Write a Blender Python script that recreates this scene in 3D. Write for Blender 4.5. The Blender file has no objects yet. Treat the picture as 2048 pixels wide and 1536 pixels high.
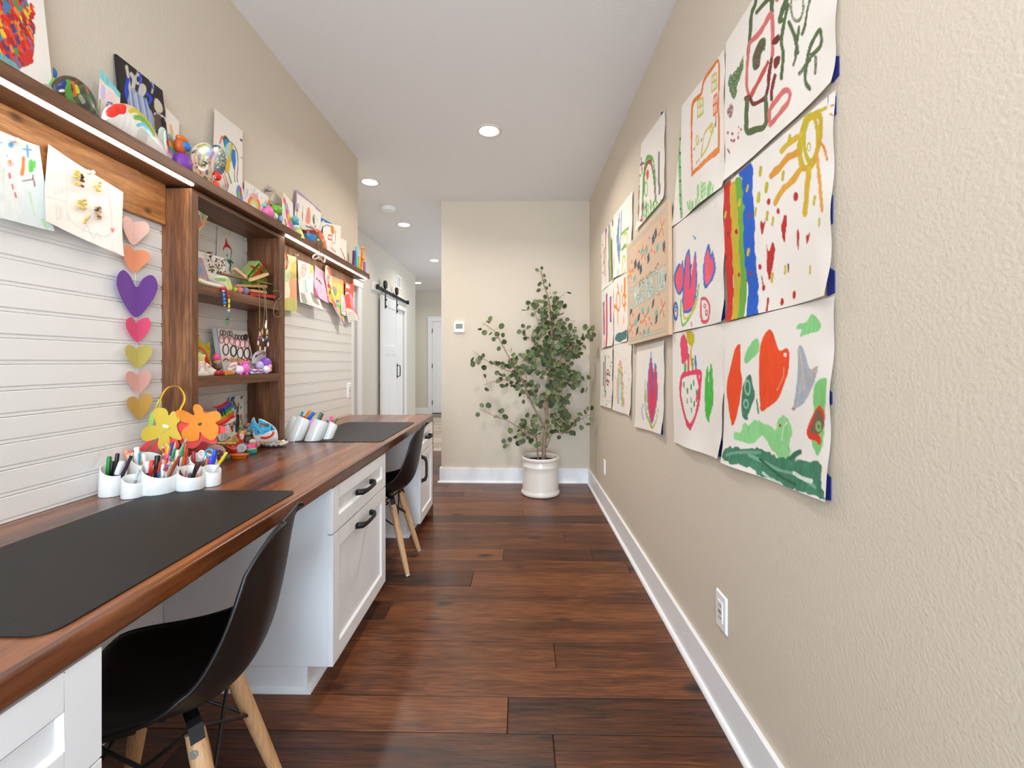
import bpy, bmesh, math, random
import numpy as np
from mathutils import Vector, Matrix, noise
R = math.radians
random.seed(7)
rng = np.random.default_rng(7)
C = bpy.context.scene.collection
SC = bpy.context.scene

# ------------------------------------------------------------------ camera
FPX, HX, HY, CAMZ = 880.0, 1024.0, 723.5, 1.175      # focal length in px, principal column, horizon row, eye height
YAW = math.atan(15.5 / 880.0)
cam = bpy.data.objects.new('camera', bpy.data.cameras.new('camera'))
C.objects.link(cam)
cam.location = (0, 0, CAMZ)
cam.rotation_euler = (R(90), 0, YAW)
cam.data.sensor_width = 36.0
cam.data.lens = FPX / 2048 * 36.0
cam.data.shift_y = -44.5 / 2048
cam.data.clip_start = 0.02
SC.camera = cam

# ------------------------------------------------------------------ view, world, large lights
SC.view_settings.view_transform = 'Standard'
SC.view_settings.look = 'None'
SC.view_settings.gamma = 1.0
SC.view_settings.use_curve_mapping = False
SC.view_settings.exposure = 0.20
SC.cycles.max_bounces = 8
SC.cycles.diffuse_bounces = 5
SC.cycles.glossy_bounces = 4
SC.cycles.use_denoising = True
SC.cycles.sample_clamp_indirect = 6.0
w = bpy.data.worlds.new('world'); SC.world = w; w.use_nodes = True
w.node_tree.nodes['Background'].inputs[0].default_value = (0.74, 0.87, 1.0, 1)
w.node_tree.nodes['Background'].inputs[1].default_value = 3.0

def lamp(name, kind, loc, power, color=(1, 1, 1), rot=(0, 0, 0), **kw):
    d = bpy.data.lights.new(name, kind); d.energy = power; d.color = color
    for k, v in kw.items(): setattr(d, k, v)
    o = bpy.data.objects.new(name, d); o.location = loc; o.rotation_euler = rot
    o['kind'] = 'helper'
    C.objects.link(o); return o
# daylight through the windows of the room behind the camera and of the hall to the right of the far passage, plus one added fill lamp
lamp('window_daylight', 'AREA', (-0.1, -2.9, .95), 16, (0.66, 0.83, 1.0), (R(90), 0, 0), shape='RECTANGLE', size=1.9, size_y=1.7, spread=R(60))
lamp('added_ceiling_fill', 'AREA', (-.45, -1.0, 1.9), 34, (0.88, 0.94, 1.0), (R(180 - 30), 0, 0), shape='RECTANGLE', size=1.6, size_y=1.2)  # unseen upward fill behind the camera, added to lift the ceiling; no window there
lamp('hall_daylight', 'AREA', (1.3, 7.2, 1.5), 36, (0.82, 0.91, 1.0), (R(90), 0, R(90)), shape='RECTANGLE', size=2.6, size_y=1.9)
DOWN_W, LED_W = 17.0, .22

# ------------------------------------------------------------------ photo measurements -> points on real planes
cY, sY = math.cos(YAW), math.sin(YAW)
def ray(px, py):
    a = (px - HX) / FPX; u = (HY - py) / FPX
    return Vector((a * cY - sY, a * sY + cY, u))
def onX(px, py, X):
    d = ray(px, py); t = X / d.x; return Vector((X, d.y * t, CAMZ + d.z * t))
def onY(px, py, Y):
    d = ray(px, py); t = Y / d.y; return Vector((d.x * t, Y, CAMZ + d.z * t))
def onZ(px, py, Z):
    d = ray(px, py); t = (Z - CAMZ) / d.z; return Vector((d.x * t, d.y * t, Z))
def proj(P):
    P = np.asarray(P, float)
    x, y, z = P[..., 0], P[..., 1], P[..., 2] - CAMZ
    f = -sY * x + cY * y; r = cY * x + sY * y
    return HX + FPX * r / f, HY - FPX * z / f

# ------------------------------------------------------------------ colours and materials
def lin(c):
    c = [v / 255.0 for v in c[:3]]
    return tuple(v / 12.92 if v <= 0.04045 else ((v + 0.055) / 1.055) ** 2.4 for v in c)
MATS = {}
def newmat(name):
    m = bpy.data.materials.new(name); m.use_nodes = True
    return m, m.node_tree.nodes, m.node_tree.links, m.node_tree.nodes['Principled BSDF']
def mat(name, col=None, rough=0.6, metal=0.0, bump=0.0, bscale=60.0, coat=0.0, emit=0.0, sheen=0.0, var=0.0, trans=0.0):
    if name in MATS: return MATS[name]
    m, N, L, b = newmat(name)
    c = (*lin(col), 1)
    b.inputs['Base Color'].default_value = c
    b.inputs['Roughness'].default_value = rough
    b.inputs['Metallic'].default_value = metal
    b.inputs['Coat Weight'].default_value = coat
    b.inputs['Transmission Weight'].default_value = trans
    if emit:
        b.inputs['Emission Color'].default_value = c; b.inputs['Emission Strength'].default_value = emit
    tc = None
    if bump or var:
        tc = N.new('ShaderNodeTexCoord')
        n = N.new('ShaderNodeTexNoise'); n.inputs['Scale'].default_value = bscale; n.inputs['Detail'].default_value = 3
        L.new(tc.outputs['Object'], n.inputs['Vector'])
    if bump:
        bp = N.new('ShaderNodeBump'); bp.inputs['Strength'].default_value = bump; bp.inputs['Distance'].default_value = 0.01
        L.new(n.outputs['Fac'], bp.inputs['Height']); L.new(bp.outputs[0], b.inputs['Normal'])
    if var:
        mx = N.new('ShaderNodeMix'); mx.data_type = 'RGBA'
        mx.inputs[6].default_value = tuple(v * (1 - var) for v in c[:3]) + (1,)
        mx.inputs[7].default_value = tuple(min(1, v * (1 + var)) for v in c[:3]) + (1,)
        L.new(n.outputs['Fac'], mx.inputs[0]); L.new(mx.outputs[2], b.inputs['Base Color'])
    MATS[name] = m; return m
def ramp(N, stops):
    r = N.new('ShaderNodeValToRGB'); e = r.color_ramp.elements
    while len(e) < len(stops): e.new(0.5)
    for i, (p, c) in enumerate(stops):
        e[i].position = p; e[i].color = (*lin(c), 1)
    return r
def wood(name, dark, mid, light, axis='Y', scale=1.0, rough=0.4, rand=0.0, knots=0.0, coat=0.0, grain=0.25, strips=None, bump=0.05, spots=False):
    """stained wood: streaks that run along axis, finer pores, optional knots, tone by object"""
    if name in MATS: return MATS[name]
    m, N, L, b = newmat(name)
    tc = N.new('ShaderNodeTexCoord'); oi = N.new('ShaderNodeObjectInfo')
    ofs = N.new('ShaderNodeVectorMath'); ofs.operation = 'SCALE'; ofs.inputs[0].default_value = (13.1, 7.7, 5.3)
    L.new(oi.outputs['Random'], ofs.inputs['Scale'])
    add = N.new('ShaderNodeVectorMath'); L.new(tc.outputs['Object'], add.inputs[0]); L.new(ofs.outputs[0], add.inputs[1])
    def mapped(s_along, s_across):
        mp = N.new('ShaderNodeMapping'); s = [s_across] * 3; s['XYZ'.index(axis)] = s_along
        mp.inputs['Scale'].default_value = s; L.new(add.outputs[0], mp.inputs[0]); return mp
    mp = mapped(1.3 * scale, 14 * scale)
    n1 = N.new('ShaderNodeTexNoise'); n1.inputs['Scale'].default_value = 1; n1.inputs['Detail'].default_value = 6; n1.inputs['Roughness'].default_value = .65; n1.inputs['Distortion'].default_value = .8
    L.new(mp.outputs[0], n1.inputs['Vector'])
    mp2 = mapped(9 * scale, 150 * scale)
    n2 = N.new('ShaderNodeTexNoise'); n2.inputs['Scale'].default_value = 1; n2.inputs['Detail'].default_value = 3
    L.new(mp2.outputs[0], n2.inputs['Vector'])
    mixv = N.new('ShaderNodeMix'); mixv.inputs[0].default_value = grain
    L.new(n1.outputs['Fac'], mixv.inputs[2]); L.new(n2.outputs['Fac'], mixv.inputs[3])
    val = mixv.outputs[0]
    if rand:
        ma = N.new('ShaderNodeMath'); ma.operation = 'MULTIPLY_ADD'; ma.inputs[1].default_value = rand; ma.inputs[2].default_value = -rand / 2
        L.new(oi.outputs['Random'], ma.inputs[0])
        ad = N.new('ShaderNodeMath'); L.new(val, ad.inputs[0]); L.new(ma.outputs[0], ad.inputs[1]); val = ad.outputs[0]
    if strips:
        sx = N.new('ShaderNodeSeparateXYZ'); L.new(tc.outputs['Object'], sx.inputs[0])
        fl = N.new('ShaderNodeMath'); fl.operation = 'MULTIPLY'; fl.inputs[1].default_value = 1 / strips; L.new(sx.outputs[0], fl.inputs[0])
        f2 = N.new('ShaderNodeMath'); f2.operation = 'FLOOR'; L.new(fl.outputs[0], f2.inputs[0])
        wn = N.new('ShaderNodeTexWhiteNoise'); wn.noise_dimensions = '1D'; L.new(f2.outputs[0], wn.inputs['W'])
        ma = N.new('ShaderNodeMath'); ma.operation = 'MULTIPLY_ADD'; ma.inputs[1].default_value = .22; ma.inputs[2].default_value = -.11
        L.new(wn.outputs[0], ma.inputs[0])
        ad = N.new('ShaderNodeMath'); L.new(val, ad.inputs[0]); L.new(ma.outputs[0], ad.inputs[1]); val = ad.outputs[0]
    rp = ramp(N, [(0.30, dark), (0.50, mid), (0.70, light)]); L.new(val, rp.inputs[0])
    col = rp.outputs[0]
    if knots:
        mk = mapped(3.2 * scale, 5.5 * scale)
        vo = N.new('ShaderNodeTexVoronoi'); vo.inputs['Scale'].default_value = 1; L.new(mk.outputs[0], vo.inputs['Vector'])
        nz = N.new('ShaderNodeTexNoise'); nz.inputs['Scale'].default_value = 2.0; nz.inputs['Detail'].default_value = 5; L.new(mk.outputs[0], nz.inputs['Vector'])
        sm = N.new('ShaderNodeMath'); sm.operation = 'MULTIPLY_ADD'; sm.inputs[1].default_value = .34; L.new(nz.outputs['Fac'], sm.inputs[0]); L.new(vo.outputs['Distance'], sm.inputs[2])
        kr = N.new('ShaderNodeMapRange'); kr.inputs[1].default_value = .20; kr.inputs[2].default_value = .36; kr.inputs[3].default_value = knots; kr.inputs[4].default_value = 0
        L.new(sm.outputs[0], kr.inputs[0])
        mk2 = N.new('ShaderNodeMix'); mk2.data_type = 'RGBA'; L.new(kr.outputs[0], mk2.inputs[0]); L.new(col, mk2.inputs[6])
        mk2.inputs[7].default_value = (*[v * .38 for v in lin(dark)], 1); col = mk2.outputs[2]
    L.new(col, b.inputs['Base Color'])
    rr = N.new('ShaderNodeMapRange'); rr.inputs[3].default_value = rough - .06; rr.inputs[4].default_value = rough + .1
    L.new(n2.outputs['Fac'], rr.inputs[0]); L.new(rr.outputs[0], b.inputs['Roughness'])
    bp = N.new('ShaderNodeBump'); bp.inputs['Strength'].default_value = bump; bp.inputs['Distance'].default_value = .004
    L.new(val, bp.inputs['Height']); L.new(bp.outputs[0], b.inputs['Normal'])
    b.inputs['Coat Weight'].default_value = coat; b.inputs['Coat Roughness'].default_value = .18
    MATS[name] = m; return m
def paintmat(name='painted_paper', rough=0.75):
    if name in MATS: return MATS[name]
    m, N, L, b = newmat(name)
    a = N.new('ShaderNodeAttribute'); a.attribute_name = 'paint'
    L.new(a.outputs['Color'], b.inputs['Base Color']); b.inputs['Roughness'].default_value = rough
    MATS[name] = m; return m

# ------------------------------------------------------------------ mesh builder
class MB:
    def __init__(s): s.v = []; s.f = []; s.m = []; s.cur = 0
    def add(s, vs, fs):
        o = len(s.v); s.v += [tuple(p) for p in vs]; s.f += [tuple(i + o for i in f) for f in fs]; s.m += [s.cur] * len(fs); return s
    def slot(s, i): s.cur = i; return s
    def box(s, x0, x1, y0, y1, z0, z1):
        v = [(x, y, z) for x in (x0, x1) for y in (y0, y1) for z in (z0, z1)]
        return s.add(v, [(0, 1, 3, 2), (4, 6, 7, 5), (0, 4, 5, 1), (2, 3, 7, 6), (0, 2, 6, 4), (1, 5, 7, 3)])
    def obox(s, c, ax, hx, hy, hz):
        """oriented box: centre, Matrix 3x3 whose columns are axes"""
        v = [Vector(c) + ax @ Vector((x, y, z)) for x in (-hx, hx) for y in (-hy, hy) for z in (-hz, hz)]
        return s.add(v, [(0, 1, 3, 2), (4, 6, 7, 5), (0, 4, 5, 1), (2, 3, 7, 6), (0, 2, 6, 4), (1, 5, 7, 3)])
    def tube(s, pts, rad, n=8, cap=True, flat=1.0, up=None):
        pts = [Vector(p) for p in pts]; k = len(pts)
        rad = rad if isinstance(rad, (list, tuple)) else [rad] * k
        vs = []; prev = None
        for i, p in enumerate(pts):
            d = (pts[min(i + 1, k - 1)] - pts[max(i - 1, 0)]).normalized()
            if prev is None:
                a = Vector(up) if up else (Vector((0, 0, 1)) if abs(d.z) < .9 else Vector((1, 0, 0)))
                e1 = d.cross(a).normalized()
            else: e1 = (prev - d * prev.dot(d)).normalized()
            prev = e1; e2 = d.cross(e1).normalized()
            for j in range(n):
                t = 2 * math.pi * j / n
                vs.append(p + (e1 * math.cos(t) + e2 * math.sin(t) * flat) * rad[i])
        fs = [(i * n + j, i * n + (j + 1) % n, (i + 1) * n + (j + 1) % n, (i + 1) * n + j) for i in range(k - 1) for j in range(n)]
        if cap: fs += [tuple(range(n))[::-1], tuple(range((k - 1) * n, k * n))]
        return s.add(vs, fs)
    def cyl(s, p0, p1, r0, r1=None, n=16): return s.tube([p0, p1], [r0, r0 if r1 is None else r1], n)
    def lathe(s, prof, c, n=32, sx=1, sy=1, ax=None):
        """prof: list of (radius, height) turned about z (or the axes of ax) at c"""
        vs = []; c = Vector(c)
        for r, h in prof:
            for j in range(n):
                t = 2 * math.pi * j / n; q = Vector((r * math.cos(t) * sx, r * math.sin(t) * sy, h))
                vs.append(c + (ax @ q if ax else q))
        k = len(prof)
        fs = [(i * n + j, i * n + (j + 1) % n, (i + 1) * n + (j + 1) % n, (i + 1) * n + j) for i in range(k - 1) for j in range(n)]
        fs += [tuple(range(n))[::-1], tuple(range((k - 1) * n, k * n))]
        return s.add(vs, fs)
    def ell(s, c, rx, ry, rz, n=16, m=10, ax=None, fn=None):
        vs = []; c = Vector(c)
        for i in range(m + 1):
            a = math.pi * i / m - math.pi / 2
            for j in range(n):
                t = 2 * math.pi * j / n
                q = Vector((rx * math.cos(a) * math.cos(t), ry * math.cos(a) * math.sin(t), rz * math.sin(a)))
                if fn: q = fn(q)
                vs.append(c + (ax @ q if ax else q))
        fs = [(i * n + j, i * n + (j + 1) % n, (i + 1) * n + (j + 1) % n, (i + 1) * n + j) for i in range(m) for j in range(n)]
        return s.add(vs, fs)
    def prism(s, front, back):
        """two matching outlines -> solid"""
        n = len(front)
        return s.add(list(front) + list(back), [tuple(range(n)), tuple(range(n, 2 * n))[::-1]] + [(i, n + i, n + (i + 1) % n, (i + 1) % n) for i in range(n)])
    def build(s, name, mats, parent=None, smooth=False, bevel=0, seg=2, sub=0, solid=0):
        me = bpy.data.meshes.new(name)
        org = rootloc(parent) if parent else Vector((0, 0, 0))
        me.from_pydata([(x - org.x, y - org.y, z - org.z) for x, y, z in s.v], [], s.f)
        if not isinstance(mats, (list, tuple)): mats = [mats]
        for m in mats: me.materials.append(m)
        if len(mats) > 1: me.polygons.foreach_set('material_index', s.m)
        bm = bmesh.new(); bm.from_mesh(me)
        bmesh.ops.remove_doubles(bm, verts=bm.verts, dist=1e-6)
        bmesh.ops.recalc_face_normals(bm, faces=bm.faces); bm.to_mesh(me); bm.free()
        if smooth:
            me.polygons.foreach_set('use_smooth', [True] * len(me.polygons))
            if smooth != 'all':
                try: me.set_sharp_from_angle(angle=R(40))
                except Exception: pass
        o = bpy.data.objects.new(name, me); C.objects.link(o)
        if parent: o.parent = parent
        if bevel:
            md = o.modifiers.new('bevel', 'BEVEL'); md.width = bevel; md.segments = seg; md.limit_method = 'ANGLE'; md.angle_limit = R(50)
        if solid:
            md = o.modifiers.new('solid', 'SOLIDIFY'); md.thickness = solid; md.offset = 0
        if sub:
            md = o.modifiers.new('sub', 'SUBSURF'); md.levels = sub; md.render_levels = sub
        return o
def rootloc(o):
    p = Vector((0, 0, 0))
    while o: p = p + o.location; o = o.parent
    return p
def tag(o, label=None, cat=None, group=None, kind=None):
    if label: o['label'] = label
    if cat: o['category'] = cat
    if group: o['group'] = group
    if kind: o['kind'] = kind
    return o
def thing(name, label, cat, loc=(0, 0, 0), group=None):
    o = bpy.data.objects.new(name, None); C.objects.link(o); o.location = loc; o.empty_display_size = .05
    return tag(o, label, cat, group)
def solo(mb, name, mats, label, cat, group=None, **kw):
    """a thing that is one mesh; its origin goes to its base"""
    xs = [p[0] for p in mb.v]; ys = [p[1] for p in mb.v]; zs = [p[2] for p in mb.v]
    c = ((min(xs) + max(xs)) / 2, (min(ys) + max(ys)) / 2, min(zs))
    mb.v = [(x - c[0], y - c[1], z - c[2]) for x, y, z in mb.v]
    o = mb.build(name, mats, **kw); o.location = c
    return tag(o, label, cat, group)
def copy_tree(o, parent=None):
    c = o.copy(); C.objects.link(c); c.parent = parent
    for ch in [x for x in bpy.data.objects if x.parent == o]: copy_tree(ch, c)
    return c
def frame(d, up=(0, 0, 1)):
    """3x3 whose z column is d"""
    z = Vector(d).normalized(); a = Vector(up)
    if abs(z.dot(a.normalized())) > .98: a = Vector((1, 0, 0))
    x = a.cross(z).normalized(); y = z.cross(x)
    return Matrix((x, y, z)).transposed()
def smooth_curve(pts, n=8, closed=False):
    """Catmull-Rom through points"""
    P = [Vector(p) for p in pts]; k = len(P); out = []
    rngs = range(k if closed else k - 1)
    for i in rngs:
        g = (lambda j: P[j % k]) if closed else (lambda j: P[max(0, min(k - 1, j))])
        p0, p1, p2, p3 = g(i - 1), g(i), g(i + 1), g(i + 2)
        for j in range(n):
            t = j / n
            out.append(.5 * ((2 * p1) + (p2 - p0) * t + (2 * p0 - 5 * p1 + 4 * p2 - p3) * t * t + (3 * p1 - p0 - 3 * p2 + p3) * t ** 3))
    if not closed: out.append(P[-1])
    return out
# ================================================================== the setting
XR, XS, XD, XU, CEIL = 0.678, -1.295, -0.661, -1.25, 2.74   # right wall, left boarding, desk edge, upper left wall, ceiling
YB, YE, XH = 4.285, 3.375, -1.90                            # back wall, end of the desk wall, hall wall
M_wall = mat('wall_paint', (214, 202, 184), .85, bump=.16, bscale=130)
M_wallh = mat('hall_paint', (222, 216, 204), .85, bump=.15, bscale=170)
M_ceil = mat('ceiling_paint', (238, 238, 240), .9, bump=.1, bscale=120)
M_trim = mat('white_trim', (247, 248, 250), .38)
M_board = mat('white_board', (236, 234, 231), .42)
M_cab = mat('cabinet_white', (248, 250, 253), .38)
M_walnut = wood('walnut_stain', (50, 29, 17), (108, 68, 42), (160, 110, 70), 'Z', 1.1, .42, grain=.35, knots=.35)
M_walnutY = wood('walnut_rail', (52, 31, 20), (104, 68, 45), (146, 102, 70), 'Y', .9, .42, grain=.3)
M_top = wood('desk_wood', (58, 28, 12), (120, 66, 34), (170, 106, 60), 'Y', .8, .27, grain=.3, strips=.075, coat=.25, bump=.02)
M_rustic = wood('rustic_board', (100, 60, 28), (156, 102, 54), (204, 154, 96), 'Y', 2.6, .5, knots=.95, grain=.4, bump=.4)
M_rustic2 = wood('rustic_brown', (70, 44, 26), (124, 84, 50), (170, 122, 78), 'Z', 1.2, .55, knots=.5, grain=.5, bump=.5)
M_floor = wood('floor_walnut', (36, 16, 7), (88, 45, 20), (138, 82, 44), 'X', 1.0, .35, rand=.22, knots=.95, grain=.5, bump=.12)
M_floorl = wood('floor_pale', (150, 130, 110), (190, 172, 152), (214, 200, 182), 'X', .8, .35, rand=.3, grain=.3)
M_black = mat('black_iron', (22, 22, 23), .45, bump=.1, bscale=300)
M_blackp = mat('black_plastic', (14, 13, 13), .42)

def struct(o, kind='structure'): o['kind'] = kind; return o
# floor: a base slab and single boards that run across the passage
fl = struct(MB().box(-3.3, 1.6, -3.2, 10.2, -.12, -.004).build('floor', mat('floor_base', (34, 18, 11), .8)))
def planks(y0, y1, x0, x1, wdt, m, seed, starts=None):
    r = random.Random(seed); y = y0; i = 0
    while y < y1 - .01:
        cuts = (starts or {}).get(i); x = x0
        if cuts is None:
            cuts = []; q = x0 + r.uniform(.2, 1.6)
            while q < x1: cuts.append(q); q += r.uniform(.75, 1.9)
        for q in list(cuts) + [x1]:
            if q - x > .03:
                b = MB(); g = .0011; d = r.uniform(-.0004, .0004)
                b.box(-(q - x) / 2 + g, (q - x) / 2 - g, -wdt / 2 + g, wdt / 2 - g, -.004, d)
                o = b.build('plank', m, bevel=.0015, seg=1); o.parent = fl; o.location = ((x + q) / 2, y + wdt / 2, 0)
            x = q
        y += wdt; i += 1
# board rows measured on the photograph: row edges at 1.391 + k * 0.1518
PW = .1518; y_first = 1.391 - 11 * PW
rows = {13: [-.78, 0.0], 16: [-1.1, -.38], 17: None, 18: [], 19: [-1.0], 20: [-.86], 15: [-.3]}
cut = {}
cut[11 - 1 + 0] = None
def rowof(Y): return int(round((Y - y_first) / PW - .5))
seams = {1.46: [-.04], 1.61: [-1.25], 1.77: [], 1.92: [.9], 2.07: [-.62], 2.22: [-1.1], 2.37: [], 2.52: [-1.2, .62], 2.67: [-.77, -.1, .44], 2.82: [-1.1], 2.97: [.3], 3.13: [-1.0], 3.28: [.1, -1.2], 3.43: [.02], 3.58: [-.9], 3.73: [.2, -1.3], 3.9: [-.5]}
planks(y_first, 5.80, -1.9, .66, PW, M_floor, 4, {rowof(k): v for k, v in seams.items() if v})
planks(5.80, 10.0, -3.2, 1.5, .19, M_floorl, 9)
# ceiling with the openings of the recessed lights left as they are (lamps hang just in the plane)
struct(MB().box(-3.3, 1.6, -3.2, 10.2, CEIL, CEIL + .1).build('ceiling', M_ceil))
# walls
struct(MB().box(XR, XR + .12, -.7, YB + .14, 0, CEIL).build('wall_right', M_wall))
struct(MB().box(-.766, XR, YB, YB + .14, 0, CEIL).build('wall_back', M_wall))
wl = MB().box(-1.44, XU, -1.6, YE, 1.84, CEIL)
wl.box(-1.44, -1.375, -1.6, YE, 0, 1.84)
wall_left = struct(wl.build('wall_left', M_wall))
MB().box(-1.375, -1.30, YE - .012, YE, .768, 1.83).build('end_board', M_wallh, wall_left)
wh = MB().box(XH - .12, XH, YE - .1, 4.25, 0, CEIL).box(XH - .12, XH, 4.25, 5.12, 2.06, CEIL).box(XH - .12, XH, 5.12, 6.58, 0, CEIL).box(XH - .12, XH, 6.58, 7.22, 2.06, CEIL).box(XH - .12, XH, 7.22, 7.98, 0, CEIL)
wh.box(XH, -1.44, YE - .1, YE, 0, CEIL)
struct(wh.build('wall_hall', M_wallh))
struct(MB().box(-3.2, 1.5, 9.85, 9.97, 0, CEIL).build('wall_far', M_wallh))
struct(MB().box(-3.3, -3.2, 7.9, 9.97, 0, CEIL).build('wall_side', M_wallh))
struct(MB().box(-3.2, XH - .12, 7.86, 7.98, 0, CEIL).build('wall_nook', M_wallh))
struct(MB().box(1.5, 1.6, 4.3, 9.97, 0, CEIL).build('wall_east', M_wallh))

def shoe(mb, x0, y0, x1, y1, nx, ny, r=.014):
    """quarter-round along a straight run, standing on the floor; (nx, ny) points into the room"""
    pr = [(0, 0)] + [(math.cos(a) * r, math.sin(a) * r * 1.25) for a in [i * math.pi / 10 for i in range(6)]]
    A = [(x0 + nx * p, y0 + ny * p, q) for p, q in pr]; B = [(x1 + nx * p, y1 + ny * p, q) for p, q in pr]
    mb.prism(A, B)
o = struct(MB().box(XR - .016, XR, -.7, YB, 0, .139).build('baseboard_right', M_trim, bevel=.003))
s = MB(); shoe(s, XR - .016, -.7, XR - .016, YB, -1, 0); s.build('shoe_molding', M_trim, o, smooth=True)
o = struct(MB().box(-.782, XR - .016, YB - .016, YB, 0, .141).box(-.782, -.766, YB, YB + .14, 0, .141).build('baseboard_back', M_trim, bevel=.003))
s = MB(); shoe(s, -.796, YB - .016, XR - .016, YB - .016, 0, -1); s.build('shoe_molding', M_trim, o, smooth=True)
struct(MB().box(-3.2, -2.06, 9.835, 9.85, 0, .14).build('baseboard_far', M_trim, bevel=.003))
struct(MB().box(XH, XH + .015, 5.23, 6.48, 0, .14).build('baseboard_hall', M_trim, bevel=.003))
# narrow white boards with a beaded joint, one object each
Z0, PITCH = 1.168, .0669
def board(y0, y1, z0, z1, X):
    b = MB(); h = z1 - z0; t = .012
    pr = [(0, 0), (t, 0)] if False else [(-.003, 0), (t - .004, 0), (t - .001, .002), (t - .001, .0065), (t - .0045, .0085), (t - .0045, .0105), (t, .0125), (t, h - .0015), (t - .0015, h), (-.003, h)]
    A = [(X + p - t, y0, z0 + q) for p, q in pr]; B = [(X + p - t, y1, z0 + q) for p, q in pr]
    b.prism(A, B); return b.build('plank', M_board, wall_left)
def boarding(y0, y1, X, top):
    z = Z0 - 6 * PITCH
    while z < top - .01:
        a, c = max(z, .70), min(z + PITCH - .0006, top)
        board(y0, y1, a, c, X); z += PITCH
boarding(-1.6, 1.572, XS, 1.70); boarding(1.606, 2.165, -1.355, 1.81); boarding(2.20, YE - .012, XS, 1.70)
MB().box(-1.375, XS - .012, -1.6, 1.572, .6, 1.84).box(-1.375, XS - .012, 2.2, YE - .012, .6, 1.84).build('furring', M_board, wall_left)
# doors, casings, grille of the hall beyond
def casing(name, mb): return struct(mb.build(name, M_trim, bevel=.003))
casing('trim_1', MB().box(XH, XH + .018, 5.115, 5.225, 0, 2.05).box(XH, XH + .018, 4.15, 4.26, 0, 2.05).box(XH, XH + .022, 4.13, 5.245, 2.05, 2.13).box(XH, XH + .034, 4.11, 5.265, 2.13, 2.152))
d = struct(MB().box(XH - .07, XH - .03, 4.26, 5.115, .005, 2.05).build('door_1', M_trim, bevel=.002))
casing('trim_2', MB().box(XH, XH + .018, 6.48, 6.585, 0, 2.05).box(XH, XH + .018, 7.215, 7.30, 0, 2.05).box(XH, XH + .02, 6.48, 7.30, 2.0, 2.06))
d = struct(MB().box(XH - .07, XH - .03, 6.58, 7.22, .005, 2.05).build('door_2', M_trim, bevel=.002))
# barn door on a black rail
t = thing('barn_door', 'white panelled barn door hung from a black rail in the hall', 'door', (-1.85, 6.2, 0))
y0, y1, xf, xb, zt = 5.85, 6.585, -1.828, -1.868, 2.068
b = MB().box(xb + .008, xf - .012, y0 + .05, y1 - .05, .05, zt - .05)
b.build('panel', M_trim, t)
b = MB().box(xb, xf, y0, y0 + .115, .012, zt).build('stile', M_trim, t, bevel=.002)
MB().box(xb, xf, y1 - .115, y1, .012, zt).build('stile', M_trim, t, bevel=.002)
for za, zb in ((.012, .25), (1.28, 1.40), (zt - .13, zt)):
    MB().box(xb, xf - .0005, y0 + .115, y1 - .115, za, zb).build('rail', M_trim, t, bevel=.002)
MB().box(xb, xf - .0005, (y0 + y1) / 2 - .05, (y0 + y1) / 2 + .05, .25, 1.28).build('mullion', M_trim, t, bevel=.002)
for yy in (y0 + .10, y1 - .08):
    h = MB().box(xf, xf + .006, yy - .02, yy + .02, zt - .17, zt + .17)
    h.cyl((xf - .012, yy, zt + .155), (xf + .014, yy, zt + .155), .055, n=24)
    h.cyl((xf, yy, zt - .05), (xf + .022, yy, zt - .05), .012, n=8).cyl((xf, yy, zt - .14), (xf + .022, yy, zt - .14), .012, n=8)
    h.build('hanger', M_black, t, smooth=True)
hd = MB().box(xf, xf + .005, y1 - .075, y1 - .045, .93, 1.15)
hd.tube([(xf, y1 - .06, .955), (xf + .045, y1 - .06, .965), (xf + .048, y1 - .06, 1.04), (xf + .045, y1 - .06, 1.115), (xf, y1 - .06, 1.125)], .008, 8)
hd.build('handle', M_black, t, smooth=True)
t = thing('door_rail', 'black steel rail on a white header board above the barn door', 'rail', (-1.87, 6.6, 2.1))
MB().box(XH, XH + .03, 5.60, 7.32, 2.10, 2.20).build('header_board', M_trim, t, bevel=.002)
r = MB().box(XH + .048, XH + .056, 5.68, 7.22, 2.125, 2.168)
for yy in (5.78, 6.1, 6.4, 6.8, 7.1): r.cyl((XH + .028, yy, 2.147), (XH + .062, yy, 2.147), .012, n=10)
r.box(XH + .04, XH + .075, 7.20, 7.235, 2.12, 2.18).box(XH + .04, XH + .075, 5.67, 5.70, 2.12, 2.18)
r.build('rail_bar', M_black, t)
# return-air grille
t = thing('wall_vent', 'white louvred vent high on the hall wall above the barn door rail', 'vent', (XH, 6.5, 2.3))
a, bq = onX(791, 553, XH), onX(802, 576, XH)
vy0, vy1, vz0, vz1 = a.y, bq.y, 2.24, 2.40
vz1 = onX(791, 548, XH).z; vz0 = onX(791, 574, XH).z
MB().box(XH, XH + .012, vy0, vy1, vz0, vz0 + .022).box(XH, XH + .012, vy0, vy1, vz1 - .022, vz1).box(XH, XH + .012, vy0, vy0 + .025, vz0 + .022, vz1 - .022).box(XH, XH + .012, vy1 - .025, vy1, vz0 + .022, vz1 - .022).build('frame', M_trim, t)
MB().box(XH, XH + .001, vy0 + .02, vy1 - .02, vz0 + .02, vz1 - .02).build('backing', mat('vent_dark', (120, 118, 114), .8), t)
for k in range(3):
    yy = vy0 + .025 + (vy1 - vy0 - .05) * (k + .5) / 3
    MB().box(XH + .001, XH + .008, yy - .021, yy + .021, vz0 + .022, vz1 - .022).build('slat', M_trim, t)
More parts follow.
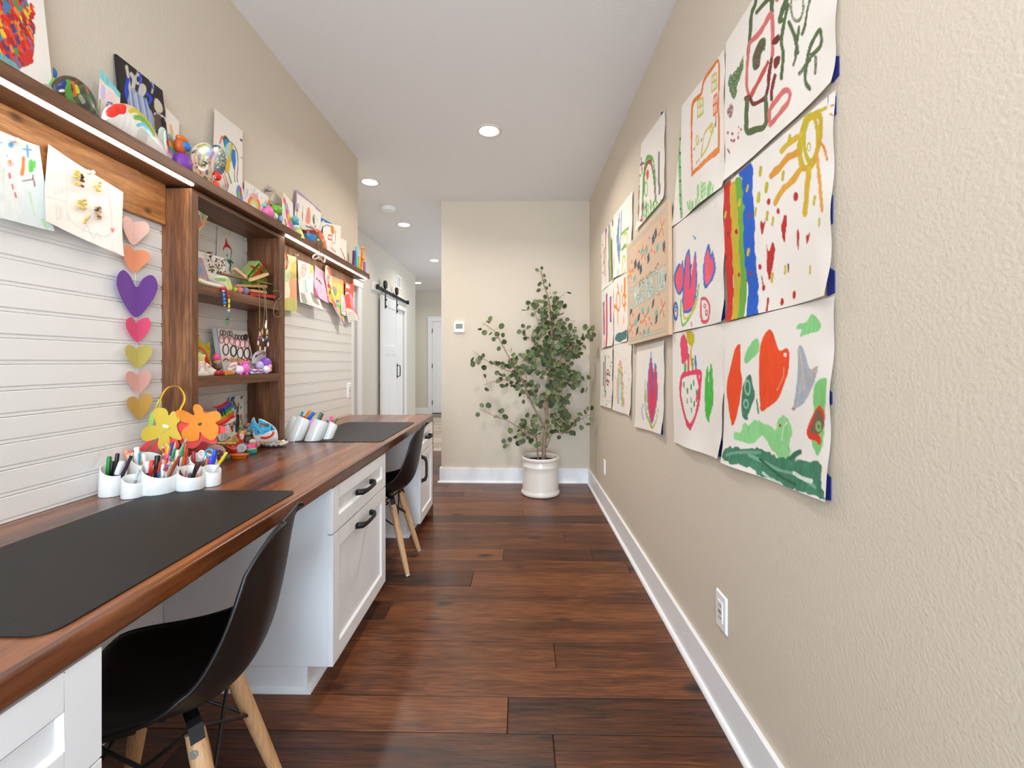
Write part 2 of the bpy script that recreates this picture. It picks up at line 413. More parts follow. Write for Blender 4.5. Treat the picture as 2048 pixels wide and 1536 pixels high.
# far entry door with its casing, hinges, threshold
yf = 9.85
casing('trim_3', MB().box(-2.06, -1.96, yf - .02, yf, 0, 2.08).box(-1.05, -.95, yf - .02, yf, 0, 2.08).box(-2.07, -.94, yf - .024, yf, 2.08, 2.17).box(-2.09, -.92, yf - .034, yf, 2.17, 2.19))
dr = struct(MB().box(-1.955, -1.055, yf - .008, yf + .03, .03, 2.07).build('door_3', M_trim))
for (xa, xb_, za, zb) in ((-1.955, -1.82, .03, 2.07), (-1.19, -1.055, .03, 2.07), (-1.56, -1.45, .25, 1.35)):
    MB().box(xa, xb_, yf - .018, yf - .008, za, zb).build('stile', M_trim, dr, bevel=.002)
for (xa, xb_, za, zb) in ((-1.82, -1.19, .03, .25), (-1.82, -1.19, 1.35, 1.48), (-1.82, -1.19, 1.94, 2.07)):
    MB().box(xa, xb_, yf - .0175, yf - .008, za, zb).build('rail', M_trim, dr, bevel=.002)
for zz in (.26, 1.08, 1.87): MB().box(-1.966, -1.95, yf - .03, yf - .016, zz - .05, zz + .05).build('hinge', mat('bronze', (96, 88, 78), .5, .6), dr)
MB().box(-1.955, -1.055, yf - .05, yf + .02, 0, .028).build('threshold', mat('threshold', (88, 82, 74), .6), dr)
mt = thing('doormat', 'grey woven mat lying in front of the far white door', 'mat', (-1.5, 9.55, 0))
MB().box(-1.95, -1.05, 9.3, 9.78, 0, .012).build('pile', mat('mat_grey', (150, 148, 142), .95, bump=.6, bscale=80), mt)
mk = MB()
for k in range(14): mk.box(-1.93 + k * .064, -1.90 + k * .064, 9.34, 9.37, .012, .015)
tag(mk.build('woven_dots', mat('mat_dark', (80, 78, 72), .95), mt), kind='stuff')
# outlets and wall devices
def outlet(name, label, P, n, hw, hh, label_face):
    """P centre on the wall, n outward normal along x or y"""
    t = thing(name, label, 'outlet', P)
    u = Vector((-n[1], n[0], 0))
    def plate(hw, hh, d0, d1, dz=0):
        b = MB(); P_ = Vector(P) + Vector((0, 0, dz)); n_ = Vector(n)
        A = [P_ + n_ * d0 + u * a + Vector((0, 0, c)) for a, c in ((-hw, -hh), (hw, -hh), (hw, hh), (-hw, hh))]
        k = .86 if d0 == 0 else 1
        B = [P_ + n_ * d1 + u * a * k + Vector((0, 0, c * (.93 if d0 == 0 else 1))) for a, c in ((-hw, -hh), (hw, -hh), (hw, hh), (-hw, hh))]
        return b.prism(A, B)
    plate(hw, hh, 0, .006).build('cover_plate', M_trim, t, bevel=.001)
    f = plate(.0166, .034, .006, .0085).build('receptacle', M_trim, t, bevel=.0006)
    sl = MB()
    for dz in (-.02, .02):
        for a in (-.006, .006):
            q = Vector(P) + Vector(n) * .0087 + u * a + Vector((0, 0, dz)); sl.box(q.x - .0012 - abs(n[0]) * .0, q.x + .0012, q.y - .0012, q.y + .0012, q.z - .004, q.z + .004)
    tag(sl.build('slot', mat('slot_grey', (90, 86, 82), .7), f), kind='stuff')
    plate(.010, .006, .0085, .0095).build('test_button', mat('button_grey', (150, 140, 132), .6), f)
    return t
pc = onX(1445.3, 1223.5, XR)
outlet('wall_outlet', 'white power outlet low on the bare near part of the right wall', (XR, (onX(1435.2, 1220, XR).y + onX(1454.5, 1220, XR).y) / 2, pc.z), (-1, 0, 0), .0395, .061, '')
pc = onX(1209.5, 934, XR)
outlet('wall_outlet', 'small white outlet on the right wall near the potted tree', (XR, pc.y, pc.z), (-1, 0, 0), .036, .058, '')
pc = onX(699.5, 781, XS)
outlet('wall_outlet', 'white outlet plate on the white boarding beside the end of the desk wall', (XS, pc.y - .02, pc.z), (1, 0, 0), .036, .058, '')
t = thing('thermostat', 'square white thermostat with a small grey screen on the back wall', 'thermostat', onY(919, 654, YB))
p0, p1 = onY(908.5, 643.5, YB), onY(929.5, 665, YB)
MB().box(p0.x, p1.x, YB - .024, YB, p1.z, p0.z).build('case', M_trim, t, bevel=.006, seg=3)
MB().box(p0.x + .018, p1.x - .018, YB - .0255, YB - .023, p1.z + .035, p0.z - .022).build('screen', mat('lcd', (122, 124, 108), .3), t, bevel=.002)
MB().box(p0.x + .03, p1.x - .03, YB - .0252, YB - .0238, p1.z + .012, p1.z + .02).build('button', mat('button_pale', (205, 205, 200), .5), t)
t = thing('smoke_detector', 'flat white smoke detector on the hall ceiling between two lights', 'detector', (-1.33, 4.45, CEIL))
MB().lathe([(.07, 0), (.07, -.012), (.055, -.032), (.02, -.036)], (-1.33, 4.45, CEIL), 28).build('case', M_trim, t, smooth=True)
MB().lathe([(.058, -.0), (.058, -.020), (.0565, -.024), (.0565, 0)], (-1.33, 4.45, CEIL - .0001), 28).build('vent_ring', mat('ring_grey', (170, 168, 165), .7), t, smooth=True)
# recessed ceiling lights
def downlight(X, Y, label, power, r=.088):
    t = thing('ceiling_light', label, 'ceiling light', (X, Y, CEIL), 'round recessed lights in the ceiling')
    MB().lathe([(r, 0), (r, -.004), (r - .006, -.007), (r * .76, -.004), (r * .70, -.0012), (r * .7, 0)], (X, Y, CEIL), 40).build('trim_ring', mat('light_ring', (226, 222, 216), .5), t, smooth=True)
    MB().lathe([(r * .70, -.0011), (r * .68, -.0042), (.01, -.0052)], (X, Y, CEIL), 32).build('lens', mat('light_lens', (255, 250, 242), .5, emit=14), t, smooth=True)
    l = lamp('light_bulb', 'AREA', (X, Y, CEIL - .012), power, (1.0, .94, .86), shape='DISK', size=.11, spread=R(150))
    return t
downlight(-.208, 2.98, 'round recessed light on its own above the passage floor', DOWN_W)
downlight(-1.305, 3.81, 'recessed light beside the end of the upper left wall', DOWN_W * .34)
downlight(-1.32, 5.0, 'recessed light just past the smoke detector', DOWN_W * .34)
downlight(-1.32, 6.77, 'small recessed light by the edge of the back wall', DOWN_W * .34)
downlight(-2.02, 8.69, 'smallest recessed light, far above the end of the hall', DOWN_W * .34)
downlight(-.208, .9, 'round recessed light above the near part of the passage', DOWN_W * .12)
downlight(-.208, -1.2, 'round recessed light behind the viewer', DOWN_W * .3)
# ================================================================== desk, cabinets, shelf unit
DT, DTH = .768, .040
t = MB().box(XS, XD, -1.5, YE - .012, DT - DTH, DT)
o = solo(t, 'worktop', M_top, 'long reddish brown wooden worktop along the left wall', 'worktop', bevel=.004)
def shaker(parent, name, y0, y1, z0, z1, xf, m=M_cab, rail=.058, th=.019, handle=None):
    """recessed-panel front; parts: one mesh with a real recess"""
    b = MB(); xb = xf - th; rc = xf - .009; i0, i1, k0, k1 = y0 + rail, y1 - rail, z0 + rail, z1 - rail
    b.box(xb, xf, y0, i0, z0, z1).box(xb, xf, i1, y1, z0, z1)
    b.box(xb, xf, i0, i1, z0, k0).box(xb, xf, i0, i1, k1, z1)
    d = b.build(name, m, parent, bevel=.0012, seg=1)
    p = MB(); e = .006
    p.prism([(xf - .0005, y, z) for y, z in ((i0, k0), (i1, k0), (i1, k1), (i0, k1))], [(rc, y, z) for y, z in ((i0 + e, k0 + e), (i1 - e, k0 + e), (i1 - e, k1 - e), (i0 + e, k1 - e))])
    p.f.pop(0); p.m.pop(0)
    p.build('panel', m, d)
    return d
def pull(parent, y, z, x, vertical=False, L=.165):
    """black arched pull with flat feet"""
    b = MB(); n = 14; pts = []; h = L / 2
    for i in range(n + 1):
        s = -1 + 2 * i / n; pts.append((abs(s) < .8) * 0 + s * h)
    P = []; rr = []
    for s in [-1, -.97, -.86, -.6, -.3, 0, .3, .6, .86, .97, 1]:
        out = .004 if abs(s) > .96 else (.024 if abs(s) > .8 else .030 + .004 * (1 - s * s))
        a = s * h
        P.append((x + out, y + (0 if vertical else a), z + (a if vertical else 0))); rr.append(.0085 if abs(s) > .8 else .0062)
    b.tube(P, rr, 10, flat=1.5 if not vertical else 1.5)
    for s in (-1, 1):
        if vertical: b.box(x, x + .005, y - .009, y + .009, z + s * h - .012, z + s * h + .012)
        else: b.box(x, x + .005, y + s * h - .012, y + s * h + .012, z - .009, z + .009)
    return b.build('handle', M_black, parent, smooth=True)
XF = -.665
def cabinet(y0, y1, label, kind):
    t = thing('base_cabinet', label, 'cabinet', (-.95, (y0 + y1) / 2, 0))
    xb, xc = -1.29, XF - .0195
    b = MB()
    for ya, yb in ((y0, y0 + .018), (y1 - .018, y1)):
        b.box(xb, xc, ya, yb, .09, DT - DTH - .001).box(xb, -.774, ya, yb, 0, .09)
    b.box(xb, xc, y0 + .018, y1 - .018, .09, .108).box(xb, xc, y0 + .018, y1 - .018, .70, DT - DTH - .001).box(xb, xb + .01, y0 + .018, y1 - .018, .108, .7)
    b.box(xc - .02, xc - .0005, y0 + .018, y1 - .018, .545, .575)
    b.build('body', M_cab, t, bevel=.001, seg=1)
    MB().box(-.773, -.755, y0 + .0, y1, 0, .0895).build('toe_kick', M_cab, t)
    s = MB(); shoe(s, -.755, y0 - .012, -.755, y1 + (.012 if kind != 'slim' else 0), 1, 0, .016)
    for yy, ny in ((y0, -1), (y1, 1))[:1 if kind == 'slim' else 2]: shoe(s, -1.272, yy, -.74, yy, 0, ny, .012)
    s.build('shoe_molding', M_cab, t, smooth=True)
    g = .0015; mid = (y0 + y1) / 2
    ztop = DT - DTH - .005
    if kind == 'three':
        zz = [.089, .30, .546, ztop]
        for i in range(3):
            d = shaker(t, 'drawer', y0 + g, y1 - g, zz[i] + g, zz[i + 1] - g, XF)
    else:
        d = shaker(t, 'drawer', y0 + g, y1 - g, .561, ztop, XF, rail=.052)
        pull(d, mid, .643, XF, L=.165 if kind == 'wide' else .1)
        d = shaker(t, 'door', y0 + g, y1 - g, .089, .555, XF)
        if kind == 'wide': pull(d, mid, .507, XF)
        else: pull(d, y0 + .04, .45, XF, True)
    return t
cabinet(-.10, .691, 'white drawer cabinet under the near end of the desk', 'three')
cabinet(1.552, 2.171, 'white cabinet between the two chairs with drawer, door and black pulls', 'wide')
cabinet(2.93, 3.351, 'narrow white cabinet at the far end of the desk', 'slim')
MB_ = MB().box(-1.29, XD - .002, 3.3525, 3.3625, 0, DT - DTH - .001)
solo(MB_, 'end_panel', M_walnut, 'thin dark wood panel closing the far end of the desk', 'panel')
# modesty panel behind the knee spaces
b = MB().box(-1.293, -1.275, .691, 1.552, 0, DT - DTH - .001).box(-1.293, -1.275, 2.171, 2.93, 0, DT - DTH - .001).box(-1.293, -1.275, -1.5, -.1, 0, .727)
for nme, ya, yb, lb in (('back_panel', .693, 1.550, 'white panel at the back of the near knee space'), ('back_panel', 2.173, 2.928, 'white panel at the back of the far knee space')):
    solo(MB().box(-1.293, -1.275, ya, yb, 0, DT - DTH - .001), nme, M_cab, lb, 'panel')

# shelf unit: long top shelf, light strips, nail boards, display cubby
SX, SZ0, SZ1, SYE = -1.163, 1.815, 1.853, 3.392
t = thing('wall_shelf', 'long dark wood shelf over the desk, crowded with painted crafts', 'shelf', (-1.2, 1.4, SZ0))
MB().box(XS + .002, SX, -1.5, SYE, SZ0, SZ1).build('shelf_board', M_walnutY, t, bevel=.0025)
for ya, yb in ((-1.5, 1.568), (2.205, SYE - .02)):
    MB().box(SX - .024, SX - .014, ya, yb, SZ0 - .005, SZ0 - .0002).build('light_strip', mat('led_strip', (255, 246, 232), .5, emit=20), t)
    lamp('strip_light', 'AREA', (SX - .020, (ya + yb) / 2, SZ0 - .009), LED_W * (yb - ya), (1.0, .87, .70), (0, R(-14), 0), shape='RECTANGLE', size=.014, size_y=yb - ya)
for ya, yb, nm in ((-1.5, 1.568, 'knotty orange brown board under the shelf left of the cubby'), (2.205, YE - .014, 'worn brown board under the shelf right of the cubby')):
    solo(MB().box(XS + .0005, -1.279, ya, yb, 1.668, 1.8145), 'pin_board', M_rustic if ya < 0 else M_rustic2, nm, 'board', bevel=.002)
t = thing('display_cubby', 'open dark wood cubby with two shelves standing on the desk', 'shelf', (-1.27, 1.88, DT))
CX = -1.187
YL0, YL1, YR0, YR1 = 1.5695, 1.605, 2.166, 2.203
MB().box(-1.354, CX, YL0, YL1, DT + .0005, SZ0 - .012).build('side_board', M_walnut, t, bevel=.0015)
MB().box(-1.354, CX, YR0, YR1, DT + .0005, SZ0 - .012).build('side_board', M_walnut, t, bevel=.0015)
MB().box(CX - .03, CX, YR0 - .012, YR0, DT + .0005, 1.787).build('face_strip', M_walnut, t, bevel=.001)
ZA, ZB = 1.468, 1.119
MB().box(-1.354, CX, YL1, YR0, 1.788, SZ0 - .012).build('top_board', M_walnutY, t)
MB().box(-1.354, CX - .0005, YL1, YR0 - .0, ZA - .041, ZA).build('shelf_board', M_walnutY, t, bevel=.0015)
MB().box(-1.354, CX - .0005, YL1, YR0 - .0, ZB - .038, ZB).build('shelf_board', M_walnutY, t, bevel=.0015)
# black desk mats with thickness and soft corners
def mat_sheet(label, C4, name='desk_mat'):
    P = [onZ(x, y, DT) for x, y in C4]; r = .035; out = []
    n = len(P)
    for i in range(n):
        a, b_, c = P[i - 1], P[i], P[(i + 1) % n]
        u1, u2 = (a - b_).normalized(), (c - b_).normalized()
        for k in range(6):
            s = k / 5; out.append(b_ + u1 * r * (1 - s) ** 2 + u2 * r * s ** 2)
    b = MB(); b.prism([(p.x, p.y, DT + .003) for p in out], [(p.x, p.y, DT + .0004) for p in out])
    return solo(b, name, mat('mat_rubber', (17, 15, 14), .58, bump=.06, bscale=60), label, 'desk mat')
def mat_rect(label, x0, x1, y0, y1):
    return mat_sheet(label, [tuple(proj((x, y, DT))) for x, y in ((x0, y0), (x1, y0), (x1, y1), (x0, y1))])
mA = onZ(603, 984, DT); mB = onZ(350, 981, DT)
mat_rect('black desk mat lying in front of the near chair', -1.131, -.697, .635, 1.368)
mat_rect('black desk mat at the far end of the worktop', -1.155, -.700, 2.212, 2.93)

# ================================================================== moulded chairs
M_beech = wood('beech', (176, 128, 84), (212, 166, 120), (228, 186, 142), 'Z', 1.2, .42, grain=.4, bump=.02)
def make_chair(label):
    t = thing('shell_chair', label, 'chair', (0, 0, 0), 'moulded black chairs at the desk')
    prof = [(-.232, .424, .150), (-.222, .440, .182), (-.195, .449, .203), (-.15, .445, .218), (-.08, .434, .229), (0, .427, .233), (.07, .429, .233), (.125, .446, .231), (.168, .482, .227), (.196, .53, .222), (.218, .59, .215), (.238, .655, .206), (.255, .715, .194), (.270, .765, .172), (.280, .796, .140), (.287, .812, .085)]
    n = len(prof); cols = 21
    P = smooth_curve([(a - .13 * max(0, b - .45), .427 + (b - .427) * .99, c * .89) for a, b, c in prof], 3)
    vs = []; k = len(P)
    for i in range(k):
        x, z, hw = P[i]; q = P[min(i + 1, k - 1)]; p = P[max(i - 1, 0)]
        d = Vector((q[0] - p[0], 0, q[1] - p[1])).normalized(); nrm = Vector((-d.z, 0, d.x))
        f = i / (k - 1)
        lift = .024 + .061 * math.exp(-((f - .482) / .2) ** 2) + .012 * f - (.035 * max(0, (f - .82) / .18)) - .02 * max(0, (.1 - f) / .1)
        for j in range(cols):
            s = -1 + 2 * j / (cols - 1)
            off = lift * (abs(s) ** 2.6) - .010 * max(0, abs(s) - .93) / .07
            pt = Vector((x, 0, z)) + nrm * off + Vector((0, s * hw * (1 - .04 * abs(s) ** 3), 0))
            vs.append(pt)
    fs = [(i * cols + j, i * cols + j + 1, (i + 1) * cols + j + 1, (i + 1) * cols + j) for i in range(k - 1) for j in range(cols - 1)]
    b = MB().add(vs, fs); sh = b.build('seat_shell', M_blackp, t, smooth='all', solid=.006, sub=1)
    # rolled rim
    edge = [vs[i * cols] for i in range(k)] + [vs[(k - 1) * cols + j] for j in range(1, cols)] + [vs[i * cols + cols - 1] for i in range(k - 2, -1, -1)] + [vs[j] for j in range(cols - 2, 0, -1)]
    r = MB(); ne = len(edge); rv = []
    for i in range(ne):
        p = Vector(edge[i]); d = (Vector(edge[(i + 1) % ne]) - Vector(edge[i - 1])).normalized(); e1 = d.cross(Vector((.3, 0, .95))).normalized(); e2 = d.cross(e1)
        for j in range(6): rv.append(p + (e1 * math.cos(j * math.pi / 3) + e2 * math.sin(j * math.pi / 3)) * .0052)
    r.add(rv, [(i * 6 + j, i * 6 + (j + 1) % 6, ((i + 1) % ne) * 6 + (j + 1) % 6, ((i + 1) % ne) * 6 + j) for i in range(ne) for j in range(6)])
    r.build('rim', M_blackp, sh, smooth='all')
    tops = {}; feet = {}
    for sx, sy in ((-1, -1), (-1, 1), (1, -1), (1, 1)):
        T = Vector((.092 * sx - .02, .092 * sy, .398)); F = Vector((.190 * sx - .01, .160 * sy, 0))
        tops[sx, sy], feet[sx, sy] = T, F
        g = MB(); pts = [F.lerp(T, q) for q in (0.02, .12, .5, .85, .97)]
        g.tube(pts, [.0125, .0142, .0175, .0195, .0185], 16)
        lg = g.build('leg', M_beech, t, smooth=True)
        MB().cyl(F, F.lerp(T, .02), .013, .013, 14).build('foot_glide', mat('glide', (200, 202, 204), .35, .3), lg, smooth=True)
        # black bracket over the head of the leg and a washer with a screw
        d = (T - F).normalized(); H_ = T + d * .004; cen = Vector((.03 * sx, .03 * sy, .413))
        br = MB(); side = d.cross(Vector((0, 0, 1))).normalized(); inn = (cen - H_); inn.z = 0; inn.normalize(); inn = (inn - d * inn.dot(d)).normalized(); sd = d.cross(inn)
        path = [F.lerp(T, .93) - inn * .0205, T - inn * .021 + d * .004, T + d * .012 - inn * .012, T + d * .016 + inn * .02, cen]
        for a_, b_ in zip(path[:-1], path[1:]):
            v = [a_ + sd * .013, a_ - sd * .013, b_ - sd * .013, b_ + sd * .013]; nn = (b_ - a_).cross(sd).normalized() * .0022
            br.prism([q + nn for q in v], [q - nn for q in v])
        br.build('bracket', M_black, t)
        wv = F.lerp(T, .88); od = -sd * sy * sx if False else Vector((0, sy, 0)); od = (od - d * od.dot(d)).normalized()
        ws = MB().cyl(wv + od * .018, wv + od * .0205, .0085, n=16).cyl(wv + od * .0205, wv + od * .0222, .005, n=12)
        ws.build('washer', mat('zinc', (190, 190, 188), .3, .8), lg, smooth=True)
    W = MB()
    def rod(a, b_, r=.0042): MB_rod.append((a, b_, r))
    MB_rod = []
    for s in (-1, 1):
        rod(tops[-1, s] + Vector((0, 0, -.01)), feet[1, s].lerp(tops[1, s], .62)); rod(tops[1, s] + Vector((0, 0, -.01)), feet[-1, s].lerp(tops[-1, s], .62))
        rod(tops[s, -1] + Vector((0, 0, -.01)), feet[s, 1].lerp(tops[s, 1], .62)); rod(tops[s, 1] + Vector((0, 0, -.01)), feet[s, -1].lerp(tops[s, -1], .62))
    for a_, b_, r_ in MB_rod:
        g = MB().cyl(a_, b_, r_, n=8); g.ell(a_, .0065, .0065, .0065, 8, 6).ell(b_, .0065, .0065, .0065, 8, 6)
        g.build('brace', M_black, t, smooth=True)
    sp = MB().box(-.08, .06, -.012, .012, .404, .414).box(-.012, .012, -.08, .08, .404, .414)
    sp.cyl((-.05, -.05, .40), (-.05, -.05, .425), .011, n=10).cyl((-.05, .05, .40), (-.05, .05, .425), .011, n=10).cyl((.05, -.05, .40), (.05, -.05, .425), .011, n=10).cyl((.05, .05, .40), (.05, .05, .425), .011, n=10)
    sp.build('seat_mount', M_black, t)
    return t
ch1 = make_chair('black moulded chair with wooden legs tucked under the near desk mat')
ch2 = copy_tree(ch1); ch2['label'] = 'black moulded chair with wooden legs in the far knee space'
ch1.location = (-.79, 1.005, 0); ch1.rotation_euler = (0, 0, R(13))
ch2.location = (-.80, 2.56, 0); ch2.rotation_euler = (0, 0, R(2))
# ================================================================== sheets that carry real paint marks (colour attribute on a fine grid)
def vnoise(x, y, s, seed=0):
    """smooth value noise on numpy arrays"""
    r = np.random.default_rng(seed); T = r.random((64, 64))
    u, v = x * s, y * s; i, j = np.floor(u).astype(int), np.floor(v).astype(int); a, b = u - i, v - j
    a = a * a * (3 - 2 * a); b = b * b * (3 - 2 * b)
    g = lambda p, q: T[p % 64, q % 64]
    return (g(i, j) * (1 - a) + g(i + 1, j) * a) * (1 - b) + (g(i, j + 1) * (1 - a) + g(i + 1, j + 1) * a) * b
class Canvas:
    """PX, PY: where each grid vertex lies on the photograph's measuring frame; k: sideways foreshortening"""
    def __init__(s, PX, PY, k, base):
        s.x, s.y, s.k = PX, PY, k; s.c = np.tile(np.array(lin(base)), (*PX.shape, 1)); s.seed = 1
    def _mask(s, d, w, soft):
        return np.clip((w - d) / soft + .5, 0, 1)
    def _blend(s, m, col, dry=.0, rough=.12):
        s.seed += 1
        n = vnoise(s.x * s.k * 2.2 + s.y * .25, s.y * .35, .16, s.seed) * .7 + vnoise(s.x * s.k, s.y, .05, s.seed + 31) * .3; n2 = vnoise(s.x * s.k * .3, s.y, .9, s.seed + 50)
        c = np.array(lin(col))[None, None, :] * (1 + rough * (n - .5) * 2)[..., None]
        if dry: m = m * np.clip(1.25 - dry * 2.4 * np.clip(n2 - (.75 - dry * .5), 0, 1), 0, 1).clip(0, 1)
        m = m[..., None]; s.c = s.c * (1 - m) + np.clip(c, 0, 1) * m
    def line(s, pts, w, col, dry=.15, soft=1.2, smooth=True, wob=.25):
        P = [(float(a), float(b)) for a, b in pts]
        if smooth and len(P) > 2:
            Q = smooth_curve([(a, b, 0) for a, b in P], 5); P = [(q.x, q.y) for q in Q]
        s.seed += 1
        D = np.full(s.x.shape, 1e9)
        if len(P) == 1: P = P * 2
        for (ax, ay), (bx, by) in zip(P[:-1], P[1:]):
            ax, bx = ax * s.k, bx * s.k; X = s.x * s.k; dx, dy = bx - ax, by - ay; L = dx * dx + dy * dy + 1e-9
            t = np.clip(((X - ax) * dx + (s.y - ay) * dy) / L, 0, 1)
            D = np.minimum(D, np.hypot(X - ax - t * dx, s.y - ay - t * dy))
        wn = w * 1.12 * (1 + wob * (vnoise(s.x * s.k, s.y, .07, s.seed) - .5) * 2)
        s._blend(s._mask(D, wn, soft), col, dry)
        return s
    def fill(s, pts, col, dry=.1, soft=1.5, smooth=True, rough=.12, edge=2.0):
        P = [(float(a), float(b)) for a, b in pts]
        if smooth: P = [(q.x, q.y) for q in smooth_curve([(a, b, 0) for a, b in P], 4, True)]
        s.seed += 1
        ox = (vnoise(s.x * s.k, s.y, .12, s.seed) - .5) * edge; oy = (vnoise(s.x * s.k, s.y, .12, s.seed + 9) - .5) * edge
        X, Y = s.x + ox / s.k, s.y + oy; ins = np.zeros(s.x.shape, bool); n = len(P)
        D = np.full(s.x.shape, 1e9)
        for i in range(n):
            (ax, ay), (bx, by) = P[i], P[(i + 1) % n]
            if ay != by:
                c = ((ay > Y) != (by > Y)) & (X < (bx - ax) * (Y - ay) / (by - ay) + ax); ins ^= c
            dx, dy = (bx - ax) * s.k, by - ay; L = dx * dx + dy * dy + 1e-9
            t = np.clip(((X - ax) * s.k * dx + (Y - ay) * dy) / L, 0, 1)
            D = np.minimum(D, np.hypot((X - ax) * s.k - t * dx, Y - ay - t * dy))
        d = np.where(ins, -D, D)
        s._blend(np.clip(.5 - d / soft, 0, 1), col, dry, rough); return s
    def ring(s, x, y, rx, ry, w, col, a0=0, a1=360, **kw):
        n = max(8, int((a1 - a0) / 24)); return s.line([(x + rx * math.cos(R(a0 + (a1 - a0) * i / n)), y + ry * math.sin(R(a0 + (a1 - a0) * i / n))) for i in range(n + 1)], w, col, **kw)
    def dot(s, x, y, rx, ry, col, **kw): return s.fill([(x + rx * math.cos(R(a)), y + ry * math.sin(R(a))) for a in range(0, 360, 45)], col, **kw)
    def hatch(s, x0, y0, x1, y1, n, w, col, slant=0, seed=0, **kw):
        r = random.Random(seed)
        for i in range(n):
            x = x0 + (x1 - x0) * (i + r.uniform(.1, .9)) / n; s.line([(x, y0 + r.uniform(0, (y1 - y0) * .3)), (x + slant, y1 - r.uniform(0, (y1 - y0) * .3))], w, col, smooth=False, **kw)
        return s
    def bands(s, f, cols, w0, w1):
        for i, c in enumerate(cols): s.line(f(w0 + (w1 - w0) * i / max(1, len(cols) - 1)), abs(w1 - w0) / max(1, len(cols) - 1) * .55, c)
        return s
    def speck(s, x0, y0, x1, y1, n, r0, cols, seed=0, ry=1.0):
        r = random.Random(seed)
        for i in range(n):
            q = r.uniform(.6, 1.3) * r0; s.dot(r.uniform(x0, x1), r.uniform(y0, y1), q / s.k, q * ry, r.choice(cols), edge=.5)
        return s
def grid_object(name, V, col=None, mats=None, parent=None, origin=(0, 0, 0), thick=0, mask=None):
    """V: (m, n, 3) world vertices; col: (m, n, 3) linear colours; mask: (m-1, n-1) of faces kept"""
    m, n = V.shape[:2]; idx = np.arange(m * n).reshape(m, n)
    q = np.stack([idx[:-1, :-1], idx[:-1, 1:], idx[1:, 1:], idx[1:, :-1]], -1)
    q = q[mask] if mask is not None else q.reshape(-1, 4)
    used = np.unique(q); remap = np.full(m * n, -1); remap[used] = np.arange(len(used)); q = remap[q]
    co = (V.reshape(-1, 3)[used] - np.array(origin)).astype(np.float32)
    me = bpy.data.meshes.new(name)
    me.vertices.add(len(co)); me.vertices.foreach_set('co', co.ravel())
    me.loops.add(q.size); me.loops.foreach_set('vertex_index', q.ravel().astype(np.int32))
    me.polygons.add(len(q)); me.polygons.foreach_set('loop_start', np.arange(0, q.size, 4, dtype=np.int32))
    me.polygons.foreach_set('use_smooth', np.ones(len(q), bool))
    me.update(); me.validate()
    if col is not None:
        at = me.color_attributes.new('paint', 'FLOAT_COLOR', 'POINT')
        c = np.ones((len(co), 4), np.float32); c[:, :3] = col.reshape(-1, 3)[used]; at.data.foreach_set('color', c.ravel())
    for mm in (mats if isinstance(mats, (list, tuple)) else [mats]): me.materials.append(mm)
    o = bpy.data.objects.new(name, me); C.objects.link(o); o.location = origin
    if parent: o.parent = parent; o.location = Vector(origin) - rootloc(parent)
    if thick:
        md = o.modifiers.new('solid', 'SOLIDIFY'); md.thickness = thick; md.offset = 0
    return o
def in_poly(X, Y, P):
    ins = np.zeros(X.shape, bool); n = len(P)
    for i in range(n):
        (ax, ay), (bx, by) = P[i], P[(i + 1) % n]
        if ay != by: ins ^= ((ay > Y) != (by > Y)) & (X < (bx - ax) * (Y - ay) / (by - ay) + ax)
    return ins
def sheet(name, label, cat, corners, Xt, Xb, base, paint=None, step=1.5, wave=None, group=None, rough=.8, nrm=1, thick=0, outline=None, parent=None, k=None):
    """corners TL, TR, BR, BL measured on the frame; top edge on plane X=Xt, bottom on X=Xb; nrm: which way the room is.
    wave(u, v) -> metres of lift off that plane; outline: polygon on the frame that the sheet is cut to"""
    TL, TR, BR, BL = [onX(*c, X) for c, X in zip(corners, (Xt, Xt, Xb, Xb))]
    wpx = max(abs(corners[0][0] - corners[1][0]), abs(corners[3][0] - corners[2][0])); hpx = max(abs(corners[0][1] - corners[3][1]), abs(corners[1][1] - corners[2][1]))
    n, m = max(8, int(wpx / step)), max(8, int(min(hpx, 480) / step))
    u = np.linspace(0, 1, n)[None, :, None]; v = np.linspace(0, 1, m)[:, None, None]
    A = [np.array(p) for p in (TL, TR, BR, BL)]
    V = (A[0] * (1 - u) + A[1] * u) * (1 - v) + (A[3] * (1 - u) + A[2] * u) * v
    PX, PY = proj(V)
    cx = sum(c[0] for c in corners) / 4; kk = k or FPX / max(60, abs(cx - 1039.5)); kk = max(1, kk)
    cv = Canvas(PX, PY, kk, base)
    if paint: paint(cv)
    if wave is not None:
        U, W = np.meshgrid(np.linspace(0, 1, n), np.linspace(0, 1, m)); V = V.copy(); V[..., 0] += nrm * wave(U, W)
    mask = None
    if outline is not None:
        fx = (PX[:-1, :-1] + PX[1:, 1:]) / 2; fy = (PY[:-1, :-1] + PY[1:, 1:]) / 2; mask = in_poly(fx, fy, outline)
    org = tuple(V.reshape(-1, 3).mean(0)) if parent is None else tuple(rootloc(parent))
    if parent is None: org = (org[0], org[1], float(V[..., 2].min()))
    o = grid_object(name, V, cv.c, paintmat('painted_paper' if rough > .6 else 'painted_gloss', rough), parent, org, thick, mask)
    return tag(o, label, cat, group)
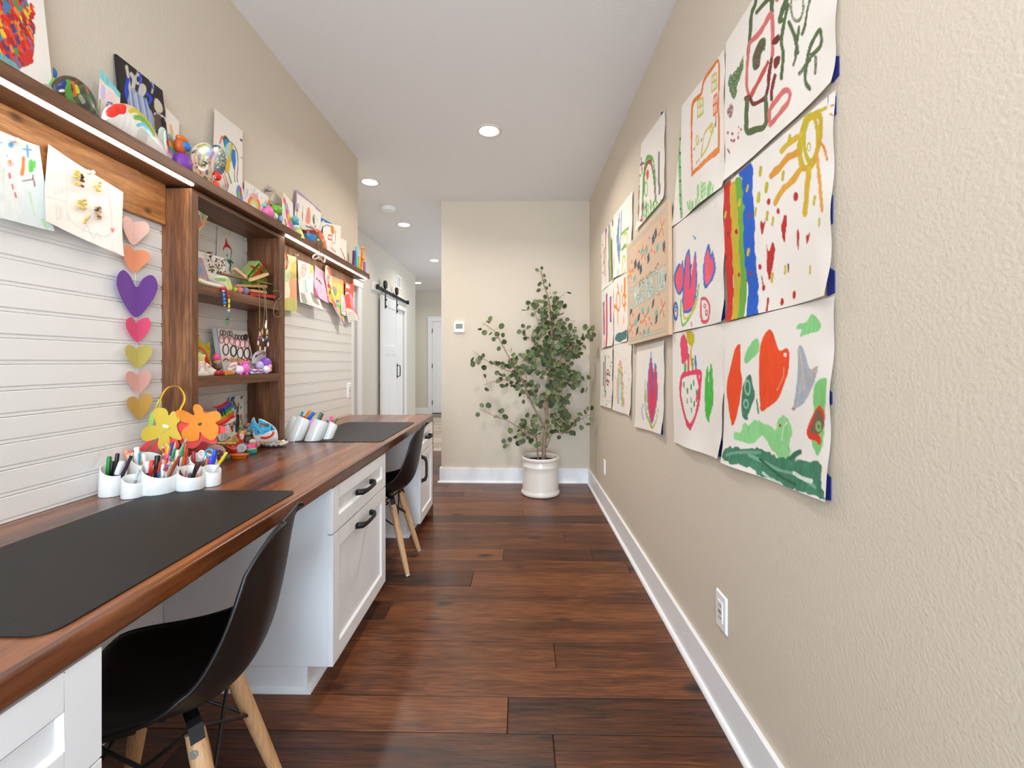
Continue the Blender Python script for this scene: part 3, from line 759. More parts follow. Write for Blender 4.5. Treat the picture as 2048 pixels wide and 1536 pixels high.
# ================================================================== paintings taped to the right wall
XP = XR - .006
WHITE = (240, 234, 226)
def wavef(seed, amp=.004, curl=.012, corner=0.0):
    r = random.Random(seed); a, b, c, d = [r.uniform(0, 6.28) for _ in range(4)]
    f1, f2 = r.uniform(3, 6), r.uniform(5, 9)
    def f(U, W):
        z = amp * (np.sin(U * f1 + W * 3 + a) * .6 + np.sin(W * f2 - U * 2 + b) * .5 + 1.1)
        z = z + amp * 1.1 * np.sin(U * 9 + c) * W ** 2
        return z + curl * np.clip((W - .8) / .2, 0, 1) ** 2 * (.6 + .4 * np.sin(U * 5 + d)) + .6 * amp * np.clip((U - .9) / .1, 0, 1) * np.sin(W * 16 + c) * 1.5 + corner * (np.clip((U + W - 1.6) / .4, 0, 1) ** 2)
    return f
def tape(o, spots):
    for (x, y0, y1, dx) in spots:
        x -= 5; a, b = onX(x, y0, XR - .003), onX(x, y1, XR - .003); c = onX(x + dx * .5 + 1, (y0 + y1) / 2, XR - .003)
        m = MB(); m.prism([(XR - .0005, a.y + .012, a.z), (XR - .0005, b.y + .012, b.z), (XR - .0005, min(b.y, c.y), b.z + .004), (XR - .0005, c.y, a.z - .012)],
                          [(XR - .006, a.y + .012, a.z), (XR - .006, b.y + .012, b.z), (XR - .0025, min(b.y, c.y), b.z + .004), (XR - .0025, c.y, a.z - .012)])
        m.build('tape', mat('painters_tape', (24, 38, 112), .6), o)
GD, RD, PK = (84, 104, 62), (122, 44, 36), (212, 112, 108)
def p1(c):
    c.line([(1515, -60), (1514, 0), (1505, 28), (1503, 60), (1499, 110)], 5, GD)
    c.line([(1549, -40), (1546, 8), (1547, 24)], 6, GD); c.line([(1515, 25), (1530, 8), (1546, -8)], 4, GD)
    c.line([(1498, 120), (1497, 170), (1502, 192)], 4, PK); c.line([(1503, 85), (1525, 62), (1545, 28), (1548, 60), (1549, 110)], 5, PK)
    c.line([(1501, 90), (1498, 130)], 4, PK); c.line([(1540, 125), (1520, 165), (1506, 190)], 4.5, (196, 84, 76))
    c.fill([(1531, 76), (1534, 92), (1526, 110), (1523, 132), (1512, 140), (1508, 118), (1518, 92)], (94, 82, 62), dry=.5)
    c.line([(1512, 138), (1510, 115), (1522, 84), (1533, 78), (1532, 100)], 2, GD)
    c.fill([(1561, 68), (1563, 80), (1554, 90), (1547, 88), (1551, 76)], (112, 40, 34))
    c.line([(1547, 118), (1542, 150), (1540, 175)], 4.5, RD); c.fill([(1564, 112), (1562, 128), (1553, 138), (1552, 118)], RD)
    c.line([(1554, 152), (1548, 175), (1546, 198)], 4.5, RD); c.line([(1541, 170), (1535, 195)], 3.5, RD)
    c.line([(1494, 198), (1503, 195), (1510, 208), (1533, 197)], 4.5, RD)
    c.line([(1497, 200), (1495, 235), (1496, 262), (1510, 260), (1530, 254), (1536, 235), (1535, 195)], 6, GD)
    c.line([(1543, 250), (1542, 222), (1556, 200), (1572, 182), (1582, 184), (1580, 202), (1566, 222), (1552, 240), (1543, 250)], 5, PK)
    c.fill([(1488, 112), (1489, 140), (1480, 165), (1472, 198), (1460, 172), (1462, 152), (1476, 140)], (84, 120, 64), dry=.6, edge=5)
    c.line([(1578, 10), (1572, 40), (1566, 80), (1570, 110), (1566, 155)], 5, GD); c.line([(1566, 40), (1562, 38), (1575, 0), (1590, -40)], 6, GD)
    c.line([(1580, 45), (1592, 72), (1598, 105)], 4.5, GD); c.line([(1600, 55), (1596, 90), (1594, 112)], 4, GD)
    c.line([(1626, -20), (1616, 20), (1612, 50), (1606, 68)], 3.5, GD, dry=.5); c.ring(1596, 12, 12, 30, 3.5, (112, 128, 88), dry=.7)
    c.line([(1622, 178), (1612, 160), (1618, 110), (1628, 80), (1640, 60), (1644, 70), (1642, 92), (1625, 110)], 4.5, GD, dry=.4)
    c.line([(1601, 148), (1622, 118)], 3.5, GD, dry=.6); c.line([(1632, 115), (1632, 145)], 4, GD, dry=.6); c.line([(1595, 113), (1590, 130)], 3, GD, dry=.6)
    c.fill([(1465, 208), (1470, 215), (1466, 235), (1460, 232), (1458, 220)], (150, 100, 84), dry=.8)
    c.speck(1458, 265, 1472, 305, 9, 3, [(182, 70, 64)], 3); c.speck(1478, 250, 1486, 290, 5, 2.5, [(196, 100, 92)], 4)
    c.dot(1556, 0, 4, 5, PK); c.dot(1592, -8, 8, 8, (122, 118, 96))
YL, OR, RR, GR, BL_, = (198, 178, 40), (222, 142, 44), (186, 36, 34), (104, 172, 66), (24, 92, 198)
def p2(c):
    c.line([(1455, 368), (1457, 400), (1461, 470), (1459, 540), (1458, 600), (1463, 640)], 14, (208, 38, 28)); c.line([(1470, 375), (1474, 440), (1476, 520), (1474, 636)], 12, (202, 176, 48))
    c.line([(1480, 368), (1486, 430), (1488, 520), (1487, 630)], 11, (108, 172, 60)); c.line([(1497, 340), (1500, 420), (1503, 520), (1509, 600), (1510, 628)], 16, BL_, dry=.3)
    c.line([(1484, 345), (1502, 352)], 8, BL_)
    for x, y in ((1498, 372), (1500, 500), (1483, 400), (1455, 425)): c.line([(x, y), (x - 2, y + 9)], 3.5, (206, 184, 56))
    for x, y, r in ((1460, 468, 5), (1454, 515, 5), (1476, 463, 5), (1479, 550, 4.5), (1504, 546, 4.5), (1502, 432, 4), (1495, 560, 2.5)): c.dot(x, y, r * .6, r, (168, 40, 34))
    c.ring(1622, 278, 14, 46, 6, YL); c.line([(1620, 236), (1640, 232), (1641, 280), (1625, 330), (1608, 338)], 6, (206, 170, 40)); c.line([(1615, 236), (1606, 262), (1599, 300), (1604, 330)], 8, YL)
    c.ring(1618, 294, 3, 8, 1.6, YL, soft=.9); c.line([(1616, 232), (1640, 222), (1652, 216)], 3.5, YL, dry=.5); c.line([(1662, 212), (1667, 210)], 2.5, OR); c.line([(1662, 228), (1668, 231)], 2, OR, dry=.5)
    c.line([(1604, 268), (1580, 285), (1563, 302)], 5, (214, 178, 52), dry=.4); c.line([(1580, 273), (1577, 284)], 4, YL)
    c.line([(1595, 306), (1575, 316), (1560, 335), (1543, 352)], 7, (218, 152, 48)); c.line([(1604, 335), (1585, 362), (1565, 382), (1552, 406)], 6.5, (220, 164, 52), dry=.4)
    c.line([(1619, 340), (1616, 380), (1614, 425)], 8, (214, 176, 44)); c.line([(1634, 300), (1640, 350), (1646, 395), (1650, 420)], 5, (224, 160, 66), dry=.4); c.line([(1642, 285), (1650, 296), (1655, 318)], 3.5, OR)
    for x, y, w in ((1523, 343, 4.5), (1567, 352, 4), (1535, 376, 4.5), (1520, 395, 4.5), (1537, 432, 4), (1548, 443, 3), (1514, 425, 3), (1633, 402, 4), (1645, 446, 3), (1546, 556, 4), (1572, 540, 3.5), (1625, 540, 3)):
        c.line([(x, y - 7), (x - 1.5, y + 6)], w, (196, 180, 44))
    for x, y, a, b in ((1593, 393, 5, 9), (1539, 404, 3.4, 7), (1558, 422, 3, 6.5), (1522, 534, 3.5, 6), (1529, 576, 3, 6), (1590, 590, 3.5, 9), (1565, 604, 3.5, 8)): c.dot(x, y, a, b, RR)
    c.fill([(1534, 438), (1527, 470), (1523, 452), (1525, 440), (1529, 446)], RR); c.fill([(1571, 430), (1576, 436), (1573, 470), (1570, 486), (1564, 458), (1568, 438)], RR)
    c.fill([(1600, 460), (1601, 480), (1599, 500), (1596, 478), (1597, 460)], RR); c.fill([(1624, 464), (1622, 478), (1617, 488), (1616, 470), (1620, 470)], RR)
    c.fill([(1547, 484), (1552, 498), (1546, 535), (1540, 560), (1535, 535), (1536, 500), (1535, 488), (1540, 502)], RR); c.line([(1525, 553), (1529, 576)], 2, RR); c.line([(1578, 530), (1577, 543)], 2.5, (128, 40, 30)); c.line([(1538, 598), (1537, 620)], 3, RR)
def p3(c):
    O = (238, 76, 24); G1, G2 = (136, 208, 134), (62, 124, 94)
    c.fill([(1482, 688), (1485, 694), (1485, 735), (1488, 765), (1480, 815), (1468, 852), (1460, 815), (1456, 775), (1466, 730), (1474, 698)], O, dry=.2)
    c.fill([(1537, 661), (1548, 666), (1560, 700), (1574, 696), (1581, 710), (1578, 745), (1570, 770), (1556, 800), (1536, 815), (1524, 822), (1521, 800), (1521, 740), (1524, 690)], O)
    c.dot(1572, 710, 3, 4, (244, 228, 216)); c.dot(1524, 816, 4, 6, O); c.line([(1570, 735), (1568, 755), (1556, 780)], 1.4, (246, 150, 110))
    c.fill([(1516, 676), (1522, 688), (1520, 705), (1508, 718), (1496, 727), (1493, 718), (1500, 695)], G1, dry=.25)
    c.fill([(1626, 628), (1642, 648), (1638, 662), (1622, 666), (1601, 673), (1604, 660), (1593, 658), (1598, 648), (1612, 644)], G1)
    c.fill([(1503, 748), (1508, 768), (1512, 790), (1504, 812), (1497, 830), (1488, 836), (1485, 815), (1490, 770)], G2, dry=.35); c.line([(1492, 836), (1495, 836)], 4, G2); c.ring(1498, 775, 5, 14, 1.8, (150, 196, 168)); c.ring(1494, 808, 4, 8, 1.8, (150, 196, 168)); c.line([(1515, 800), (1517, 825)], 2.5, (80, 138, 100), dry=.4)
    c.fill([(1598, 693), (1607, 695), (1615, 718), (1624, 738), (1636, 733), (1636, 752), (1626, 780), (1612, 805), (1592, 820), (1588, 822), (1592, 800), (1596, 770), (1598, 730)], (168, 176, 182), dry=.5, rough=.2); c.line([(1600, 700), (1608, 740), (1612, 780)], 2.5, (200, 182, 168), dry=.5); c.line([(1622, 752), (1636, 735)], 2.5, (206, 160, 140), dry=.5); c.dot(1589, 818, 3, 3, (196, 120, 100))
    c.fill([(1653, 755), (1658, 762), (1658, 800), (1652, 850), (1650, 880), (1646, 900), (1640, 912), (1634, 902), (1629, 890), (1626, 860), (1632, 820), (1630, 790), (1636, 765)], (128, 202, 120), dry=.3)
    c.line([(1640, 820), (1630, 840), (1620, 866), (1632, 872), (1646, 850), (1650, 830), (1644, 816)], 6, (222, 64, 30)); c.line([(1642, 825), (1634, 845), (1626, 868), (1640, 878), (1642, 882)], 6, (216, 60, 30)); c.fill([(1640, 818), (1652, 838), (1648, 862), (1634, 868), (1624, 860), (1632, 838)], (128, 92, 70), dry=.35); c.ring(1641, 853, 4, 8, 2.4, (118, 190, 108))
    c.fill([(1472, 866), (1484, 862), (1490, 845), (1498, 850), (1506, 842), (1516, 840), (1528, 848), (1540, 852), (1550, 860), (1556, 838), (1570, 832), (1582, 848), (1586, 868), (1580, 885), (1582, 905), (1578, 925), (1568, 925), (1558, 938), (1554, 910), (1542, 900), (1534, 885), (1522, 872), (1510, 885), (1498, 888), (1486, 882), (1472, 878)], (146, 216, 142), dry=.3, edge=5)
    c.line([(1576, 845), (1568, 855), (1564, 880)], 1.5, (214, 236, 206)); c.dot(1561, 851, 2.4, 3, (180, 40, 24)); c.line([(1560, 925), (1560, 938)], 7, (146, 216, 142)); c.line([(1574, 900), (1576, 926)], 6, (146, 216, 142))
    c.fill([(1452, 906), (1458, 895), (1480, 896), (1492, 900), (1512, 896), (1540, 906), (1556, 916), (1586, 912), (1596, 904), (1606, 908), (1594, 920), (1642, 924), (1650, 944), (1652, 972), (1660, 1000), (1640, 992), (1612, 984), (1580, 975), (1556, 960), (1530, 955), (1512, 940), (1490, 930), (1468, 926), (1452, 918)], (66, 128, 98), dry=.35, edge=6, rough=.3)
    c.line([(1500, 910), (1530, 925), (1560, 940), (1600, 950), (1640, 975)], 3, (120, 172, 146), dry=.3); c.line([(1520, 918), (1560, 950), (1600, 970)], 2.5, (44, 98, 74)); c.line([(1460, 910), (1480, 905), (1520, 905)], 3, (110, 164, 136), dry=.4); c.line([(1592, 946), (1610, 956), (1630, 962)], 4, (222, 230, 222), dry=.5); c.line([(1560, 890), (1566, 886), (1592, 912)], 0.1, G2)
    c.line([(1528, 945), (1545, 958), (1565, 966)], 2.4, (196, 214, 204), dry=.3); c.line([(1583, 916), (1592, 908), (1604, 904)], 4.5, (52, 112, 88))
OG = (226, 118, 36)
def p4(c):
    c.line([(1362, 228), (1361, 260), (1360, 300), (1361, 350), (1362, 400), (1364, 432)], 5, (126, 186, 106), dry=.2)
    for y in range(250, 440, 28): c.dot(1361.5, y, 1.4, 3, (70, 84, 66))
    c.line([(1385, 350), (1383, 300), (1384, 240), (1388, 205), (1403, 188), (1410, 160), (1430, 130), (1437, 122), (1441, 135), (1439, 200), (1439, 290), (1436, 305), (1410, 325), (1387, 346), (1385, 350)], 3.6, OG)
    c.line([(1437, 300), (1420, 315), (1400, 336)], 5, (232, 138, 66))
    for x, y, w, h, col in ((1430, 163, 10, 34, (204, 196, 92)), (1401, 213, 11, 36, (204, 196, 92)), (1432, 208, 8, 40, (232, 118, 48))):
        c.line([(x - w / 2, y + h / 2 + 4), (x - w / 2 + 1, y - h / 2 + 6), (x + w / 2, y - h / 2), (x + w / 2, y + h / 2 - 5), (x - w / 2, y + h / 2 + 4)], 2.2, col, smooth=False); c.line([(x, y - h / 2), (x, y + h / 2)], 2, col); c.line([(x - w / 2, y + 3), (x + w / 2, y - 3)], 2, col)
    c.line([(1404, 314), (1408, 275), (1415, 260), (1424, 252), (1426, 262), (1423, 272), (1416, 295), (1404, 314)], 2, (206, 190, 70)); c.ring(1425, 256, 3.5, 9, 2, (206, 190, 70)); c.line([(1432, 252), (1434, 232)], 2.5, (150, 120, 60)); c.ring(1395, 280, 2.5, 9, 1.8, (206, 190, 70))
    for x, y in ((1403, 282), (1388, 300), (1399, 322), (1394, 327)): c.line([(x, y), (x + 1, y - 4)], 1.4, (84, 78, 98))
    c.hatch(1375, 400, 1412, 422, 8, 3.2, (146, 204, 128), 4, 1, dry=.4); c.hatch(1395, 362, 1434, 400, 9, 3.2, (146, 204, 128), 3, 2, dry=.4)
def p5(c):
    c.line([(1284, 440), (1286, 390), (1290, 345), (1297, 325), (1304, 330), (1309, 360), (1312, 400)], 4, (124, 96, 92)); c.line([(1285, 400), (1288, 350), (1294, 318), (1302, 314), (1308, 325), (1312, 370)], 3.5, (86, 178, 66), dry=.4); c.line([(1290, 340), (1297, 322), (1304, 322)], 3, (176, 74, 40))
    c.line([(1277, 440), (1279, 360)], 2.5, (136, 90, 70)); c.speck(1272, 345, 1282, 380, 8, 2.4, [(70, 150, 54)], 5); c.fill([(1297, 338), (1298, 352), (1294, 360), (1293, 345)], (214, 92, 36)); c.ring(1292, 378, 3, 14, 1.6, (96, 186, 74)); c.line([(1319, 385), (1318, 330), (1319, 308)], 5, (128, 110, 124), dry=.3); c.line([(1284, 318), (1285, 345)], 3, (128, 110, 124)); c.line([(1281, 330), (1289, 326)], 2.5, (128, 110, 124))
    c.hatch(1286, 395, 1325, 440, 12, 2.4, (88, 180, 66), 2, 3); c.line([(1289, 420), (1292, 410), (1295, 425)], 1.6, (90, 60, 60)); c.line([(1281, 440), (1286, 442), (1289, 436)], 2, (206, 104, 70))
def p6(c):
    c.fill([(1239, 425), (1240, 440), (1239, 470), (1241, 505), (1240, 528), (1237, 512), (1234, 480), (1236, 450)], (108, 148, 178), dry=.3); c.line([(1243, 424), (1243, 455), (1241, 500)], 3, (96, 118, 196)); c.line([(1243, 470), (1250, 462), (1258, 456)], 2.5, (126, 178, 76)); c.ring(1252, 480, 4, 14, 2.2, (190, 196, 56)); c.ring(1248, 530, 3, 18, 2.4, (196, 200, 60)); c.line([(1244, 500), (1252, 490)], 3, (110, 176, 84)); c.line([(1238, 540), (1239, 552)], 2, (96, 150, 196))
def p7(c):
    for i, (col) in enumerate([(216, 96, 70), (44, 86, 176), (170, 92, 70), (60, 108, 186), (196, 196, 50), (96, 150, 70), (60, 66, 80)]): c.line([(1211 + i * 2.4, 450 - i * 2), (1213 + i * 1.9, 510), (1214 + i * 1.9, 566 - i * 1.5)], 2.6, col)
    c.line([(1209, 500), (1210, 548)], 4, (196, 132, 92), dry=.4); c.speck(1203, 478, 1209, 575, 14, 2.2, [(196, 186, 60), (94, 158, 90), (80, 120, 160)], 6)
def p8(c):
    for x, y0, y1, w in ((1208, 608, 665, 3.5), (1214, 592, 690, 5), (1222, 596, 640, 3.5)): c.line([(x, y0), (x, y1)], w + 1.4, (70, 100, 190)); c.line([(x, y0 + 4), (x, y1 - 3)], w, (218, 60, 92))
    c.line([(1214, 635), (1214, 662)], 2, (236, 170, 60)); c.line([(1208, 665), (1209, 690)], 2, (206, 90, 80))
def p9(c):
    c.ring(1237, 603, 3.5, 18, 2.8, (238, 136, 44)); c.line([(1236, 570), (1238, 586)], 3, (238, 136, 44)); c.line([(1230, 612), (1234, 616)], 3.5, (238, 136, 44)); c.line([(1236, 622), (1235, 650)], 2.4, (240, 160, 90)); c.line([(1250, 560), (1250, 600)], 5, (240, 132, 40)); c.line([(1250, 600), (1249, 645)], 3.5, (240, 140, 50)); c.ring(1249, 600, 4, 12, 2.6, (238, 136, 44)); c.line([(1243, 570), (1244, 582)], 3, (238, 136, 44))
    c.fill([(1231, 680), (1234, 668), (1246, 664), (1255, 660), (1256, 676), (1240, 684)], (74, 116, 118), dry=.2)
def p10(c):
    c.line([(1211, 715), (1210, 770), (1212, 790)], 4, (56, 116, 90)); c.line([(1208, 725), (1207, 770)], 2.5, (40, 60, 110)); c.ring(1216, 755, 3, 15, 1.8, (176, 44, 60)); c.ring(1216, 755, 1.5, 8, 1.4, (176, 44, 60)); c.speck(1204, 700, 1224, 812, 40, 1.7, [(60, 70, 90), (176, 60, 80), (80, 140, 90), (206, 176, 60)], 8)
def p11(c):
    for i, col in enumerate([(236, 110, 96), (240, 180, 90), (200, 206, 110), (120, 196, 150), (130, 180, 220)]):
        c.line([(1235 + i, 806), (1236 + i, 750), (1241, 722 + i * 6), (1246 - i, 750), (1248.5 - i, 812)], 1.7, col)
    c.speck(1229, 700, 1260, 800, 26, 1.5, [(120, 170, 220), (220, 120, 150), (130, 200, 160)], 9)
def p12(c):
    c.fill([(1303, 712), (1308, 745), (1309, 730), (1313, 728), (1316, 760), (1316, 800), (1311, 830), (1305, 848), (1299, 830), (1295, 790), (1297, 740)], (86, 128, 196)); c.fill([(1303, 720), (1306, 755), (1308, 790), (1309, 745), (1312, 735), (1315, 765), (1315, 800), (1310, 828), (1305, 845), (1300, 826), (1297, 790), (1299, 745)], (222, 62, 92)); c.line([(1307, 740), (1306, 795)], 1.8, (70, 90, 160)); c.line([(1291, 762), (1292, 820), (1300, 845), (1306, 855), (1314, 842), (1317, 820)], 2.6, (196, 186, 60)); c.line([(1293, 780), (1295, 825), (1303, 848)], 1.6, (96, 170, 96)); c.line([(1288, 808), (1285, 822), (1288, 838)], 2, (110, 160, 220)); c.line([(1303, 706), (1303, 716)], 2.6, (110, 150, 200))
def p13(c):
    BB, PP = (56, 110, 190), (238, 84, 118)
    c.fill([(1366, 520), (1368, 535), (1369, 570), (1364, 588), (1357, 588), (1350, 570), (1349, 550), (1358, 526), (1362, 530)], BB); c.fill([(1364, 528), (1367, 545), (1367, 568), (1362, 582), (1358, 584), (1352, 565), (1352, 552), (1360, 532)], (236, 92, 116))
    c.fill([(1378, 498), (1382, 520), (1386, 560), (1388, 520), (1392, 502), (1396, 545), (1396, 580), (1391, 615), (1376, 627), (1367, 618), (1368, 560), (1370, 520)], BB); c.fill([(1377, 506), (1380, 530), (1383, 575), (1387, 530), (1391, 512), (1394, 550), (1393, 590), (1389, 612), (1377, 621), (1370, 612), (1371, 560), (1373, 522)], PP); c.line([(1384, 530), (1382, 578)], 2, (70, 84, 156))
    c.fill([(1419, 488), (1424, 510), (1426, 500), (1434, 535), (1428, 558), (1420, 570), (1413, 578), (1409, 565), (1408, 530), (1413, 500)], BB); c.fill([(1418, 500), (1422, 520), (1425, 512), (1430, 535), (1424, 558), (1414, 570), (1411, 545), (1412, 512)], (240, 96, 122))
    c.line([(1364, 602), (1363, 625), (1369, 650), (1380, 640), (1394, 610), (1400, 570)], 2.8, (120, 196, 82)); c.line([(1367, 610), (1372, 636), (1384, 630), (1396, 600)], 2.2, (206, 200, 70)); c.ring(1352, 622, 4, 16, 3, BB); c.ring(1352, 618, 1.5, 5, 1.4, BB)
    c.line([(1405, 598), (1406, 640), (1418, 640), (1421, 612), (1414, 598), (1405, 598)], 3.4, (220, 84, 104)); c.ring(1412, 612, 1.4, 4, 2, (214, 70, 92)); c.ring(1415, 625, 2, 5, 1.6, (214, 70, 92)); c.line([(1387, 645), (1388, 652)], 2, (232, 110, 140)); c.dot(1390, 476, 2, 4, (110, 156, 210)); c.line([(1386, 472), (1389, 474)], 1.4, (110, 156, 210))
def p14(c):
    c.fill([(1370, 668), (1376, 690), (1377, 715), (1370, 725), (1365, 728), (1363, 705), (1362, 680)], (232, 76, 104)); c.fill([(1377, 662), (1387, 664), (1390, 678), (1384, 692), (1376, 684), (1374, 668)], (202, 186, 36)); c.line([(1384, 688), (1382, 710), (1386, 745)], 3, (202, 186, 36)); c.line([(1378, 712), (1377, 748)], 4, (226, 80, 110)); c.line([(1391, 714), (1392, 742)], 4, (56, 120, 190)); c.line([(1371, 730), (1371, 748)], 5, (92, 176, 84)); c.line([(1385, 720), (1386, 744)], 4.5, (196, 178, 40)); c.ring(1386, 724, 2, 6, 1.4, (120, 120, 40))
    c.line([(1364, 755), (1372, 748), (1400, 745), (1401, 765), (1399, 800), (1392, 835), (1383, 852), (1376, 845), (1367, 815), (1362, 785), (1364, 755)], 4.6, (226, 66, 98)); c.line([(1395, 750), (1399, 775), (1394, 800)], 4.5, (226, 66, 98), dry=.3); c.line([(1376, 845), (1383, 856)], 5, (226, 66, 98), dry=.4)
    for x, y in ((1369, 770), (1376, 782), (1383, 774), (1376, 802), (1384, 800), (1388, 765), (1390, 808), (1385, 820), (1394, 785)): c.line([(x, y - 3), (x + .3, y + 3)], 2.8, (48, 140, 70))
    c.fill([(1416, 732), (1417, 770), (1421, 728), (1425, 740), (1427, 775), (1428, 805), (1422, 830), (1420, 845), (1413, 832), (1410, 800), (1411, 750)], (74, 186, 66)); c.line([(1418, 745), (1419, 790)], 1.2, (120, 206, 110))
RW = [  # label, corners TL TR BR BL, painter, step
    ('large painting of a green and pink outlined figure, topmost on the right wall', [(1451.6, 86), (1678, -265), (1675, 163), (1454, 363)], p1, 1.5, [(1677, 105, 158, 7), (1676, -10, 4, 5)]),
    ('painting of a yellow sun over red marks with a striped rainbow edge', [(1450, 372), (1670, 180), (1669, 591), (1455.5, 643)], p2, 1.5, [(1671, 185, 235, 7), (1664, 382, 452, 8), (1669, 532, 590, 6)]),
    ('painting of orange, grey and green blobs above a dark green ground', [(1453, 646), (1671, 592), (1661, 1004), (1449, 925)], p3, 1.5, [(1666, 625, 650, 5), (1664, 774, 812, 5), (1659, 942, 1002, 11)]),
    ('painting of an orange outlined house with a green stripe at its left', [(1366, 212), (1451.6, 97.5), (1452, 373), (1346.5, 454)], p4, 1.6, []),
    ('narrow painting of a dark arch and trees above the pink sign', [(1284, 287), (1330, 220), (1330, 396), (1273, 462)], p5, 1.6, [(1329.5, 222, 252, 3), (1329.5, 378, 400, 2)]),
    ('painting of a blue bird shape with lime loops, second in the upper row', [(1227.5, 431.7), (1265.7, 381.6), (1263, 540), (1228, 557)], p6, 1.5, [(1265.5, 386, 402, 2)]),
    ('painting of upright blue and yellow stripes nearest the back wall', [(1202.4, 471), (1227.5, 438), (1229, 561), (1204.5, 582)], p7, 1.5, []),
    ('small painting of pink upright tulips in the middle row by the corner', [(1204, 584), (1228, 560), (1228, 690), (1205, 696)], p8, 1.5, []),
    ('painting of orange stick figures half behind the pink sign', [(1228.5, 560), (1258, 541), (1257, 682), (1228.5, 690)], p9, 1.5, []),
    ('lowest painting by the corner, dense dark specks round a green stem', [(1202, 701), (1226, 695), (1225, 817), (1201, 810)], p10, 1.5, [(1226, 696, 706, 2)]),
    ('painting of a small pastel rainbow arch in the bottom row', [(1228, 691), (1264, 680), (1262, 832), (1226, 819)], p11, 1.5, [(1263.5, 681, 694, 2), (1262, 808, 830, 3)]),
    ('painting of one big pink tulip hanging below the pink sign', [(1274, 695), (1330, 680), (1328, 869), (1270, 853)], p12, 1.5, [(1329, 680, 710, 3), (1326, 840, 869, 6)]),
    ('painting of pink tulips outlined in blue with a smiling pink face', [(1346, 456), (1449, 374), (1453, 643), (1342, 667)], p13, 1.5, [(1451, 595, 640, 4)]),
    ('painting of a red strawberry pot of brushes with a green leaf', [(1346.5, 668), (1453, 645), (1446, 918), (1348, 884)], p14, 1.5, [(1451, 648, 684, 4), (1447, 876, 915, 5)]),
]
for i, (lb, cr, fn, st, tp) in enumerate(RW):
    big = i < 4 or i > 11
    o = sheet('painting', lb, 'painting', cr, XP, XP, WHITE, fn, st, wavef(i, .0028 if big else .0018, .010 if i in (2, 13, 1, 0, 3) else .006, .006), nrm=-1, group='paintings taped to the right wall')
    tape(o, tp)
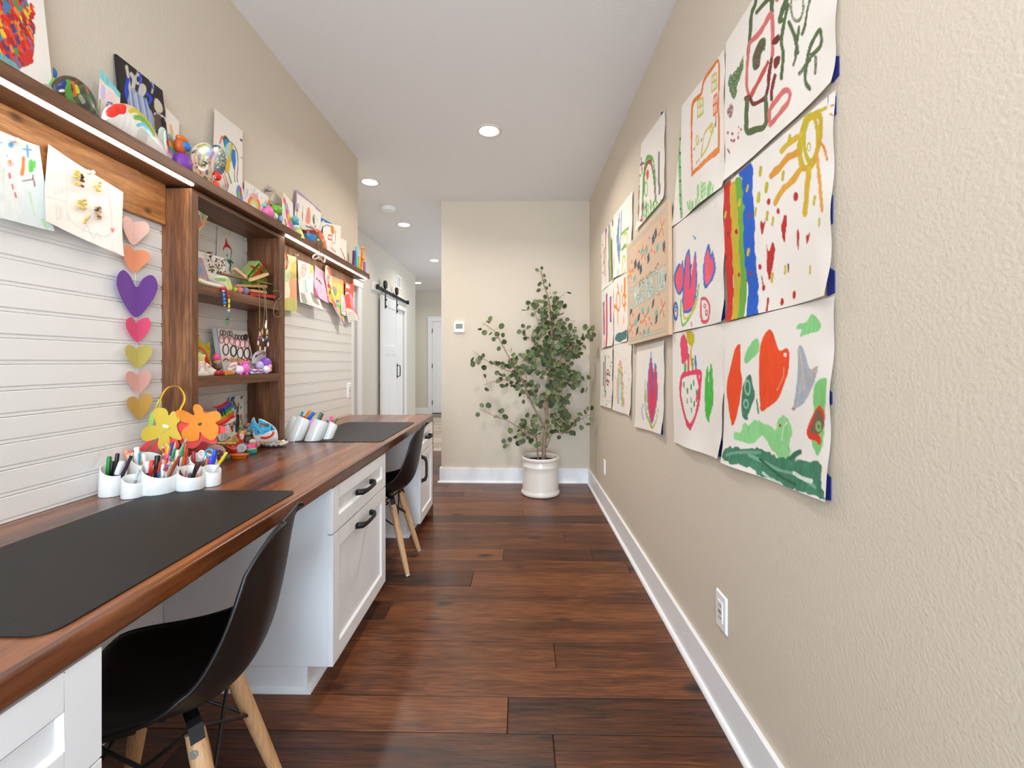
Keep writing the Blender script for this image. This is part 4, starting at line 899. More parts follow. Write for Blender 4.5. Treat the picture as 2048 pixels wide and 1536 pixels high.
# printed canvas sign
def sign(c):
    T, Y2, K, N_, PKc, ORc = (120, 186, 178), (216, 206, 96), (70, 92, 104), (60, 84, 98), (222, 76, 110), (234, 132, 56)
    TLc, TRc, BRc, BLc = (1253, 493.5), (1335, 402), (1336.5, 669.5), (1256.5, 690.5)
    def M(u, v): return ((TLc[0] * (1 - u) + TRc[0] * u) * (1 - v) + (BLc[0] * (1 - u) + BRc[0] * u) * v, (TLc[1] * (1 - u) + TRc[1] * u) * (1 - v) + (BLc[1] * (1 - u) + BRc[1] * u) * v)
    def L(pts, w, col, **k): c.line([M(*p) for p in pts], w, col, dry=0, soft=1.0, wob=.1, **k)
    for a, w, col in ((.035, 1.2, (150, 196, 184)), (.06, .7, (216, 150, 140))): L([(a, a), (1 - a, a), (1 - a, 1 - a), (a, 1 - a), (a, a)], w, col, smooth=False)
    r = random.Random(5)
    def flower(u, v, s):
        for k in range(8):
            a = k * math.pi / 4 + .3; L([(u + .012 * math.cos(a), v + .010 * math.sin(a)), (u + s * math.cos(a), v + s * 1.1 * math.sin(a))], 1.5, PKc if k % 2 else (226, 214, 130))
    def leafy(u, v, du, dv, col, n=5):
        L([(u, v), (u + du, v + dv)], .8, col)
        for k in range(n):
            t = (k + .5) / n; x, y = u + du * t, v + dv * t; L([(x, y), (x + .025, y - .012)], 1.4, col); L([(x, y), (x - .022, y + .008)], 1.4, col)
    for u, v, s in ((.08, .30, .06), (.42, .22, .075), (.86, .15, .075), (.42, .80, .07), (.86, .78, .075), (.08, .84, .06)): flower(u, v, s)
    for u, v in ((.15, .30), (.25, .29), (.60, .26), (.78, .19), (.93, .36), (.32, .82), (.53, .82), (.78, .66), (.13, .72), (.12, .2), (.68, .3)): c.dot(*M(u, v), 1.4, 4, ORc, edge=.4)
    for u, v in ((.20, .22), (.28, .26), (.70, .12), (.64, .15), (.90, .28), (.33, .31), (.52, .27)): leafy(u, v, .01, .07, N_)
    for u, v in ((.48, .20), (.18, .36), (.74, .26), (.36, .17), (.5, .72), (.36, .70), (.70, .78), (.18, .78), (.5, .9), (.38, .9)): leafy(u, v, .012, .05, T, 4)
    for u, v in ((.08, .70), (.26, .80), (.62, .74), (.92, .60), (.84, .62), (.7, .88), (.22, .92)): leafy(u, v, .015, -.06, N_, 4)
    for u, v in ((.42, .92), (.3, .92), (.58, .87), (.3, .17), (.55, .14)): c.dot(*M(u, v), 1.2, 3, PKc, edge=.4)
    # "use your" script line
    def text(paths, u0, v0, su, sv, w, col):
        for p in paths: L([(u0 + a * su, v0 + b * sv) for a, b in p], w, col, smooth=len(p) > 3)
    use = [[(0, 0), (.02, .8), (.35, .9), (.5, 0), (.5, .9)], [(1.0, .1), (.75, .2), (.95, .55), (.9, .9), (.65, .85)], [(1.2, .5), (1.5, .4), (1.4, .05), (1.2, .4), (1.3, .9), (1.6, .8)]]
    text(use, .27, .435, .085, .055, .8, (60, 58, 62))
    your = [[(0, 0), (.1, .7), (.4, .7), (.5, 0), (.4, 1.5), (.1, 1.6)], [(.9, .1), (.7, .5), (.9, .9), (1.15, .5), (.9, .1)], [(1.35, .1), (1.35, .8), (1.7, .8), (1.8, .1), (1.8, .9)], [(2.05, .9), (2.05, .1), (2.3, .15), (2.7, -.3), (3.0, .1)]]
    text(your, .48, .425, .10, .055, .9, (60, 58, 62))
    glyph = {'I': [[(.5, 0), (.5, 1)], [(.2, 0), (.8, 0)], [(.2, 1), (.8, 1)]], 'M': [[(0, 1), (0, 0), (.5, .6), (1, 0), (1, 1)]], 'A': [[(0, 1), (.5, 0), (1, 1)], [(.2, .65), (.8, .65)]], 'G': [[(1, .2), (.6, 0), (.1, .25), (.1, .75), (.6, 1), (1, .8), (1, .55), (.6, .55)]], 'N': [[(0, 1), (0, 0), (1, 1), (1, 0)]], 'T': [[(0, 0), (1, 0)], [(.5, 0), (.5, 1)]], 'O': [[(.5, 0), (.05, .3), (.05, .7), (.5, 1), (.95, .7), (.95, .3), (.5, 0)]]}
    for i, chh in enumerate('IMAGINATION'):
        u0 = .085 + i * .0775; wv = .052 if chh != 'I' else .04
        for p in glyph[chh]:
            q = [(u0 + a * wv, .465 + .175 * b - .0 * i) for a, b in p]
            c.line([M(a, b) for a, b in q], 3.6, (104, 172, 166), smooth=False, dry=0, wob=0); c.line([M(a, b) for a, b in q], 1.7, (232, 228, 216), smooth=False, dry=0, wob=0)
t = thing('canvas_sign', 'pink beige canvas sign with flowers, reading use your IMAGINATION', 'sign', onX(1300, 550, XR))
XCV = XR - .032
cs = [(1253, 493.5), (1335, 402), (1336.5, 669.5), (1256.5, 690.5)]
o = sheet('printed_face', None, None, cs, XCV, XCV, (222, 192, 164), sign, .8, parent=t)
Q = [onX(*p, XCV) for p in cs]; yy0, yy1 = (Q[1].y + Q[2].y) / 2, (Q[0].y + Q[3].y) / 2; 
b = MB().prism([(XCV + .0006, p.y, p.z) for p in Q], [(XR - .012, p.y, p.z) for p in Q]); b.build('stretcher', mat('canvas_edge', (206, 172, 138), .85), t, bevel=.002)
# ================================================================== potted tree by the back wall
PY0 = 3.93
def pl(px, py, d=0.0): return onY(px, py, PY0 + d)
pot = thing('potted_tree', 'tall leafy tree with round green leaves in a white pot by the corner', 'plant', tuple(onZ(1081, 986.5, 0)))
pc = Vector((pot.location.x, pot.location.y, 0))
M_pot = mat('pot_glaze', (232, 224, 214), .32, coat=.3)
pf = [(.160, .004), (.168, .006), (.1725, .018), (.1715, .028), (.164, .036), (.162, .05), (.161, .20), (.1605, .246), (.1635, .251), (.1640, .257), (.160, .263), (.159, .30), (.1655, .306), (.170, .316), (.1685, .328), (.160, .335), (.151, .333), (.148, .322), (.148, .29), (.10, .285), (.01, .284)]
MB().lathe(pf, pc, 56).build('pot', M_pot, pot, smooth=True)
so = MB(); so.lathe([(.147, .291), (.10, .300), (.05, .304), (.01, .305)], pc, 28)
tag(so.build('soil', mat('soil', (38, 28, 22), .95, bump=1, bscale=90), pot), kind='stuff')
M_bark = mat('bark', (150, 126, 104), .85, bump=.8, bscale=70, var=.25)
B = [  # (points on the frame with depth), radius start, radius end
    ([(1087, 922, 0), (1089, 889, 0), (1092, 855, 0), (1093, 815, .01), (1096, 770, .0), (1099, 737, 0), (1103, 676, 0), (1100, 612, .02), (1087, 568, .02), (1082, 540, 0)], .020, .003),
    ([(1077, 922, -.02), (1074, 883, -.02), (1069, 872, -.03), (1052, 867, -.05), (1022, 845, -.1), (988, 832, -.12), (958, 816, -.12)], .007, .002),
    ([(1091, 856, 0), (1072, 822, -.03), (1056, 788, -.05), (1044, 757, -.08), (1028, 735, -.1), (1005, 690, -.1), (988, 662, -.1), (964, 646, -.1)], .011, .002),
    ([(1040, 750, -.08), (1005, 737, -.14), (971, 720, -.18), (946, 702, -.2)], .004, .0015),
    ([(1058, 795, -.05), (1030, 765, .03), (1000, 760, .08), (968, 770, .1)], .004, .0015),
    ([(1069, 872, -.02), (1050, 868, .02), (1030, 872, .05), (1017, 895, .05)], .003, .0015),
    ([(1093, 895, 0), (1106, 866, -.03), (1130, 866, -.08), (1157, 842, -.1), (1188, 825, -.12)], .006, .002),
    ([(1099, 740, 0), (1118, 722, -.03), (1140, 696, -.06), (1167, 676, -.12), (1188, 662, -.24), (1188, 648, -.24)], .005, .0015),
    ([(1096, 790, 0), (1115, 772, .03), (1145, 762, .05), (1176, 762, .05)], .005, .0015),
    ([(1103, 680, 0), (1108, 640, .05), (1116, 600, .05), (1127, 590, .05)], .004, .0015),
    ([(1099, 735, 0), (1080, 700, .05), (1062, 680, .08), (1040, 660, .1)], .005, .0015),
    ([(1094, 830, 0), (1080, 800, .08), (1060, 775, .1), (1048, 740, .1)], .004, .0015),
    ([(1075, 880, -.02), (1066, 850, -.03), (1058, 835, -.03)], .003, .0012),
    ([(1103, 690, 0), (1130, 660, .06), (1150, 640, .06)], .003, .0012),
    ([(1100, 720, 0), (1075, 640, 0), (1062, 610, 0)], .003, .0012),
]
paths = []
for pts, r0, r1 in B:
    P = smooth_curve([pl(*q) for q in pts], 4); k = len(P); paths.append(P)
    jit = [Vector((random.uniform(-1, 1), random.uniform(-1, 1), 0)) * .003 for _ in P]
    m = MB().tube([p + j for p, j in zip(P, jit)], [r0 + (r1 - r0) * i / (k - 1) for i in range(k)], 8)
    m.build('trunk' if r0 > .015 else 'branch', M_bark, pot, smooth='all')
def leaf_mat(nm, a, b_):
    m, N, L, bs = newmat(nm); oi = N.new('ShaderNodeObjectInfo'); rp = ramp(N, [(0, a), (1, b_)]); L.new(oi.outputs['Random'], rp.inputs[0]); L.new(rp.outputs[0], bs.inputs['Base Color'])
    bs.inputs['Roughness'].default_value = .5; bs.inputs['Subsurface Weight'].default_value = 0; return m
M_leaf = leaf_mat('leaf_green', (58, 72, 42), (108, 122, 76))
LM = []
for v in range(3):
    m = MB(); n = 12; fold = (.18, .3, .1)[v]; vs = [(0, 0, 0)]
    for j in range(n):
        a = 2 * math.pi * j / n; r = 1 + .08 * math.cos(a) - .06 * math.cos(2 * a + v); x, y = r * math.cos(a), r * .92 * math.sin(a); vs.append((x + 1, y, fold * abs(y) + .12 * (x * x) * (v - 1)))
    vs[0] = (1, 0, -.02)
    m.add(vs, [(0, j + 1, (j + 1) % n + 1) for j in range(n)])
    me = bpy.data.meshes.new('leaf'); me.from_pydata(m.v, [], m.f); me.materials.append(M_leaf); me.polygons.foreach_set('use_smooth', [True] * len(me.polygons)); LM.append(me)
rl = random.Random(11); spots = []
for i, P in enumerate(paths):
    k = len(P)
    cnt = {0: 34, 1: 18, 2: 30, 3: 18, 4: 16, 5: 14, 6: 26, 7: 26, 8: 26, 9: 14, 10: 26, 11: 22, 12: 10, 13: 16, 14: 16}[i]
    for j in range(cnt):
        t0 = .45 if i in (0,) else (.25 if i in (1, 2, 6) else .15)
        t = t0 + (1 - t0) * (j + rl.random()) / cnt; q = P[min(k - 1, int(t * (k - 1)))]; sp = .035 + .03 * rl.random()
        spots.append((q, q + Vector((rl.gauss(0, 1), rl.gauss(0, 1), rl.gauss(0, 1))).normalized() * sp))
for (x, y, rx, ry, n) in ((1098, 668, 32, 34, 48), (1135, 690, 30, 26, 34), (1085, 720, 28, 28, 26), (1128, 750, 32, 24, 34), (1112, 790, 26, 24, 30), (1040, 730, 26, 22, 22), (1120, 840, 24, 24, 26), (1095, 620, 22, 24, 18), (1060, 850, 22, 18, 14), (1115, 712, 30, 30, 26)):
    for _ in range(int(n * 1.35)):
        a, r = rl.uniform(0, 6.28), math.sqrt(rl.random()); c = pl(x + rx * r * math.cos(a), y + ry * r * math.sin(a), rl.uniform(-.16, .16))
        best = min((q for P in paths for q in P[::2]), key=lambda q: (q - c).length)
        spots.append((best.lerp(c, .55) if (best - c).length > .12 else best, c))
tw = MB(); extra = MB(); nleaf = 0
for a, c in spots:
    c.x = min(c.x, XR - .062)
    d = (c - a); d = d.normalized() if d.length > 1e-4 else Vector((0, 0, 1))
    if (c - a).length > .03: tw.tube([a, (a + c) / 2 + Vector((0, 0, .006)), c], [.0014, .0012, .001], 4)
    s = rl.uniform(.020, .028) * (.75 if c.z > 1.75 else 1)
    nr = Vector((rl.gauss(0, .55), -1 + rl.gauss(0, .5), rl.gauss(.1, .6))).normalized(); x = (d - nr * d.dot(nr))
    x = x.normalized() if x.length > .05 else nr.orthogonal().normalized(); y = nr.cross(x); M = Matrix((x, y, nr)).transposed()
    if nleaf < 300:
        o = bpy.data.objects.new('leaf', LM[nleaf % 3]); C.objects.link(o); o.parent = pot
        o.matrix_local = Matrix.Translation(c - pot.location) @ (M * s).to_4x4(); nleaf += 1
    else: extra.add([c + M @ (Vector(v.co) * s) for v in LM[nleaf % 3].vertices], [tuple(p.vertices) for p in LM[nleaf % 3].polygons]); nleaf += 1
tag(tw.build('twig', M_bark, pot), kind='stuff')
o = tag(extra.build('foliage', mat('leaf_mid', (82, 98, 58), .5, var=.3, bscale=20), pot, smooth='all'), kind='stuff')
# ================================================================== crafts on and around the shelf
def plane_at(cx, X=None, Y=None, face=None):
    """upright plane through column cx at X (or Y); it faces back along the sight line unless face (degrees from +Y) is given"""
    p0 = onX(cx, 700, X) if X is not None else onY(cx, 700, Y)
    d = ray(cx, HY); d.z = 0; d.normalize()
    if face is not None: d = Vector((-math.sin(R(face)), math.cos(R(face)), 0))
    O = Vector((0, 0, CAMZ))
    def P(px, py):
        q = ray(px, py); t = (p0 - O).dot(d) / q.dot(d); return O + q * t
    return P, d
def poly_dist(PX, PY, P):
    D = np.full(PX.shape, 1e9); n = len(P)
    for i in range(n):
        (ax, ay), (bx, by) = P[i], P[(i + 1) % n]; dx, dy = bx - ax, by - ay; L = dx * dx + dy * dy + 1e-9
        t = np.clip(((PX - ax) * dx + (PY - ay) * dy) / L, 0, 1); D = np.minimum(D, np.hypot(PX - ax - t * dx, PY - ay - t * dy))
    return D
def form(name, label, cat, outline, base, paint=None, X=None, Y=None, face=None, thick=.0, round_=True, step=1.0, smooth=True, group=None, gloss=False, bow=0.0, floor_z=None, cx=None, parent=None, power=.5, depth=None):
    """a body of real thickness whose front outline is measured on the frame: round_ -> swells towards its middle; else a flat slab"""
    P = [(float(a), float(b)) for a, b in outline]
    if smooth: P = [(q.x, q.y) for q in smooth_curve([(a, b, 0) for a, b in P], 5, True)]
    if X is not None and face is None: face = 90
    if X is not None and X > -1.26 and min(p[1] for p in P) < 520 and floor_z is None: floor_z = SZ1 + .0005
    if floor_z is not None and X is not None:
        P = [(a, min(b, HY - FPX * (floor_z - CAMZ) / (-sY * X + cY * onX(a, 700, X).y))) for a, b in P]
    x0, x1 = min(p[0] for p in P), max(p[0] for p in P); y0, y1 = min(p[1] for p in P), max(p[1] for p in P)
    pf, d = plane_at(cx or (x0 + x1) / 2, X, Y, face)
    mm = step * .5
    n, m = max(10, int((x1 - x0) / step) + 3), max(10, int((y1 - y0) / step) + 3)
    xs, ys = np.linspace(x0 - mm, x1 + mm, n), np.linspace(y0 - mm, y1 + mm, m)
    PX, PY = np.meshgrid(xs, ys)
    ins = in_poly(PX, PY, P); D = poly_dist(PX, PY, P)
    # pull grid points just outside the outline onto it, so that the rim is clean
    near = (~ins) & (D < step * 1.5)
    if near.any():
        bx, by, bd = PX.copy(), PY.copy(), np.full(PX.shape, 1e9)
        for i in range(len(P)):
            (ax, ay), (cx_, cy_) = P[i], P[(i + 1) % len(P)]; dx, dy = cx_ - ax, cy_ - ay; L = dx * dx + dy * dy + 1e-9
            t = np.clip(((PX - ax) * dx + (PY - ay) * dy) / L, 0, 1); qx, qy = ax + t * dx, ay + t * dy; dd = np.hypot(PX - qx, PY - qy)
            k = dd < bd; bx = np.where(k, qx, bx); by = np.where(k, qy, by); bd = np.where(k, dd, bd)
        PX = np.where(near, bx, PX); PY = np.where(near, by, PY)
    ok = ins | near
    mask = ok[:-1, :-1] & ok[1:, :-1] & ok[:-1, 1:] & ok[1:, 1:] & (ins[:-1, :-1] | ins[1:, :-1] | ins[:-1, 1:] | ins[1:, 1:])
    q00, qx, qy = pf(0, 700), pf(1000, 700), None
    V = np.zeros((m, n, 3)); O = np.array((0, 0, CAMZ)); p0 = np.array(pf((x0 + x1) / 2, 700)); dn = np.array(d)
    a = (PX - HX) / FPX; u = (HY - PY) / FPX
    RX = np.stack([a * cY - sY, a * sY + cY, u], -1); t = (p0 - O).dot(dn) / RX.dot(dn); V = O + RX * t[..., None]
    cv = Canvas(PX, PY, 1.0, base)
    if paint: paint(cv)
    Din = np.where(ins, D, 0); mx = max(Din.max(), 1e-6); f = (1 - (1 - np.clip(Din / mx, 0, 1)) ** 2) ** power if round_ else np.clip(Din / (1.2 * step), 0, 1) ** .5
    off = f[..., None] * dn * (thick / 2)
    bend = 0
    if bow: bend = (bow * (((PX - x0) / (x1 - x0) - .5) ** 2 * 4))[..., None] * dn
    org = V[ins].mean(0) if ins.any() else V.reshape(-1, 3).mean(0); org = (org[0], org[1], float(V[mask_v(mask)][:, 2].min()))
    if parent is not None: org = tuple(rootloc(parent))
    mt_ = paintmat('painted_gloss', .25) if gloss else paintmat('painted_paper', .75)
    if not thick:
        o = grid_object(name, V + bend, cv.c, mt_, parent, org, 0, mask); return tag(o, label, cat, group)
    A, Bk = V - off + bend, V + off + bend
    idx = np.arange(m * n).reshape(m, n)
    q = np.stack([idx[:-1, :-1], idx[:-1, 1:], idx[1:, 1:], idx[1:, :-1]], -1)[mask]
    q2 = q[:, ::-1] + m * n
    # stitch the rim: boundary edges of the kept faces
    e = {}
    for f4 in q:
        for i in range(4):
            a_, b_ = int(f4[i]), int(f4[(i + 1) % 4]); k = (b_, a_)
            if k in e: del e[k]
            else: e[(a_, b_)] = 1
    rimq = np.array([(b_, a_, a_ + m * n, b_ + m * n) for a_, b_ in e]) if e else np.zeros((0, 4), int)
    Q = np.concatenate([q, q2, rimq]); allv = np.concatenate([A.reshape(-1, 3), Bk.reshape(-1, 3)]); allc = np.concatenate([cv.c.reshape(-1, 3)] * 2)
    used = np.unique(Q); remap = np.full(len(allv), -1); remap[used] = np.arange(len(used)); Q = remap[Q]
    co = (allv[used] - np.array(org)).astype(np.float32)
    me = bpy.data.meshes.new(name); me.vertices.add(len(co)); me.vertices.foreach_set('co', co.ravel()); me.loops.add(Q.size); me.loops.foreach_set('vertex_index', Q.ravel().astype(np.int32))
    me.polygons.add(len(Q)); me.polygons.foreach_set('loop_start', np.arange(0, Q.size, 4, dtype=np.int32)); me.polygons.foreach_set('use_smooth', np.full(len(Q), bool(round_))); me.update(); me.validate()
    at = me.color_attributes.new('paint', 'FLOAT_COLOR', 'POINT'); c4 = np.ones((len(co), 4), np.float32); c4[:, :3] = allc[used]; at.data.foreach_set('color', c4.ravel())
    me.materials.append(mt_)
    o = bpy.data.objects.new(name, me); C.objects.link(o); o.location = org
    if parent is not None: o.parent = parent; o.location = (0, 0, 0)
    return tag(o, label, cat, group)
def mask_v(mask):
    m, n = mask.shape; v = np.zeros((m + 1, n + 1), bool); v[:-1, :-1] |= mask; v[1:, :-1] |= mask; v[:-1, 1:] |= mask; v[1:, 1:] |= mask; return v
def yshelf(x, X, z=SZ1 if 'SZ1' in globals() else 1.853): return HY - (z - CAMZ) / abs(X) * (1039.5 - x)
def stand(name, label, cat, TL, TR, xl, xr, base, paint=None, Xt=-1.243, Xb=-1.205, z=1.8535, **k):
    """a sheet that stands on a shelf and leans to the wall"""
    return sheet(name, label, cat, [TL, TR, (xr, HY - (z - CAMZ) / abs(Xb) * (1039.5 - xr)), (xl, HY - (z - CAMZ) / abs(Xb) * (1039.5 - xl))], Xt, Xb, base, paint, k.pop('step', 1.2), **k)
WH = (238, 230, 220)
# ---- along the top shelf, from the viewer away
def a1(c):
    r = random.Random(2); cols = [(214, 40, 30), (198, 34, 30), (226, 70, 40), (232, 130, 40), (226, 196, 50), (50, 70, 140), (70, 120, 170), (90, 60, 110), (150, 40, 50), (80, 140, 90), (214, 50, 36), (222, 46, 34)]
    c.fill([(-55, -40), (10, -50), (50, 0), (66, 50), (68, 100), (60, 128), (30, 134), (-50, 110)], (190, 60, 50))
    for i in range(430):
        a, q = r.uniform(0, 6.28), math.sqrt(r.random()); x, y = 5 + 62 * q * math.cos(a), 45 + 92 * q * math.sin(a)
        if y > 20 and r.random() < .55: col = r.choice(cols[:4] + cols[8:9])
        else: col = r.choice(cols)
        c.line([(x, y), (x + r.uniform(2, 8), y + r.uniform(6, 16))], r.uniform(1.6, 3.6), col, smooth=False, dry=.3)
    c.line([(2, 112), (20, 126), (34, 138)], 5, (120, 170, 165), dry=.5); c.line([(30, 118), (40, 132)], 4, (140, 100, 130), dry=.4); c.line([(56, 105), (62, 122)], 5, (214, 44, 34))
stand('painting', 'large paper densely painted red and many colours at the near shelf end', 'painting', (-130, -420), (70, -160), -150, 108, WH, a1, Xt=-1.246, Xb=-1.20, step=1.3)
for lb, c_, q_, r_, cl in (('grey smooth pebble on the shelf before the dark painted arch', 97, 172, .013, (150, 144, 134)), ('green painted pebble behind the dark painted arch', 118, 160, .020, (88, 160, 60))):
    P = onX(c_, q_, -1.20); m = MB().ell((P.x, P.y, 1.8535 + r_ * 1.0), .012, r_ * 1.2, r_ * (1 if c_ < 100 else 1.9), 18, 12); solo(m, 'pebble', mat('pb%d' % c_, cl, .5), lb, 'pebble', smooth='all')
form('felt_point', 'small blue pointed felt piece behind the dark painted arch', 'craft', [(107, 134), (113, 143), (114, 150), (111, 158), (107, 150)], (30, 96, 160), X=-1.21, thick=.006, smooth=False)
def rainbow_piece(name, label, cx, X, ybase, W, Hh, bands, inner, mats_, cat='ornament', depth=.016):
    t = thing(name, label, cat, tuple(onX(cx, ybase, X))); s = (1039.5 - cx) / abs(X)
    c0 = Vector((X, t.location.y, t.location.z)); n = len(bands)
    for i, col in enumerate(bands):
        f = 1 - (1 - inner) * i / n; g = 1 - (1 - inner) * (i + 1) / n; fm = (f + g) / 2; w = (f - g) / 2
        pts = [c0 + Vector((0, -math.cos(R(a)) * W * fm, math.sin(R(a)) * Hh * fm)) for a in range(0, 181, 9)]
        MB().tube(pts, W * w * 1.18, 8).build('band', mat(name + str(i), col, .4), t, smooth='all')
    return t
# dark painted arch
def arch(c):
    for i in range(9):
        r_ = .96 - i * .08; pts = [(152 - 46 * r_ * math.cos(R(a)) + 8 * math.sin(R(a)), 232 - 84 * r_ * math.sin(R(a))) for a in range(0, 181, 15)]
        c.line(pts, 2.6, [(70, 50, 34), (112, 70, 40), (62, 66, 58), (88, 110, 60), (70, 76, 84), (60, 70, 62), (74, 92, 66), (90, 80, 70), (60, 64, 72)][i], dry=.1)
    c.line([(128, 165), (126, 180), (134, 200), (146, 215)], 5, (84, 150, 58)); c.line([(120, 165), (112, 176)], 5, (38, 52, 110)); c.line([(136, 165), (140, 178), (140, 190)], 3, (222, 100, 36)); c.line([(143, 172), (146, 184)], 3, (200, 206, 30)); c.line([(165, 180), (172, 200), (178, 218)], 3, (80, 120, 60)); c.line([(164, 168), (168, 184)], 2.4, (190, 84, 44)); c.line([(188, 195), (192, 215)], 3, (40, 80, 120)); c.dot(177, 212, 2.2, 2.6, (220, 90, 130)); c.line([(150, 192), (158, 204)], 3, (150, 160, 130)); c.dot(115, 182, 5, 3, (226, 222, 214))
form('painted_arch', 'dark painted plaster rainbow with green, orange and blue streaks', 'ornament', [(104, 178), (110, 160), (128, 151), (150, 155), (170, 170), (184, 188), (193, 212), (194, 250), (150, 250), (112, 225)], (70, 58, 44), arch, X=-1.19, thick=.028, gloss=True)
def a2(c):
    c.line([(202, 142), (210, 158), (226, 172), (240, 188)], 6, (136, 208, 214)); c.fill([(203, 170), (210, 175), (212, 195), (204, 200), (200, 188)], (214, 196, 232), dry=.4); c.line([(200, 200), (198, 222)], 2, (150, 210, 130)); c.line([(216, 205), (224, 206), (218, 214)], 1.6, (70, 110, 190)); c.line([(214, 210), (222, 225)], 2, (110, 140, 210)); c.fill([(215, 180), (230, 190), (228, 205), (214, 200)], (244, 214, 214), dry=.5); c.speck(203, 165, 215, 172, 6, 1.3, [(220, 200, 160), (210, 180, 170)], 3)
stand('folded_card', 'small white folded card with a turquoise top stripe and pastel scribbles', 'card', (201, 136), (241, 187), 193, 238, WH, a2, Xt=-1.215, Xb=-1.20)
def a3(c):
    S, B1 = (196, 192, 186), (38, 70, 200)
    c.line([(253, 134), (256, 150), (258, 165), (262, 200)], 3, S, dry=.3); c.line([(262, 148), (268, 160), (264, 185)], 4, S, dry=.4); c.line([(256, 160), (252, 180), (256, 200)], 3.4, B1, dry=.3)
    c.ring(276, 158, 5, 9, 2.4, S, dry=.3); c.line([(281, 150), (280, 165)], 2.4, B1); c.fill([(280, 168), (290, 170), (292, 182), (286, 192), (276, 188)], S); c.fill([(262, 175), (275, 185), (285, 195), (296, 210), (308, 235), (312, 262), (298, 262), (280, 240), (262, 222), (255, 210)], (150, 160, 178), dry=.4, rough=.35)
    for i in range(9): c.line([(260 + i * 4, 182 + i * 2), (264 + i * 5, 215 + i * 5)], 1.6, [(190, 190, 196), (96, 130, 200), (170, 176, 190)][i % 3], dry=.3)
    c.line([(294, 188), (302, 196), (298, 206)], 3, B1, dry=.3); c.line([(300, 160), (306, 172), (304, 185)], 1.8, S); c.line([(302, 165), (308, 180)], 1.6, B1); c.fill([(311, 196), (322, 205), (326, 222), (316, 226), (308, 214)], (206, 196, 178)); c.line([(310, 228), (324, 234), (330, 240)], 3, (206, 206, 210), dry=.4); c.fill([(310, 228), (324, 236), (322, 262), (310, 258)], (92, 70, 56), dry=.3); c.dot(326, 244, 4, 10, (12, 10, 10)); c.line([(274, 145), (278, 140)], 1, S)
TLc, TRc = (233, 108), (325, 181)
t = thing('black_canvas', 'black canvas panel painted with a silver and blue figure, leaning on the wall', 'painting', tuple(onX(285, 265, -1.22)))
Xb_ = -1.208; bl, br = (250, HY - (.679) / 1.208 * (1039.5 - 250)), (342, HY - .679 / 1.208 * (1039.5 - 342))
sheet('painted_face', None, None, [TLc, TRc, br, bl], -1.238, Xb_, (46, 38, 34), a3, 1.1, parent=t)
P4 = [onX(*p, X) for p, X in zip((TLc, TRc, br, bl), (-1.238, -1.238, Xb_, Xb_))]
MB().prism([p + Vector((-.0006, 0, 0)) for p in P4], [p + Vector((-.009, 0, 0)) for p in P4]).build('panel', mat('canvas_black', (20, 17, 16), .7), t)
# white plaster cloud with a rainbow
t = thing('rainbow_ornament', 'white plaster cloud with a painted red, pink, yellow, green and blue rainbow', 'ornament', tuple(onX(270, 268, -1.185)))
def cloudp(c):
    pass
def rb(c):
    c.fill([(202, 238), (216, 232), (236, 230), (258, 240), (266, 262), (262, 290), (200, 260)], (238, 234, 228), dry=0)
    c.fill([(268, 262), (275, 256), (285, 264), (286, 290), (268, 290)], (210, 204, 196), dry=0)
    for pts, w_, col in (([(243, 212), (268, 213), (290, 231), (303, 254), (309, 270)], 4.6, (240, 184, 160)), ([(252, 222), (268, 222), (287, 240), (300, 264)], 4.2, (212, 196, 44)), ([(262, 235), (276, 238), (289, 254), (298, 270)], 4.2, (118, 186, 74)), ([(267, 250), (277, 249), (286, 259), (292, 268)], 3.4, (80, 184, 212))): c.line(pts, w_, col, dry=0, wob=.15)
    c.fill([(206, 228), (212, 216), (228, 208), (244, 208), (246, 216), (240, 228), (228, 229), (216, 236)], (222, 54, 32))
form('painted_body', None, None, [(203, 232), (212, 215), (232, 207), (256, 209), (278, 222), (298, 244), (310, 264), (322, 284), (332, 308), (330, 330), (280, 310), (206, 262)], (236, 232, 226), rb, X=-1.182, thick=.03, gloss=True, parent=t)
def a4(c):
    c.line([(341, 252), (344, 268), (342, 285)], 3.4, (226, 186, 130)); c.line([(338, 270), (346, 282)], 2.4, (110, 190, 214))
    for i, col in enumerate([(230, 110, 90), (236, 170, 80), (226, 206, 90), (120, 196, 130), (120, 150, 220), (220, 150, 200)]): c.line([(338 + i * .4, 278 + i * 5), (349, 290 + i * 5)], 2.4, col)
stand('card', 'white card with a small rainbow drawing behind the purple clay figure', 'card', (331, 214), (359, 244), 332, 354, WH, a4)
form('clay_lump', 'small glossy mint and pink clay piece leaning on the black canvas', 'clay piece', [(317, 260), (324, 254), (332, 262), (334, 285), (337, 300), (336, 318), (322, 305), (316, 280)], (196, 212, 196), lambda c: (c.line([(330, 285), (334, 305)], 3, (232, 150, 176)), c.speck(318, 258, 333, 300, 14, 1.5, [(226, 230, 222), (150, 180, 160)], 4)), X=-1.19, thick=.012, gloss=True)
t = thing('clay_figure', 'clay figure with purple body, orange hair and big blue nose', 'clay figure', tuple(onX(364, 343, -1.2)))
def clay(mb_c, px, py, X, rpx, sx=1, sz=1, col=(0, 0, 0), nm='body', par=None, rough=.45, sy=1):
    s = (1039.5 - px) / abs(X); r = rpx / s; P = onX(px, py, X)
    return MB().ell(P, r * sx, r * sy, r * sz, 20, 14).build(nm, mat('clay%02x%02x%02x' % tuple(int(v) for v in col), col, rough), par, smooth='all')
